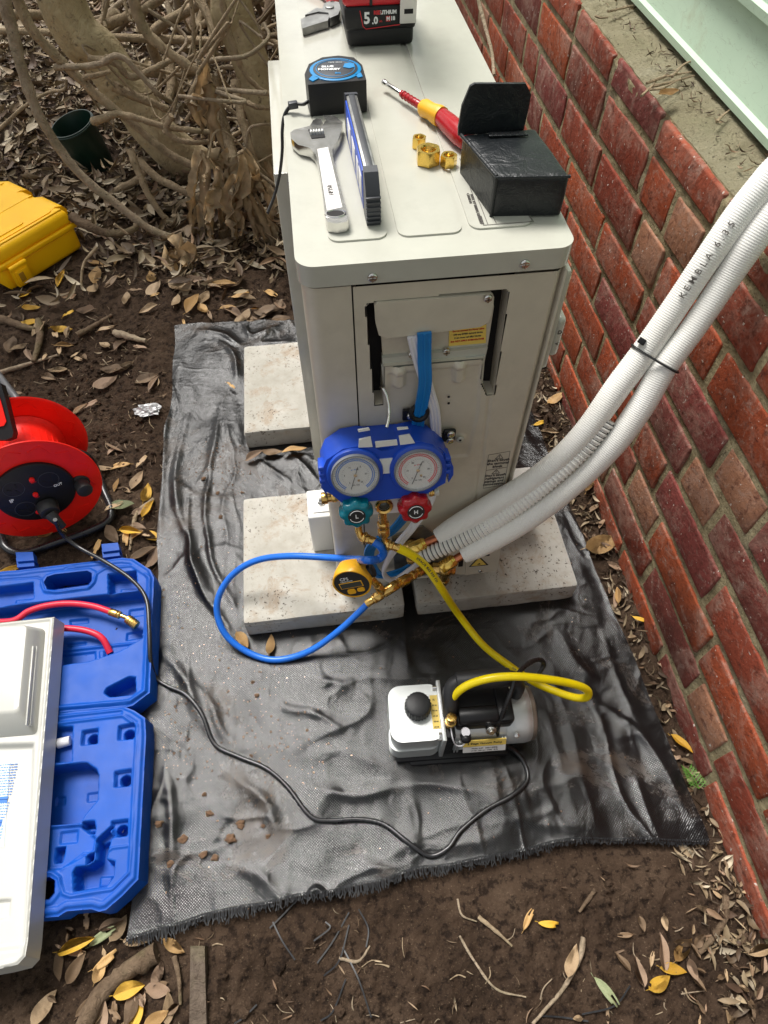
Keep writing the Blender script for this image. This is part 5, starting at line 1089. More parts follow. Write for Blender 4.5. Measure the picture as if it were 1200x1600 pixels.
# valve block
blk = [lm(*p, -.012) for p in [(532, 782), (671, 772), (667, 797), (534, 808)]]
b = MB(FM); b.prism(blk, -.040, -.012, .002, 2); bk = done(b, 'valve_block', M['block'], mf)
sg = lm(600, 790, -.012); b = MB(FM); b.lathe([(.008, -.012), (.0125, -.012), (.0125, -.009), (.0110, -.0075), (.0078, -.0085), (.0075, -.0115)], 32, caps=False, M=T(sg[0], sg[1], 0)); done(b, 'sight_glass_ring', M['brass'], bk)
b = MB(FM); b.ball((sg[0], sg[1], -.013), .0078, (1, 1, .45)); done(b, 'sight_glass', M['lcd'], bk)
def knob(px, py, mat, name, ch, rr=.0218):
    c = lm(px, py, .020); K = FM @ T(c[0], c[1], 0); lob = lambda a, h: 1 + (.075 * math.cos(8 * a) if h < .0185 else .055 * math.cos(8 * a))
    b = MB(K); b.lathe([(.010, -.012), (.013, -.010), (rr * .92, -.006), (rr, 0), (rr, .012), (rr * .95, .0165), (rr * .82, .0192), (rr * .62, .0200), (.0001, .0200)], 96, lob=lambda a, h: lob(a, h) if h < .0195 else 1 + .02 * math.cos(8 * a)); kb = done(b, name, M[mat], mf, ang=50)
    b = MB(K); b.cyl((0, 0, .0196), (0, 0, .0206), .0118, n=40); done(b, 'knob_cap', M['ink'], kb)
    b = MB(K); b.torus((0, 0, .0208), .0095, .0005, n=30, k=5, a0=20, a1=160); b.torus((0, 0, .0208), .0095, .0005, n=30, k=5, a0=200, a1=340); done(b, 'cap_ring', M['ink_white'], kb)
    text(ch, .0085, K @ T(0, 0, .0208), M['ink_white'], kb, bold=.0002)
    b = MB(K); b.cyl((0, 0, -.03), (0, 0, -.008), .008); done(b, 'valve_stem', M['brass'], kb)
knob(557.5, 807, 'teal', 'teal_knob', 'L'); knob(650, 800, 'red_dark', 'red_knob', 'H')
# side fittings
b = MB(FM); y = lm(520, 781, -.02)[1]; xl = lm(534, 781, -.02)[0]
b.cyl((xl + .003, y, -.026), (xl - .006, y, -.026), .0062); b.cyl((xl - .006, y, -.026), (xl - .014, y, -.026), .0082, n=6, bevel=.001); b.cyl((xl - .014, y, -.026), (xl - .019, y, -.026), .0062); b.cyl((xl - .019, y, -.026), (xl - .028, y, -.026), .0085, bevel=.0015); done(b, 'left_port', M['brass'], mf)
b = MB(FM); y = lm(675, 773, -.02)[1]; xr = lm(668, 773, -.02)[0]; b.cyl((xr - .003, y, -.026), (xr + .010, y, -.026), .0055); b.cyl((xr + .004, y, -.026), (xr + .008, y, -.026), .0068, n=6, bevel=.0006); done(b, 'right_port', M['brass'], mf)
b = MB(FM); b.cyl((xr + .010, y, -.026), (xr + .017, y, -.026), .0058, bevel=.001); done(b, 'port_cap', M['white'], mf)
# bottom ports
def wp(px, py, y): return PY(px, py, y)
b = MB()
a1 = wp(560, 828, -.070); b.tube([a1 + Vector((0, .01, .02)), a1, wp(566, 840, -.078), wp(574, 842, -.082)], .0058, 12); c1, c2 = wp(570, 841, -.081), wp(587, 846, -.088); b.cyl(c1, c1.lerp(c2, .45), .0078, n=6, bevel=.001); b.torus((0, 0, 0), .0075, .0026, M=frame(c1, (c2 - c1).cross(Vector((0, 0, 1))), (0, 0, 1)), n=20); b.cyl(c1.lerp(c2, .45), c2, .0062, bevel=.0005)
done(b, 'left_elbow', M['brass'], mf)
b = MB(); a2 = wp(598, 808, -.075); a3 = wp(600, 836, -.085); b.cyl(a2 + (a2 - a3) * .3, a2.lerp(a3, .3), .0065); b.cyl(a2.lerp(a3, .25), a2.lerp(a3, .6), .0092, n=6, bevel=.001); b.cyl(a2.lerp(a3, .6), a3, .0088, bevel=.0015)
b.tube([a3, wp(602, 846, -.09), wp(610, 852, -.095)], .005, 12); c1, c2 = wp(607, 851, -.094), wp(624, 857, -.10); b.torus((0, 0, 0), .0068, .0024, M=frame(c1, (c2 - c1).cross(Vector((0, 0, 1))), (0, 0, 1)), n=20); b.cyl(c1, c1.lerp(c2, .4), .0075, n=6, bevel=.001); b.cyl(c1.lerp(c2, .4), c2, .0062, bevel=.0005)
done(b, 'centre_elbow', M['brass'], mf)
# hook
b = MB(); b.tube([wp(604, 668, -.045), wp(607, 655, -.035), wp(608, 638, -.022), wp(604, 618, -.012), wp(598, 606, -.004), wp(594, 604, .012)], .0021, 10); done(b, 'hanging_hook', M['chrome'], mf)
# ================================================================ HOSES
def hose(pts, r, mat, name, lb, fit=None):
    t = thing(name, lb, 'hose', pts[0]); b = MB(); b.tube(pts, r, 14, sm=10); done(b, 'hose_tube', M[mat], t); return t
E_ = lambda px, py, z: PZ(px, py, z)
zb0 = wp(587, 846, -.088).z
P = [wp(584, 846, -.088), wp(594, 853, -.094), wp(599, 865, -.098), wp(590, 874, -.102), wp(570, 875, -.105), E_(540, 873, .215), E_(450, 869, .175), E_(395, 878, .14), E_(357, 905, .11), E_(339, 945, .075), E_(350, 988, .04), E_(385, 1018, .016), E_(430, 1031, .011), E_(482, 1018, .025), E_(530, 985, .065), E_(575, 943, .115)]
bh = hose(P, .0062, 'hose_blue', 'blue_hose', 'blue charging hose looping left from the manifold over the paver and back', )
yh_e = wp(622, 856, -.10)
P = [yh_e, wp(645, 868, -.105), wp(668, 888, -.11), wp(690, 920, -.115), E_(715, 958, .13), E_(755, 1008, .085), E_(800, 1043, .07), E_(835, 1066, .07), E_(870, 1081, .08), E_(900, 1090, .095), E_(917, 1089, .11), E_(918, 1079, .13), E_(900, 1070, .155), E_(860, 1062, .18), E_(810, 1057, .196), E_(765, 1060, .196), E_(730, 1071, .180), E_(709, 1088, .155), E_(703, 1106, .132)]
yh = hose(P, .0066, 'hose_yellow', 'yellow_hose', 'yellow vacuum hose curving from the manifold to the pump inlet')
ptext('HVAC/R MAX 800 PSI', P, yh, .0055, 22, .8, .0067); ptext('HP 600 PSI', P, yh, .0055, 120, .8, .0067)
# brass tee cluster with vacuum gauge
fc = thing('brass_fittings', 'cluster of brass tees and adapters joining the blue hose, yellow gauge and service valve', 'pipe fitting', wp(600, 912, -.09))
def chain(b, pts, rr):
    for (p, q, r, n) in rr: b.cyl(pts(p), pts(q), r, n=n, bevel=.001)
A_ = wp(572, 944, -.105); B_ = wp(612, 918, -.09); C_ = wp(665, 888, -.045); b = MB()
def seg(b, a, c, segs):
    for f0, f1, r, n in segs: b.cyl(a.lerp(c, f0), a.lerp(c, f1), r, n=n, bevel=.0009)
seg(b, A_, B_, [(0, .28, .0066, 24), (.28, .36, .0082, 24), (.36, .60, .0092, 6), (.60, .68, .0072, 24), (.68, 1.05, .0088, 24)])
done(b, 'hose_coupling', M['brass'], fc); b = MB()
seg(b, B_, C_, [(-.05, .14, .0095, 6), (.14, .22, .0065, 24), (.22, .46, .0092, 24), (.46, .55, .006, 24), (.55, .66, .0088, 6), (.66, .74, .0055, 24), (.74, .98, .0085, 24)]); done(b, 'valve_adapter', M['brass'], fc)
b = MB(); G_ = wp(578, 902, -.088); seg(b, B_.lerp(A_, .3), G_, [(0, .5, .0078, 6), (.5, 1, .0062, 24)]); done(b, 'gauge_stem', M['brass'], fc)
# yellow digital gauge
FG = frame(wp(550, 911, -.112), Vector((1, -.12, .36)), Vector((-.34, .30, .9)))
dg = thing('vacuum_gauge', 'yellow digital vacuum gauge with dark display below the teal knob', 'gauge', FG)
RV = .0285; 
b = MB(FG); b.lathe([(.001, -.030), (.020, -.030), (.026, -.026), (RV * 1.06, -.008), (RV * 1.08, 0), (RV * 1.03, .003), (RV * .97, .003), (RV * .95, .0012), (.0001, .0012)], 64, lob=lambda a, h: 1 + (.03 * math.cos(6 * a) if h < .001 else 0)); done(b, 'gauge_body', M['yellow_gauge'], dg, ang=50)
b = MB(FG); b.cyl((0, 0, .001), (0, 0, .0022), RV * .95, n=56); fa = done(b, 'gauge_face', M['ink'], dg)
b = MB(FG); b.box((-.020, -.0075, .002), (.017, .0050, .0030), .0004); done(b, 'display_frame', M['yellow_gauge'], dg)
b = MB(FG); b.box((-.0185, -.0060, .0028), (.0155, .0040, .0034)); done(b, 'display', M['lcd'], dg)
b = MB(FG); b.prism(rrect(-.012, -.0195, .001, -.010, .003), .002, .0040, .0006); b.prism(rrect(.004, -.0175, .016, -.010, .003), .002, .0040, .0006); done(b, 'buttons', M['yellow_gauge'], dg)
text('CPS', .0085, FG @ T(-.008, .0125, .0024), M['ink_white'], dg); text('VACUUM GAUGE', .0025, FG @ T(-.006, .0072, .0024), M['ink_white'], dg)
b = MB(FG); b.cyl((.020, .0, -.016), (.034, .002, -.018), .011, n=24, bevel=.001); done(b, 'black_collar', M['black'], dg)
# ================================================================ VACUUM PUMP
FP = Matrix.Translation(PZ(622, 1190, .006)) @ RZ(-3)
pu = thing('vacuum_pump', 'silver and black two stage vacuum pump with yellow hose, standing on the mat', 'vacuum pump', FP)
W_ = .098
b = MB(FP)
b.prism(rrect(-.012, .004, .076, W_, .020, 6), .012, .104, .010, 4, ang=50)
tk = done(b, 'oil_tank', M['silver'], pu)
b = MB(FP)
for k in range(6): z = .020 + k * .0072; b.prism(rrect(-.014, .001, .072, .05, .018, 6), z, z + .0036, .0009)
done(b, 'tank_ribs', M['silver'], tk)
b = MB(FP); b.box((.071, .000, .010), (.078, W_ + .004, .110), .0015); fl_ = done(b, 'tank_flange', M['silver'], pu)
b = MB(FP)
for y in (.008, .090): b.cyl((.064, y, .098 if y < .05 else .105), (.071, y, .098 if y < .05 else .105), .0045); 
for y in (.012, .09): b.cyl((.066, y, .105), (.0705, y, .105), .0042, n=6)
done(b, 'flange_screws', M['chrome'], fl_)
b = MB(FP); K = T(.036, .058, .103); b.lathe([(.0001, 0), (.0195, 0), (.0215, .002), (.0215, .020), (.0200, .024), (.016, .0255), (.0001, .0255)], 96, M=K, lob=lambda a, h: 1 + (.03 * (1 if math.cos(24 * a) > 0 else -1) if .001 < h < .021 else 0)); done(b, 'oil_cap', M['black'], pu, ang=30)
b = MB(FP); b.box((.058, .022, .1042), (.0705, .078, .1048)); done(b, 'oil_sticker', M['label_yellow'], pu)
for k in range(6): text('OIL' if k == 0 else 'only use', .004, FP @ T(.064, .070 - k * .009, .1052), M['ink'], pu, sx=.6)
b = MB(FP); b.box((.078, .006, .010), (.094, W_ - .004, .104), .003); 
for k in range(8): b.box((.079, .0035, .016 + k * .008), (.093, .008, .020 + k * .008), .0006)
done(b, 'pump_head', M['black'], pu)
b = MB(FP); b.cyl((.094, .052, .055), (.190, .052, .055), .046, n=48); b.box((.094, .010, .016), (.190, .094, .060), .006)
for k in range(7): b.box((.095, .0065, .022 + k * .0075), (.189, .012, .0255 + k * .0075), .001)
mt = done(b, 'motor_housing', M['silver'], pu)
for k in range(4): b = MB(FP); b.box((.096 + k * .005 + (.067 if k > 1 else 0), .0035, .018), (.099 + k * .005 + (.067 if k > 1 else 0), .009, .078), .0008); done(b, 'cooling_fin', M['silver'], mt)
b = MB(FP); b.lathe([(.0001, 0), (.0475, 0), (.0485, .003), (.0485, .034), (.0465, .044), (.0400, .050), (.0001, .050)], 64, M=T(.182, .052, .055) @ RY(90)); done(b, 'fan_cover', M['silver'], pu, ang=50)
b = MB(FP); b.lathe([(.0001, 0), (.0440, 0), (.0462, .002), (.0452, .008), (.034, .012), (.0001, .012)], 64, M=T(.226, .052, .055) @ RY(90)); done(b, 'end_grille', plain('bronze_grey', (.30, .26, .22), .35, .7), pu, ang=50)
b = MB(FP); b.cyl((.197, .010, .082), (.197, .006, .086), .0045, bevel=.0008); done(b, 'cover_screw', M['chrome'], pu)
b = MB(FP); b.box((.096, .020, .088), (.190, .090, .116), .006, 3); b.cyl((.100, .036, .116), (.165, .036, .116), .0145, n=28, bevel=.004); b.box((.165, .022, .095), (.192, .080, .121), .005); done(b, 'terminal_box', M['black'], pu)
b = MB(FP); b.tube([(.088, .040, .100), (.088, .052, .132), (.090, .070, .150), (.104, .080, .157), (.145, .082, .158), (.185, .080, .158), (.200, .076, .150)], .0125, 14); b.cyl((.098, .080, .157), (.188, .081, .158), .0155, n=24, bevel=.004); b.tube([(.196, .078, .155), (.206, .074, .130), (.204, .070, .100)], .010, 12); done(b, 'carry_handle', M['black_rubber'], pu)
b = MB(FP); b.cyl((.086, .028, .100), (.086, .027, .110), .0085, n=6, bevel=.001); b.cyl((.086, .027, .110), (.086, .027, .116), .0068); b.cyl((.086, .027, .116), (.086, .027, .124), .0095, bevel=.0015); b.cyl((.086, .027, .124), (.087, .030, .136), .0082, bevel=.001); done(b, 'inlet_fitting', M['brass'], pu)
b = MB(FP); b.cyl((.109, .010, .098), (.110, .004, .106), .0085, bevel=.002); b.ball((.109, .002, .106), .009, (1, .8, 1)); done(b, 'rubber_cap', M['black'], pu)
b = MB(FP); b.tube([(.086, .020, .112), (.088, .004, .104), (.094, -.002, .088), (.104, -.003, .086), (.112, .002, .096)], .0011, 6); b.cyl((.109, .012, .112), (.109, .010, .116), .007); done(b, 'cap_strap', M['cable_white'], pu)
b = MB(FP); b.cyl((.152, .018, .103), (.152, .011, .107), .0088, n=24, bevel=.001); b.cyl((.152, .011, .107), (.152, .007, .109), .0052, n=6, bevel=.0005); done(b, 'hex_screw', M['chrome'], pu)
TLT = T(.146, .0035, .074) @ RX(66)
b = MB(FP); b.box((-.038, -.0085, -.001), (.034, .0055, .0012), M=TLT); done(b, 'yellow_label', M['label_yellow'], pu)
text('2 Stage Vacuum Pump', .0065, FP @ TLT @ T(-.002, -.0012, .0014), M['ink'], pu)
b = MB(FP); b.box((-.038, -.023, -.001), (.034, -.0095, .0012), M=TLT); done(b, 'white_label', M['label_white'], pu)
text('Model 2-ST   240V~50Hz', .0042, FP @ TLT @ T(-.002, -.0135, .0014), M['ink_soft'], pu); text('1/4 HP  1440 rpm  3 CFM  10 Pa', .0034, FP @ TLT @ T(-.002, -.0190, .0014), M['ink_soft'], pu)
b = MB(FP); b.box((-.004, -.004, .000), (.192, W_ + .004, .012), .004); b.box((.02, -.010, 0), (.17, .02, .007), .003); done(b, 'base_plate', M['black'], pu)
# pump cord, from the reel, across the mat, to the pump, looping over the handle
mz = lambda px, py, dz=.004: PZ(px, py, mat_z(*PZ(px, py).xy) + dz)
ck = [PZ(86, 812, .16), PZ(96, 833, .10), PZ(120, 853, .072), PZ(165, 878, .068), PZ(205, 905, .066), PZ(228, 935, .066), PZ(233, 980, .062), PZ(235, 1030, .05), PZ(243, 1058, .018)] + [mz(*q) for q in [(262, 1072), (290, 1085), (315, 1115), (335, 1162), (372, 1182), (415, 1200), (448, 1228), (485, 1275), (515, 1282), (560, 1280), (600, 1288), (640, 1318), (672, 1337), (700, 1325), (720, 1298), (760, 1265), (800, 1243), (824, 1218), (818, 1190)]] + [PZ(803, 1172, .02), PZ(785, 1160, .05), PZ(777, 1145, .085), PZ(782, 1125, .12), PZ(797, 1085, .165), PZ(808, 1055, .185), PZ(828, 1035, .16), PZ(845, 1031, .13), PZ(849, 1040, .11), PZ(838, 1056, .10), PZ(820, 1062, .10)]
cd_ = thing('power_cord', 'black power cord snaking from the red reel across the mat to the pump', 'power cord', mz(485, 1275)); b = MB(); b.tube(ck, .0040, 10, sm=8); done(b, 'cord', M['cord'], cd_)
# ================================================================ TOOLS ON THE LID
HT = H2 + .0022
C1 = lambda pts: crop(420, 0, .41667, pts)
def zpoly(pts, z): return [(PZ(px, py, z).x, PZ(px, py, z).y) for px, py in pts]
# tape measure
tm = thing('tape_measure', 'black and cyan tape measure on the lid, its wrist strap hanging over the edge', 'tape measure', PZ(525, 175, HT))
zt = HT + .037; tp_ = zpoly(C1([(147, 318), (134, 278), (150, 240), (200, 215), (260, 208), (318, 215), (350, 243), (366, 300)]), zt)
b = MB(); b.prism(tp_, HT, zt, .005, 3, ang=15); done(b, 'tape_case', M['black'], tm)
cxy = PZ(*C1([(250, 262)])[0], zt); x_r = (PZ(*C1([(345, 262)])[0], zt) - cxy).length
b = MB(T(cxy.x, cxy.y, zt)); b.cyl((0, 0, -.001), (0, 0, .0012), x_r * 1.02, n=64, bevel=.0006); ring = done(b, 'cyan_ring', M['cyan'], tm)
b = MB(T(cxy.x, cxy.y, zt)); b.cyl((0, 0, .001), (0, 0, .0020), x_r * .88, n=64, bevel=.0005); done(b, 'grey_disc', M['grey_plastic'], tm)
b = MB(T(cxy.x, cxy.y, zt)); b.torus((0, 0, .0020), x_r * .76, .0006, n=60, k=6); done(b, 'cyan_line', M['cyan'], ring)
FT = T(cxy.x, cxy.y, zt + .0022) @ RZ(-4); text('BLUE', .0068, FT @ T(-.010, .004, 0), M['ink_white'], tm, bold=.0003); text('MONKEY', .0068, FT @ T(-.008, -.004, 0), M['ink_white'], tm, bold=.0003); text('8m', .0060, FT @ T(.003, -.0155, 0), M['cyan'], tm, bold=.0002); text('TAPE  25mm', .0034, FT @ T(0, .0165, 0), M['ink_white'], tm)
b = MB(FT); b.prism([(.010, .001), (.012, .011), (.018, .013), (.024, .011), (.025, .001), (.018, -.003)], 0, .0006, .0002); done(b, 'cyan_patch', M['cyan'], tm)
for q in ([(150, 300), (165, 285), (190, 295), (165, 308)], [(325, 283), (345, 275), (352, 290), (335, 294)]):
    b = MB(); b.prism(zpoly(C1(q), zt), zt - .001, zt + .0012, .0004); done(b, 'cyan_accent', M['cyan'], tm)
st_ = [PZ(482, 158, HT + .012), PZ(474, 163, HT + .010), PZ(462, 163, HT + .008), PZ(452, 168, HT + .004), PZ(444, 182, HT - .004), PZ(441, 205, .770), PZ(441, 235, .750), PZ(437, 272, .725), PZ(429, 305, .700), PZ(418, 333, .685)]
b = MB(); b.tube(st_, .0036, 8, sm=8, flat=.55); done(b, 'wrist_strap', M['black_rubber'], tm)
b = MB(); p = PZ(458, 164, HT + .008); b.box((-.006, -.004, -.004), (.006, .004, .004), .001, M=T(*p) @ RZ(12)); done(b, 'strap_slider', M['grey_plastic'], tm)
# adjustable wrench
zw = HT + .012; ws_ = thing('adjustable_wrench', 'chrome adjustable wrench lying on the lid, jaws towards the tape measure', 'wrench', PZ(495, 260, HT))
wo = [(80, 497), (95, 486), (150, 472), (200, 470), (214, 452), (203, 431), (243, 432), (277, 457), (272, 490), (262, 520), (246, 545), (238, 562), (241, 590), (262, 680), (296, 800), (300, 820), (290, 832), (255, 838), (220, 832), (212, 815), (206, 760), (192, 650), (178, 590), (170, 570), (150, 553), (110, 543), (84, 520)]
wp_ = zpoly(C1(wo), zw); b = MB(); b.prism(wp_, HT + .001, zw, .0022, 3, ang=15); done(b, 'wrench_body', M['chrome'], ws_)
b = MB(); b.prism(zpoly(C1([(150, 470), (165, 445), (178, 437), (196, 440), (203, 455), (190, 470)]), zw), HT + .002, zw - .002, .001); done(b, 'movable_jaw', M['chrome'], ws_)
b = MB(); b.prism(zpoly(C1([(148, 487), (203, 484), (212, 515), (160, 520)]), zw), zw - .001, zw + .0006); done(b, 'worm_slot', M['gap'], ws_)
b = MB(); p, q = PZ(*C1([(155, 504)])[0], zw - .001), PZ(*C1([(207, 500)])[0], zw - .001); b.cyl(p, q, .0042, n=16)
for k in range(5): c = p.lerp(q, .1 + k * .2); d_ = (q - p).normalized() * .0014; b.cyl(c - d_, c + d_, .0058, n=16, bevel=.0006)
done(b, 'worm_screw', M['steel'], ws_)
b = MB(); b.prism(zpoly(C1([(182, 560), (222, 552), (276, 778), (218, 790)]), zw), zw - .001, zw + .0004, .0003); done(b, 'handle_panel', M['alu_white'], ws_)
b = MB(); a_ = PZ(*C1([(250, 802)])[0], zw); b.lathe([(.0001, 0), (.0085, 0), (.0085, .0007), (.0001, .0007)], 28, M=T(a_.x, a_.y, zw - .0003) @ Matrix.Diagonal((1.15, .75, 1, 1))); done(b, 'hanging_hole', M['gap'], ws_)
b = MB(); b.torus((0, 0, 0), .0090, .0012, M=T(a_.x, a_.y, zw) @ Matrix.Diagonal((1.15, .75, 1, 1)), n=28, k=6); done(b, 'hole_rim', M['chrome'], ws_)
dW = PZ(*C1([(200, 560)])[0], zw) - PZ(*C1([(248, 780)])[0], zw)
for f, s, sz in ((.18, 'HP250', .0075), (.50, 'STEEL', .0085)) if False else ((.18, 'HP250', .0075),): c = PZ(*C1([(232, 715)])[0], zw); text(s, sz, frame(Vector((c.x, c.y, zw + .0005)), dW, Vector((-1, .2, 0))), M['ink_soft'], ws_)
# torpedo level standing on edge
lv = thing('spirit_level', 'small grey and blue torpedo level standing on edge between wrench and nuts', 'spirit level', Vector((.082, .17, HT)))
LV = frame(Vector((.0845, .0600, HT)), Vector((1, .020, 0)), Vector((-.020, 1, 0))); b = MB(LV)
b.box((-.0065, .022, .0), (.0065, .192, .050), .0012); done(b, 'aluminium_rail', M['steel'], lv)
b = MB(LV); b.box((-.0035, .024, .0495), (.0035, .190, .0512), .0006); done(b, 'top_groove', M['grey_plastic'], lv)
b = MB(LV); b.prism([(.0, -.002), (.024, -.002), (.024, .0515), (.014, .0500), (.003, .036), (-.002, .018)], -.0075, .0075, .002, 2, M=Matrix(((0, 0, 1, 0), (1, 0, 0, 0), (0, 1, 0, 0), (0, 0, 0, 1))))
for k in range(6): b.box((-.0080, -.0035 + k * .0004, .004 + k * .005), (.0080, .002, .0060 + k * .005), .0004)
done(b, 'end_cap', M['grey_plastic'], lv)
b = MB(LV); b.prism([(.188, -.0005), (.206, -.0005), (.212, .02), (.206, .046), (.188, .0515)], -.0075, .0075, .002, 2, M=Matrix(((0, 0, 1, 0), (1, 0, 0, 0), (0, 1, 0, 0), (0, 0, 0, 1)))); done(b, 'end_cap', M['grey_plastic'], lv)
b = MB(LV); b.box((-.0080, .026, .004), (-.0062, .186, .046), .0006); done(b, 'blue_face', M['blue_dark'], lv)
for y0, y1 in ((.034, .056), (.062, .078), (.092, .122), (.136, .166)): b = MB(LV); b.box((-.0086, y0, .012), (-.0078, y1, .036), .0004); done(b, 'white_marking', M['label_white'], lv)
# screwdriver
sdv = thing('screwdriver', 'insulated screwdriver with red shaft, yellow collar and red handle, its end under the pouch', 'screwdriver', PZ(665, 165, HT))
z0_ = HT + .011; p0, p1, p2, p3, p4 = PZ(599, 128, z0_), PZ(627, 146, z0_), PZ(660, 167, z0_), PZ(690, 183, z0_ + .001), PZ(732, 222, z0_ + .002)
b = MB(); b.cyl(p0, p1, .0028, bevel=.0005); b.cyl(p0, p0.lerp(p1, .22), .0040, .0032, bevel=.0008); done(b, 'steel_tip', M['chrome'], sdv)
b = MB(); b.cyl(p1, p2, .0042, .0050, bevel=.0008)
for k in range(6): c = p1.lerp(p2, .1 + k * .16); b.cyl(c, c.lerp(p2, .05), .0052, n=14, bevel=.0008)
done(b, 'insulated_shaft', M['red_dark'], sdv)
def alongz(p, q): return T(*p) @ Vector((0, 0, 1)).rotation_difference((q - p).normalized()).to_matrix().to_4x4()
L_h = (p3 - p2).length; b = MB(); b.lathe([(.0001, 0), (.0085, .0), (.0108, L_h * .15), (.0100, L_h * .5), (.0122, L_h * .85), (.0118, L_h), (.0001, L_h)], 40, M=alongz(p2, p3), lob=lambda a, h: 1 + .02 * math.cos(6 * a)); done(b, 'yellow_collar', M['yellow_gauge'], sdv, ang=60)
L_h = (p4 - p3).length; b = MB(); b.lathe([(.0001, 0), (.0105, 0), (.0120, L_h * .3), (.0128, L_h * .7), (.0110, L_h * .95), (.007, L_h), (.0001, L_h)], 40, M=alongz(p3, p4)); done(b, 'red_handle', M['red_dark'], sdv, ang=60)
# brass flare nuts
for (px, py), r, h, lb in [((655, 222), .0088, .0125, 'small brass nut at the back left of the three on the lid'), ((669, 243), .0150, .0165, 'biggest brass nut, in the middle of the three on the lid'), ((701, 250), .0100, .0125, 'small brass nut nearest the black pouch')]:
    p = PZ(px, py, HT + h / 2); K = T(p.x, p.y, HT) @ RZ(17 + px); n_ = 36; hexr = lambda a: math.cos(math.pi / 6) / math.cos((a % (math.pi / 3)) - math.pi / 6)
    def rg(rf, z): return [Vector((math.cos(2 * math.pi * k / n_) * rf(2 * math.pi * k / n_), math.sin(2 * math.pi * k / n_) * rf(2 * math.pi * k / n_), z)) for k in range(n_)]
    b = MB(K); ci = r * .58; b.rings([rg(lambda a: r * .95 * hexr(a), 0), rg(lambda a: r * hexr(a), .001), rg(lambda a: r * hexr(a), h - .0012), rg(lambda a: min(r * hexr(a), r * .93), h), rg(lambda a: ci * 1.08, h), rg(lambda a: ci, h - .001)] + [rg(lambda a, j=j: ci * (1 if j % 2 else .94), h - .002 - j * .0011) for j in range(int((h - .003) / .0011))] + [rg(lambda a: ci, 0)], closed=True)
    done(b, 'brass_nut', M['gold'], label=lb, cat='nut', group='brass flare nuts on the lid', ang=25)
# black leather pouch
po = thing('leather_pouch', 'open black leather pouch with its flap standing up, on the front right of the lid', 'pouch', PZ(820, 290, HT))
a_, c_, e_, f_ = PZ(767, 338, HT), PZ(877, 336, HT), PZ(839, 193, HT + .046), PZ(717, 203, HT + .046); f_ = Vector((f_.x + .004, f_.y, 0)); e_ = Vector((e_.x, e_.y, 0))
b = MB(); t = bmesh.new(); zt = HT + .0435; N = 9; rows = []
for j in range(N):
    v = j / (N - 1); row = []
    for i in range(N):
        u = i / (N - 1); p = (a_.lerp(c_, u)).lerp(f_.lerp(e_, u), v); bulge = math.sin(math.pi * u) * math.sin(math.pi * v); row.append(t.verts.new((p.x, p.y, zt + .0025 * bulge - .002 * v + noise.noise(Vector((u * 3, v * 3, 1))) * .0012)))
    rows.append(row)
bt = [[None] * N for _ in range(N)]
for j in range(N):
    for i in range(N):
        if i in (0, N - 1) or j in (0, N - 1):
            q = rows[j][i].co; c0_ = (a_ + c_ + e_ + f_) / 4; d = (Vector((q.x, q.y, 0)) - Vector((c0_.x, c0_.y, 0))) * .03; bt[j][i] = (t.verts.new((q.x + d.x * .4, q.y + d.y * .4, HT + .022)), t.verts.new((q.x, q.y, HT)))
for j in range(N - 1):
    for i in range(N - 1): t.faces.new((rows[j][i], rows[j][i + 1], rows[j + 1][i + 1], rows[j + 1][i]))
per = [(0, i) for i in range(N)] + [(j, N - 1) for j in range(1, N)] + [(N - 1, i) for i in range(N - 2, -1, -1)] + [(j, 0) for j in range(N - 2, 0, -1)]
for k in range(len(per)):
    (j, i), (j2, i2) = per[k], per[(k + 1) % len(per)]; A, B = rows[j][i], rows[j2][i2]; (m1_, l1), (m2_, l2) = bt[j][i], bt[j2][i2]; t.faces.new((m1_, m2_, B, A)); t.faces.new((l1, l2, m2_, m1_))
bmesh.ops.recalc_face_normals(t, faces=t.faces); b.add(t, bevel=.005, seg=4, ang=60); body_ = done(b, 'pouch_body', M['leather'], po, ang=60)
b = MB(); rims = [PZ(775, 282, HT + .0425), PZ(716, 205, HT + .0425)]; b.tube([Vector((a_.x + .001, a_.y + .002, zt - .001)), Vector((f_.x - .001, f_.y, zt - .003))], .0022, 8, sm=4); b.tube([Vector((a_.x, a_.y, zt - .001)), Vector((c_.x, c_.y, zt - .001))], .0018, 8, sm=4); b.tube([Vector((a_.x, a_.y, HT)), Vector((a_.x, a_.y, zt))], .0018, 8, sm=2); done(b, 'piping', M['leather'], po)
yb = (e_.y + f_.y) / 2 + .003; fl2 = [(716, 200), (722, 166), (735, 135), (742, 131), (822, 131), (830, 148), (826, 170), (818, 204), (716, 212)]
b = MB(); b.prism([(PY(px, py, yb).x, PY(px, py, yb).z) for px, py in fl2], yb, yb + .004, .0014, 2, M=MXZ); done(b, 'flap', M['leather'], po)
b = MB(); F_ = frame(PZ(794, 209, zt + .0015), PZ(831, 208, zt) - PZ(757, 210, zt), (0, 1, 0)); b.box((-.022, -.0042, -.001), (.022, .0042, .0006), .0006, M=F_); done(b, 'embossed_strip', M['leather'], po)
b = MB(); 
for k in range(9): b.box((-.019 + k * .0044, -.0028, .0005), (-.0165 + k * .0044, .0028, .0009), M=F_)
done(b, 'embossed_letters', M['black'], po)
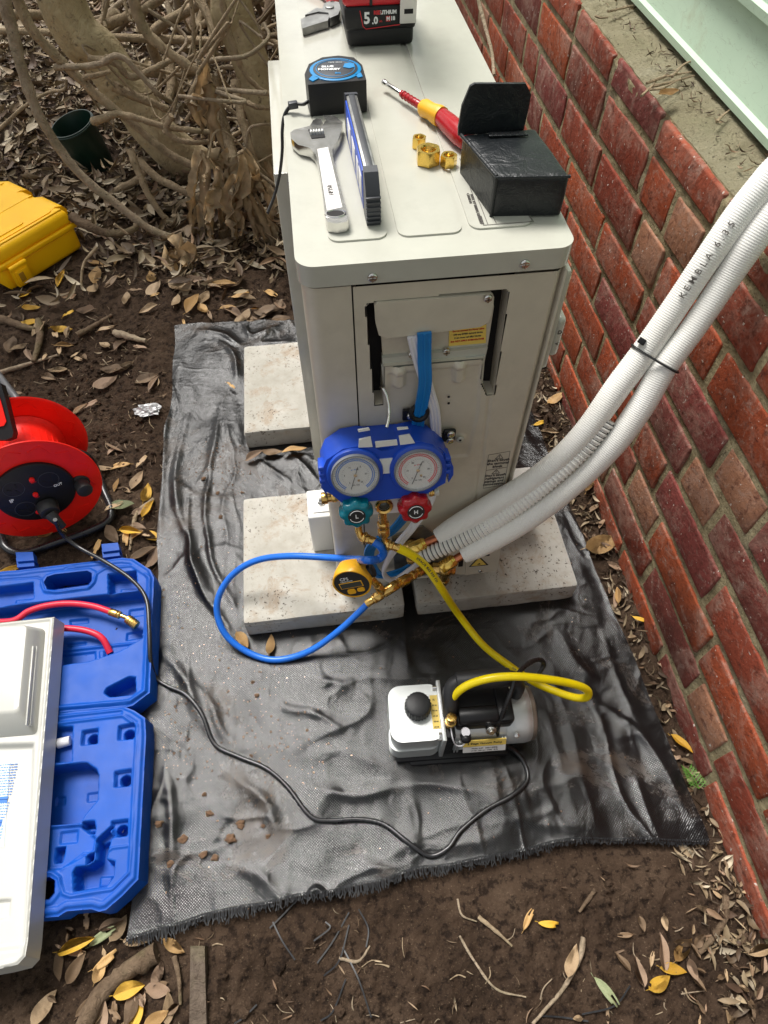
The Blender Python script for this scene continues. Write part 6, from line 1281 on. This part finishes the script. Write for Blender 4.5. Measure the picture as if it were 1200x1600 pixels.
# cordless drill standing on its battery
dr = thing('cordless_drill', 'red and black cordless drill standing on its battery at the far end of the lid', 'power drill', Vector((.15, .58, HT)))
bx0, bx1, by = PZ(541, 78, HT).x, PZ(650, 72, HT).x, .522
b = MB(); b.box((bx0 + .003, by, HT), (bx1 - .003, by + .115, HT + .026), .006, 3); b.box((bx0, by - .002, HT + .020), (bx1, by + .118, HT + .052), .006, 3); bat = done(b, 'battery', M['black'], dr)
b = MB(); b.box((bx0 - .002, by - .004, HT + .050), (bx1 + .002, by + .122, HT + .074), .007, 3); done(b, 'red_foot', M['red_tool'], dr)
b = MB(); b.box((bx0 + .036, by - .0055, HT + .052), (bx0 + .040, by, HT + .073), .0006); done(b, 'foot_divider', M['black'], dr)
b = MB(); b.tube([(.15, by + .06, HT + .07), (.15, by + .07, HT + .12), (.15, by + .085, HT + .20)], .021, 20); done(b, 'handle', M['black_rubber'], dr)
b = MB(); b.cyl((.15, by - .02, HT + .225), (.15, by + .13, HT + .225), .034, n=36, bevel=.006); done(b, 'motor_body', M['red_tool'], dr)
b = MB(); b.cyl((.15, by - .08, HT + .225), (.15, by - .02, HT + .225), .016, .026, n=30, bevel=.002); done(b, 'chuck', M['black'], dr)
FB = frame(Vector(((bx0 + bx1) / 2, by - .0024, HT + .036)), (1, 0, 0), (0, 0, 1))
text('5', .019, FB @ T(-.020, .0, 0), M['ink_white'], bat, bold=.0006); text('.0', .012, FB @ T(-.0085, -.003, 0), M['ink_white'], bat, bold=.0004); text('Ah', .004, FB @ T(.0, -.004, 0), M['ink_red'], bat); text('RED', .0062, FB @ T(-.0045, .0065, 0), M['ink_red'], bat, bold=.0003); text('LITHIUM', .0062, FB @ T(.0110, .0065, 0), M['ink_white'], bat, bold=.0003)
b = MB(FB); b.box((.0075, -.0045, -.0005), (.014, .0020, .0003)); done(b, 'red_badge', M['ink_red'], bat); text('M', .0064, FB @ T(.0107, -.0012, .0005), M['ink_white'], bat, bold=.0003); text('18', .0064, FB @ T(.0175, -.0012, 0), M['ink_white'], bat, bold=.0003)
b = MB(FB); b.ribbon([(-.030, .010, .0002), (-.026, -.009, .0002), (-.022, -.0125, .0002), (.028, -.009, .0002)], .0010, .0004, (0, 0, 1), sm=0); done(b, 'red_line', M['ink_red'], bat)
b = MB(); F_ = frame(Vector((bx1 - .013, by - .007, HT + .055)), (1, 0, .0), (0, -.05, 1)); b.box((-.012, -.026, -.001), (.012, .024, .0012), .0009, M=F_); clp = done(b, 'belt_clip', M['alu_white'], dr)
b = MB(F_); b.box((-.006, -.014, .0010), (.007, -.008, .0016), .0003); b.prism([(-.005, .004), (.000, .013), (.006, .004)], .0010, .0016); done(b, 'clip_cutout', M['gap'], clp)
b = MB(F_); b.cyl((-.008, .011, .001), (-.008, .011, .0030), .002); b.cyl((.008, .011, .001), (.008, .011, .0030), .002); done(b, 'clip_rivet', M['steel'], clp)
# pliers
C3 = lambda pts: crop(420, 0, .21667, pts)
pl_ = thing('pliers', 'grey steel pliers beside the battery, jaws pointing to the left edge of the lid', 'pliers', PZ(500, 20, HT)); zp = HT + .012
b = MB(); b.prism(zpoly(C3([(230, 132), (242, 198), (345, 165), (425, 142), (440, 100), (350, 92), (300, 100)]), zp), HT + .001, zp - .001, .0015); done(b, 'lower_jaw', M['steel'], pl_)
b = MB(); b.prism(zpoly(C3([(262, 112), (345, 60), (385, 68), (400, 30), (450, 8), (505, 20), (520, 60), (500, 110), (440, 136), (430, 96), (360, 88)]), zp), HT + .002, zp + .001, .0015); done(b, 'upper_jaw', M['steel'], pl_)
b = MB(); p = PZ(*C3([(440, 60)])[0], zp); b.cyl((p.x, p.y, zp), (p.x, p.y, zp + .003), .007, bevel=.001); done(b, 'pivot', M['steel'], pl_)
for k, s in ((0, 0), (1, .03)):
    b = MB(); q = PZ(520, 8, HT + .008); b.tube([q, q + Vector((.02 - s, .05, .0)), q + Vector((-.01 - s * 1.2, .12, 0)), q + Vector((-.02 - s, .17, 0))], .0065, 12); done(b, 'handle_grip', M['red_dark'] if k == 0 else M['red_dark'], pl_)
# ================================================================ HARD CASE, REEL, BLUE CASE, WHITE COVER
A_ = PZ(21, 461, .0); B_ = PZ(135, 389, .0); FY = frame(A_ + Vector((0, 0, .004)), B_ - A_, Vector((-(B_ - A_).y, (B_ - A_).x, 0))); LW = (B_ - A_).length; LD = .36
yc = thing('hard_case', 'closed bright yellow plastic hard case on the leaf litter at the left edge', 'tool case', FY)
b = MB(FY); b.box((.004, .004, 0), (LW - .004, LD, .076), .014, 4); done(b, 'case_base', M['yellow_case'], yc)
b = MB(FY); b.box((-.003, -.003, .070), (LW + .003, LD + .004, .086), .005, 3); done(b, 'sealing_rim', M['yellow_case'], yc)
b = MB(FY); b.box((.001, .001, .084), (LW - .001, LD, .124), .014, 4, taper=.95); cl_ = done(b, 'case_lid', M['yellow_case'], yc)
b = MB(FY); b.prism(rrect(.03, .035, LW - .03, LD - .04, .02), .122, .1262, .002); b.prism(rrect(.045, .05, LW - .12, .14, .012), .126, .1285, .0015)
for y in (.02, .15, .28): b.box((.015, y, .122), (LW - .015, y + .008, .1275), .0015)
done(b, 'lid_ribs', M['yellow_case'], cl_)
for yy_ in (.09, .25):
    b = MB(FY); b.prism([(0, .088), (.014, .090), (.016, .104), (.006, .118), (-.016, .126), (-.03, .124), (-.03, .088)], yy_ - .045, yy_ + .045, .002, 2, M=T(LW, 0, 0) @ Matrix(((1, 0, 0, 0), (0, 0, 1, 0), (0, 1, 0, 0), (0, 0, 0, 1)))); done(b, 'hinge_fin', M['yellow_case'], yc)
for x_ in (.048,):
    b = MB(FY); b.box((x_ - .026, -.016, .012), (x_ + .026, .004, .074), .004); b.box((x_ - .020, -.020, .020), (x_ + .020, -.014, .060), .002); b.cyl((x_ - .028, -.010, .070), (x_ + .028, -.010, .070), .007, bevel=.001); lt = done(b, 'latch', M['yellow_case'], yc)
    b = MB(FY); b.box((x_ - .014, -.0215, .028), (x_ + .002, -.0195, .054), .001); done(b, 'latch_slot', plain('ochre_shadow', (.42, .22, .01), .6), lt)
b = MB(FY); b.box((-.01, .19, .1262), (.085, .235, .1275), .0006, M=RZ(0)); nm = done(b, 'name_plate', M['black'], yc)
b = MB(FY); 
for k in range(5): b.box((.02 + k * .012, .208, .1274), (.028 + k * .012, .214, .1280))
done(b, 'plate_marks', M['ink_white'], nm)
# cable reel
nR = Vector((.36, -.93, .10)).normalized(); cR = PZ(56, 768, .130); FR = frame(cR, Vector((.93, .36, 0)), Vector((0, 0, 1)).cross(Vector((1, 0, 0))) if False else nR.cross(Vector((.93, .36, 0)))); RR = .126; DEP = -.150
rl = thing('cable_reel', 'red extension cord reel with black socket face on a black tube stand', 'cable reel', FR)
def flange(z0, z1, nm, full=True):
    b = MB(FR); b.lathe([(.040, z0), (RR - .006, z0), (RR, z0 + .002), (RR + .001, (z0 + z1) / 2), (RR, z1 - .001), (RR - .005, z1), (.060, z1 - .003), (.0001, z1 - .003)] if True else [], 96); f = done(b, nm, M['red'], rl, ang=50)
    b = MB(FR)
    for k in range(13):
        a = R_(k * 360 / 13 + 8); c, s = math.cos(a), math.sin(a); r0, r1 = RR * .78, RR * .90; tx = .018
        p_ = [(c * r0 - s * tx, s * r0 + c * tx, z1 - .001), (c * r1, s * r1, z1 - .0005), (c * r0 + s * tx, s * r0 - c * tx, z1 - .001)]
        b.ribbon([p_[0], p_[1]], .0022, .0022, (0, 0, 1), sm=0); b.ribbon([p_[1], p_[2]], .0022, .0022, (0, 0, 1), sm=0)
    done(b, 'flange_rib', M['red'], f, flat=True); return f
f1 = flange(-.006, .0, 'front_flange'); f2 = flange(DEP - .004, DEP, 'rear_flange')
b = MB(FR); b.lathe([(.080, DEP), (.072, DEP + .012), (.070, DEP + .05), (.070, -.03), (.074, -.012), (.080, -.005)], 64); 
for k in range(30):
    a = R_(k * 12); b.box((.0695, -.0012, DEP + .01), (.0712, .0012, -.012), M=Matrix.Rotation(a, 4, 'Z'))
done(b, 'drum', M['red'], rl, ang=50)
b = MB(FR); b.lathe([(.074, -.004), (.075, .001), (.074, .0045), (.070, .006), (.0001, .0065)], 80); sk = done(b, 'socket_face', M['black'], rl)
for (x, y) in ((-.030, .030), (.034, .022), (-.034, -.028)):
    b = MB(FR @ T(x, y, .0060) @ RZ(20)); 
    for (dx, dy, a) in ((-.008, .004, 30), (.008, .004, -30), (0, -.009, 0)): b.box((-.0012, -.0045, 0), (.0012, .0045, .0010), M=T(dx, dy, 0) @ RZ(a))
    done(b, 'socket_slots', M['gap'], sk); b = MB(FR @ T(x, y, .0060)); b.torus((0, 0, .0003), .019, .0007, n=36, k=5); done(b, 'socket_outline', M['grey_plastic'], sk)
for (x, y, r) in ((.008, .038, .0052), (-.002, .0, .0052)): b = MB(FR); b.cyl((x, y, .005), (x, y, .0115), r, bevel=.0012); done(b, 'reset_button', M['red'], sk)
b = MB(FR @ T(-.012, -.046, .0065) @ Matrix.Diagonal((1.6, 1, 1, 1))); b.cyl((0, 0, 0), (0, 0, .004), .0065, bevel=.0012); done(b, 'rocker_switch', M['red'], sk)
text('IP', .011, FR @ T(-.046, .004, .0068), M['ink_white'], sk, bold=.0003); text('OUT', .008, FR @ T(.044, .002, .0066), M['ink_white'], sk, bold=.0002); text('RESET', .004, FR @ T(.008, .029, .0068), M['ink_red'], sk); text('TEST', .004, FR @ T(-.002, -.010, .0068), M['ink_red'], sk)
b = MB(FR); b.torus((0, 0, .0052), .069, .0005, n=40, k=5, a0=60, a1=150); b.torus((0, 0, .0052), .069, .0005, n=40, k=5, a0=200, a1=290); done(b, 'rim_print', M['ink_white'], sk)
b = MB(FR); b.prism([(-.085, .040), (-.052, .075), (-.030, .088), (-.040, .065), (-.070, .030)], -.001, .001, .0003); done(b, 'reel_sticker', M['alu_white'], rl)
b = MB(FR); b.cyl((.082, -.020, -.004), (.086, -.022, .028), .014, .016, n=28, bevel=.003); b.cyl((.082, -.020, -.012), (.082, -.020, .002), .019, n=28, bevel=.002); done(b, 'crank_knob', M['black_rubber'], rl)
pp = onf(FR, 74, 792, .012); b = MB(FR); b.cyl((pp.x, pp.y, .006), (pp.x + .001, pp.y - .004, .030), .022, .019, n=30, bevel=.003); b.tube([(pp.x + .001, pp.y - .004, .030), (pp.x + .006, pp.y - .016, .042), (pp.x + .012, pp.y - .034, .048)], lambda t: .013 - .006 * t, 16); done(b, 'cord_plug', M['black_rubber'], cd_)
b = MB(); b.tube([PZ(118, 706, .10), PZ(138, 715, .07), PZ(152, 738, .03), PZ(163, 768, .014), PZ(174, 796, .010), PZ(168, 815, .010), PZ(140, 830, .010), PZ(95, 846, .010), PZ(52, 861, .010), PZ(28, 864, .010), PZ(10, 856, .012), PZ(2, 840, .02), PZ(-12, 805, .05), PZ(-35, 740, .13), PZ(-45, 690, .20)], .0085, 14, sm=8); done(b, 'stand_tube', M['cord'], rl)
b = MB(); b.tube([PZ(-45, 520, .10), PZ(-10, 575, .10), PZ(12, 605, .10), PZ(32, 632, .09), PZ(45, 665, .05)], .0085, 14, sm=8); done(b, 'rear_tube', M['gray_frame'], rl)
FH = frame(PZ(5, 640, .27), Vector((1, .25, 0)), Vector((-.1, .75, .6))); C5 = lambda pts: crop(0, 560, .21667, pts)
hp = [onf(FH, *q) for q in C5([(-150, 130), (5, 180), (40, 300), (80, 470), (97, 530), (88, 570), (40, 588), (-160, 590)])]; b = MB(FH); b.prism([(q.x, q.y) for q in hp], -.028, 0, .004, 3); hg = done(b, 'carry_grip', M['black'], rl)
hp = [onf(FH, *q) for q in C5([(-150, 180), (-20, 225), (15, 330), (48, 455), (30, 485), (-150, 530)])]; b = MB(FH); b.prism([(q.x, q.y) for q in hp], -.002, .003, .0015, 2); done(b, 'red_grip_panel', M['red'], hg)
# ---------------------------------------------------------------- blue case
ZC = .052
C6 = lambda pts: zpoly(crop(0, 840, .21667, pts), ZC)
C7 = lambda pts: zpoly(crop(0, 1080, .275, pts), ZC)
bc = thing('open_blue_case', 'open blue plastic gauge case flat on the soil, partly under the white cover', 'tool case', Vector((-.5, -.15, 0)))
def clip_hf(X, Y, Z, outer, holes, st, zrim):
    so = sdf(X, Y, outer); keep = so < st * 1.45; gy_, gx_ = np.gradient(so, st); mv = (so > 0) & keep
    X = X - np.where(mv, so * gx_, 0); Y = Y - np.where(mv, so * gy_, 0)
    for h in holes:
        s = sdf(X, Y, h); gy_, gx_ = np.gradient(s, st); keep &= s > -st * 1.45; mv = (s < 0) & keep; X = X - np.where(mv, s * gx_, 0); Y = Y - np.where(mv, s * gy_, 0)
    return X, Y, Z, keep
def skirt(poly, z0, z1, mat, parent, name, out=.0003, flare=.002):
    P = []
    n = len(poly)
    for i in range(n):
        a, c = Vector(poly[i]), Vector(poly[(i + 1) % n]); m = max(1, int((c - a).length / .02)); P += [a.lerp(c, k / m) for k in range(m)]
    cx = sum(p.x for p in P) / len(P); cy = sum(p.y for p in P) / len(P); t = bmesh.new(); rows = []
    for z, o in ((z1, 0), (z1 - .002, out * 2), (z0, flare)):
        rows.append([t.verts.new((p.x + (p.x - cx) * o * 4, p.y + (p.y - cy) * o * 4, z)) for p in P])
    for a, c in zip(rows, rows[1:]):
        for k in range(len(P)): t.faces.new((a[k], c[k], c[(k + 1) % len(P)], a[(k + 1) % len(P)]))
    bmesh.ops.recalc_face_normals(t, faces=t.faces); b = MB(); b.add(t); return done(b, name, mat, parent)
def cased(name, outer, feats, holes, grooves, seed):
    P = np.array(outer); xs = np.arange(P[:, 0].min() - .01, P[:, 0].max() + .01, .0017); ys = np.arange(P[:, 1].min() - .01, P[:, 1].max() + .01, .0017); X, Y = np.meshgrid(xs, ys)
    so = sdf(X, Y, outer); Z = np.full(X.shape, ZC)
    Z -= .004 * (1 - sstep(-so, .003, .006)) ; Z -= .0022 * (sstep(-so, .012, .0135) - 0)
    for poly, h, w in feats:
        s = sdf(X, Y, poly); k = 1 - sstep(s, -w, w * .4); Z = Z * (1 - k) + h * k
    for pl, dz, w in grooves: d = dline(X, Y, pl); Z += dz * (1 - sstep(d, w * .4, w))
    for poly in holes: s = sdf(X, Y, poly); Z += .003 * (1 - sstep(s, .006, .009))
    Z = Z + fbm(X, Y, 30, 2, seed) * .0006
    X, Y, Z, keep = clip_hf(X, Y, Z, outer, holes, .0017, 0)
    o = grid_mesh(name, np.stack([X, Y, Z + .002], -1), M['blue'], bc, keepmask=keep)
    skirt(outer, .006, ZC - .0021, M['blue'], o, 'side_wall')
    for poly in holes: skirt(poly, .006, ZC + .0048, M['blue'], o, 'handle_wall', 0, -.004)
    return o
rc = lambda pts: C6(pts)
up_out = C6([(-620, 300), (60, 236), (130, 232), (280, 212), (600, 175), (730, 160), (880, 142), (960, 150), (1080, 228), (1108, 285), (1078, 1115), (955, 1208), (900, 1222), (350, 1268), (-620, 1400)])
hole1 = C6([(322, 330), (345, 290), (400, 272), (635, 246), (666, 262), (664, 315), (640, 345), (400, 380), (345, 378)])
feats = [(C6([(-560, 540), (0, 505), (240, 470), (500, 440), (770, 410), (1000, 385), (1042, 400), (1024, 722), (860, 815), (650, 885), (390, 925), (-560, 980)]), .016, .003),
         (C6([(-560, 400), (30, 350), (236, 322), (240, 440), (25, 490), (-560, 540)]), .022, .003), (C6([(778, 262), (978, 238), (990, 372), (782, 402)]), .020, .003),
         (C6([(70, 410), (220, 395), (225, 430), (70, 445)]), .026, .0015), (C6([(840, 330), (975, 318), (975, 350), (840, 365)]), .026, .0015),
         (C6([(380, 800), (640, 770), (645, 880), (400, 915)]), .012, .002), (C6([(672, 772), (715, 768), (715, 868), (680, 876)]), .024, .0015), (C6([(900, 745), (925, 740), (925, 785), (900, 795)]), .022, .0015),
         (C6([(752, 1118), (770, 1085), (930, 1003), (972, 1008), (976, 1112), (955, 1130), (790, 1145)]), .012, .003),
         (C6([(892, 466), (1020, 450), (1022, 502), (886, 518)]), .012, .0012), (C6([(872, 636), (1008, 616), (1008, 668), (866, 690)]), .012, .0012), (C6([(450, 540), (590, 528), (590, 560), (455, 574)]), .011, .0012), (C6([(20, 575), (120, 560), (120, 600), (15, 610)]), .012, .0012), (C6([(420, 715), (570, 700), (570, 720), (420, 740)]), .012, .0012)]
gr = [(C6([(-600, 350), (60, 300), (270, 285), (300, 300)]), -.002, .0025), (C6([(300, 300), (320, 385), (420, 400), (640, 370), (680, 330), (700, 260), (760, 222), (950, 205), (1080, 290), (1080, 400), (1045, 1110), (940, 1180), (350, 1235)]), .0025, .0028), (C6([(470, 225), (500, 212), (540, 210)]), -.002, .002), (C6([(385, 770), (700, 735), (1025, 705)]), .004, .003)]
uh = cased('case_lid', up_out, feats, [hole1], gr, 71)
lo_out = C7([(-460, 190), (280, 128), (520, 105), (700, 84), (760, 108), (822, 150), (828, 250), (784, 1068), (690, 1165), (600, 1243), (560, 1252), (515, 1238), (375, 1250), (330, 1280), (200, 1292), (-460, 1345)])
hole2 = C7([(-200, 1085), (290, 1058), (318, 1075), (315, 1145), (285, 1182), (-200, 1205)])
def circ(c, r): q = C7([c])[0]; return [(q[0] + r * math.cos(a), q[1] + r * math.sin(a)) for a in np.linspace(0, 2 * math.pi, 20)[:-1]]
feats = [(C7([(-420, 215), (410, 200), (405, 400), (-420, 430)]), .034, .003), (C7([(-300, 480), (200, 445), (380, 415), (490, 408), (545, 445), (557, 480), (550, 620), (480, 700), (455, 745), (250, 762), (-300, 800)]), .013, .003),
         (C7([(470, 742), (536, 738), (536, 812), (470, 806)]), .022, .002), (C7([(455, 765), (540, 765), (540, 790), (440, 800)]), .03, .002), (C7([(240, 775), (450, 760), (540, 830), (530, 905), (350, 1010), (230, 1020)]), .044, .002),
         (C7([(335, 798), (435, 786), (430, 858), (330, 868)]), .040, .0012), (C7([(305, 892), (362, 880), (345, 970), (300, 975)]), .022, .002),
         (C7([(545, 850), (628, 838), (612, 905), (602, 958), (648, 970), (640, 1058), (600, 1108), (418, 1136), (414, 1030), (432, 1000), (500, 992), (540, 962), (545, 900)]), .016, .003), (C7([(530, 1046), (604, 1040), (598, 1100), (524, 1108)]), .022, .0015), (C7([(490, 930), (535, 915), (530, 960), (490, 985)]), .022, .002),
         (C7([(450, 555), (545, 543), (540, 595), (446, 608)]), .010, .0012), (C7([(270, 575), (320, 572), (318, 625), (262, 628)]), .010, .0012), (C7([(545, 845), (640, 760), (625, 800), (640, 835), (560, 870)]), .030, .002)]
for q, c in (([(465, 226), (556, 210), (552, 298), (460, 306)], (520, 268)), ([(674, 196), (766, 180), (762, 268), (668, 278)], (725, 242)), ([(652, 456), (746, 442), (740, 538), (648, 545)], (705, 503)), ([(632, 738), (726, 726), (722, 822), (636, 830)], (685, 792))): feats += [(C7(q), .040, .0018), (circ(c, .0088), .014, .0015)]
gr = [(C7([(280, 190), (700, 140), (780, 195), (735, 1030), (640, 1125), (400, 1165), (360, 1150), (340, 1060), (300, 1030), (200, 1030)]), .003, .0028), (C7([(280, 165), (690, 118)]), -.003, .003), (C7([(350, 1010), (470, 920), (520, 920)]), .0018, .002), (C7([(620, 905), (640, 890), (725, 880)]), .0018, .002)]
lh = cased('case_tray', lo_out, feats, [hole2], gr, 73)
for q in ([(125, 158), (248, 155), (258, 215), (135, 225)], [(742, 98), (860, 88), (872, 140), (750, 155)]):
    p = zpoly(crop(0, 840, .21667, q), .040); b = MB(); b.prism(p, .020, .046, .003); b.prism([(x, y + .010) for x, y in p], .034, .052, .002); done(b, 'case_latch', M['blue'], bc)
b = MB(); a_, c_ = C7([(-300, 165)])[0], C7([(715, 82)])[0]; b.cyl((a_[0], a_[1], .044), (c_[0], c_[1], .044), .0065, bevel=.001)
done(b, 'hinge', M['blue'], bc)
ps = PZ(188, 1297, .02); b = MB(T(ps.x, ps.y, .018)); b.lathe([(.0045, 0), (.0075, 0), (.0075, .006), (.0045, .006)], 28); done(b, 'steel_ring', M['chrome'], bc)
# red hose in the case
rh = thing('red_hose', 'red charging hose coiled in the open blue case, its brass end pointing right', 'hose', PZ(100, 950, .03))
b = MB(); b.tube([PZ(172, 1020, .020), PZ(160, 998, .034), PZ(140, 987, .040), PZ(110, 982, .042), PZ(80, 984, .042), PZ(40, 1000, .04), PZ(0, 1015, .036), PZ(-40, 1000, .036), PZ(-30, 975, .038), PZ(20, 970, .042), PZ(45, 955, .045), PZ(75, 946, .046), PZ(110, 943, .046), PZ(145, 947, .046), PZ(176, 957, .046)], .0062, 14, sm=10); done(b, 'hose_tube', M['hose_red'], rh)
b = MB(); q0, q1, q2, q3 = PZ(172, 956, .046), PZ(184, 960, .046), PZ(197, 965, .044), PZ(214, 978, .038); b.cyl(q0, q1, .0075, n=24, bevel=.0006); b.cyl(q1, q1.lerp(q2, .3), .0082, n=6, bevel=.0006); b.tube([q1, q2, q2.lerp(q3, .2)], .0042, 12); b.cyl(q2.lerp(q3, .1), q3, .0088, n=24, bevel=.001)
for k in range(4): c = q2.lerp(q3, .3 + k * .17); b.cyl(c, c.lerp(q3, .08), .0098, n=24)
done(b, 'brass_end', M['brass'], rh)
b = MB(); q = PZ(76, 1164, .048); b.cyl(PZ(68, 1165, .046), PZ(94, 1161, .046), .0055, n=20, bevel=.0006); b.cyl(PZ(72, 1164, .046), PZ(82, 1163, .046), .0095, n=6, bevel=.0008)
sf = thing('spare_fitting', 'spare brass fitting with clear cap lying in the blue case', 'pipe fitting', q); done(b, 'brass_fitting', M['brass'], sf)
b = MB(); b.cyl(PZ(90, 1162, .046), PZ(110, 1157, .046), .0085, .0080, n=24, bevel=.001); done(b, 'clear_cap', M['cable_white'], sf)
# ---------------------------------------------------------------- white cover
ZT = .095
tc = thing('plastic_cover', 'white moulded service cover lying across the blue case at the left edge', 'cover', Vector((-.6, -.25, ZC)))
Tz = lambda pts, z=ZT: zpoly(pts, z)
T7 = lambda pts, z=ZT: Tz(crop(0, 1080, .275, pts), z)
outr = Tz([(-260, 1003), (0, 973), (85, 964), (63, 1230), (44, 1470), (40, 1494), (28, 1507), (0, 1514), (-260, 1560)])
P = np.array(outr); xs = np.arange(P[:, 0].min() - .01, P[:, 0].max() + .01, .0018); ys = np.arange(P[:, 1].min() - .01, P[:, 1].max() + .01, .0018); X, Y = np.meshgrid(xs, ys); so = sdf(X, Y, outr); Z = np.full(X.shape, ZT)
Z += .003 * (1 - sstep(-so, .005, .0075)) * sstep(-so, .0, .003)
inn = T7([(-700, 330), (-100, 300), (195, 292), (185, 600), (142, 1430), (120, 1465), (0, 1480), (-700, 1560)]); s = sdf(X, Y, inn); Z -= .010 * (1 - sstep(s, -.007, .001))
rec = T7([(-60, 1188), (42, 1180), (32, 1285), (-60, 1302)]); s = sdf(X, Y, rec); Z -= .006 * (1 - sstep(s, -.002, .001)); Z += fbm(X, Y, 3, 2, 75) * .004
X, Y, Z, keep = clip_hf(X, Y, Z, outr, [], .0018, 0); cp = grid_mesh('cover_panel', np.stack([X, Y, Z], -1), M['tray'], tc, keepmask=keep)
skirt(outr, ZC + .004, ZT + .0003, M['tray'], cp, 'side_wall', 0, .004)
b = MB(); zb, zt = ZT - .002, ZT + .040; base = Tz([(-200, 992), (73, 982), (60, 1150), (-200, 1170)], zb); top = Tz([(-200, 985), (42, 976), (29, 1112), (-200, 1125)], zt)
def sub(pl, n=5, r=.010):
    o = []
    for i in range(len(pl)):
        p, a, c = Vector(pl[i]), Vector(pl[i - 1]), Vector(pl[(i + 1) % len(pl)]); u, v = (a - p).normalized() * r, (c - p).normalized() * r
        for k in range(n + 1): t_ = k / n; o.append((p + u) * (1 - t_) ** 2 + p * 2 * t_ * (1 - t_) + (p + v) * t_ ** 2)
    return o
b.rings([[Vector((q.x, q.y, zb)) for q in sub(base)], [Vector((q.x, q.y, zt)) for q in sub(top)]], bevel=.004); bx = done(b, 'raised_housing', M['tray'], tc, ang=30)
b = MB(); 
for k in range(3):
    a_, c_ = Tz([(62 - k * 6, 1012), (55 - k * 6, 1135)], zb + .004 + k * .009)[0:2]; b.box((-.0012, 0, -.003), (.0012, (Vector(c_) - Vector(a_)).length, .004), .0006, M=frame(Vector((*c_, zb + .006 + k * .009)), Vector((1, .1, 0)), Vector((*a_, 0)) - Vector((*c_, 0))))
done(b, 'louvre', M['tray'], bx)
lb_ = T7([(-300, 430), (56, 405), (22, 885), (-300, 900)], ZT - .009); b = MB(); b.prism(lb_, ZT - .0105, ZT - .0088); lbo = done(b, 'rating_label', plain('pale_blue_paper', (.55, .66, .72), .4), tc)
FL = frame(Vector((*T7([(20, 650)], ZT - .0086)[0], ZT - .0086)), Vector((1, -.05, 0)), Vector((.05, 1, 0))); b = MB(FL)
rr_ = random.Random(4)
for k in range(30):
    y = .062 - k * .0042
    if k in (12, 13, 20, 21): b.box((-.030, y - .003, 0), (.004, y + .002, .0003))
    else:
        x = -.03
        while x < .006: w_ = rr_.uniform(.002, .006); b.box((x, y, 0), (min(x + w_, .008), y + .0012, .0003)); x += w_ + .0012
done(b, 'label_print', M['ink_blue'], lbo, flat=True)
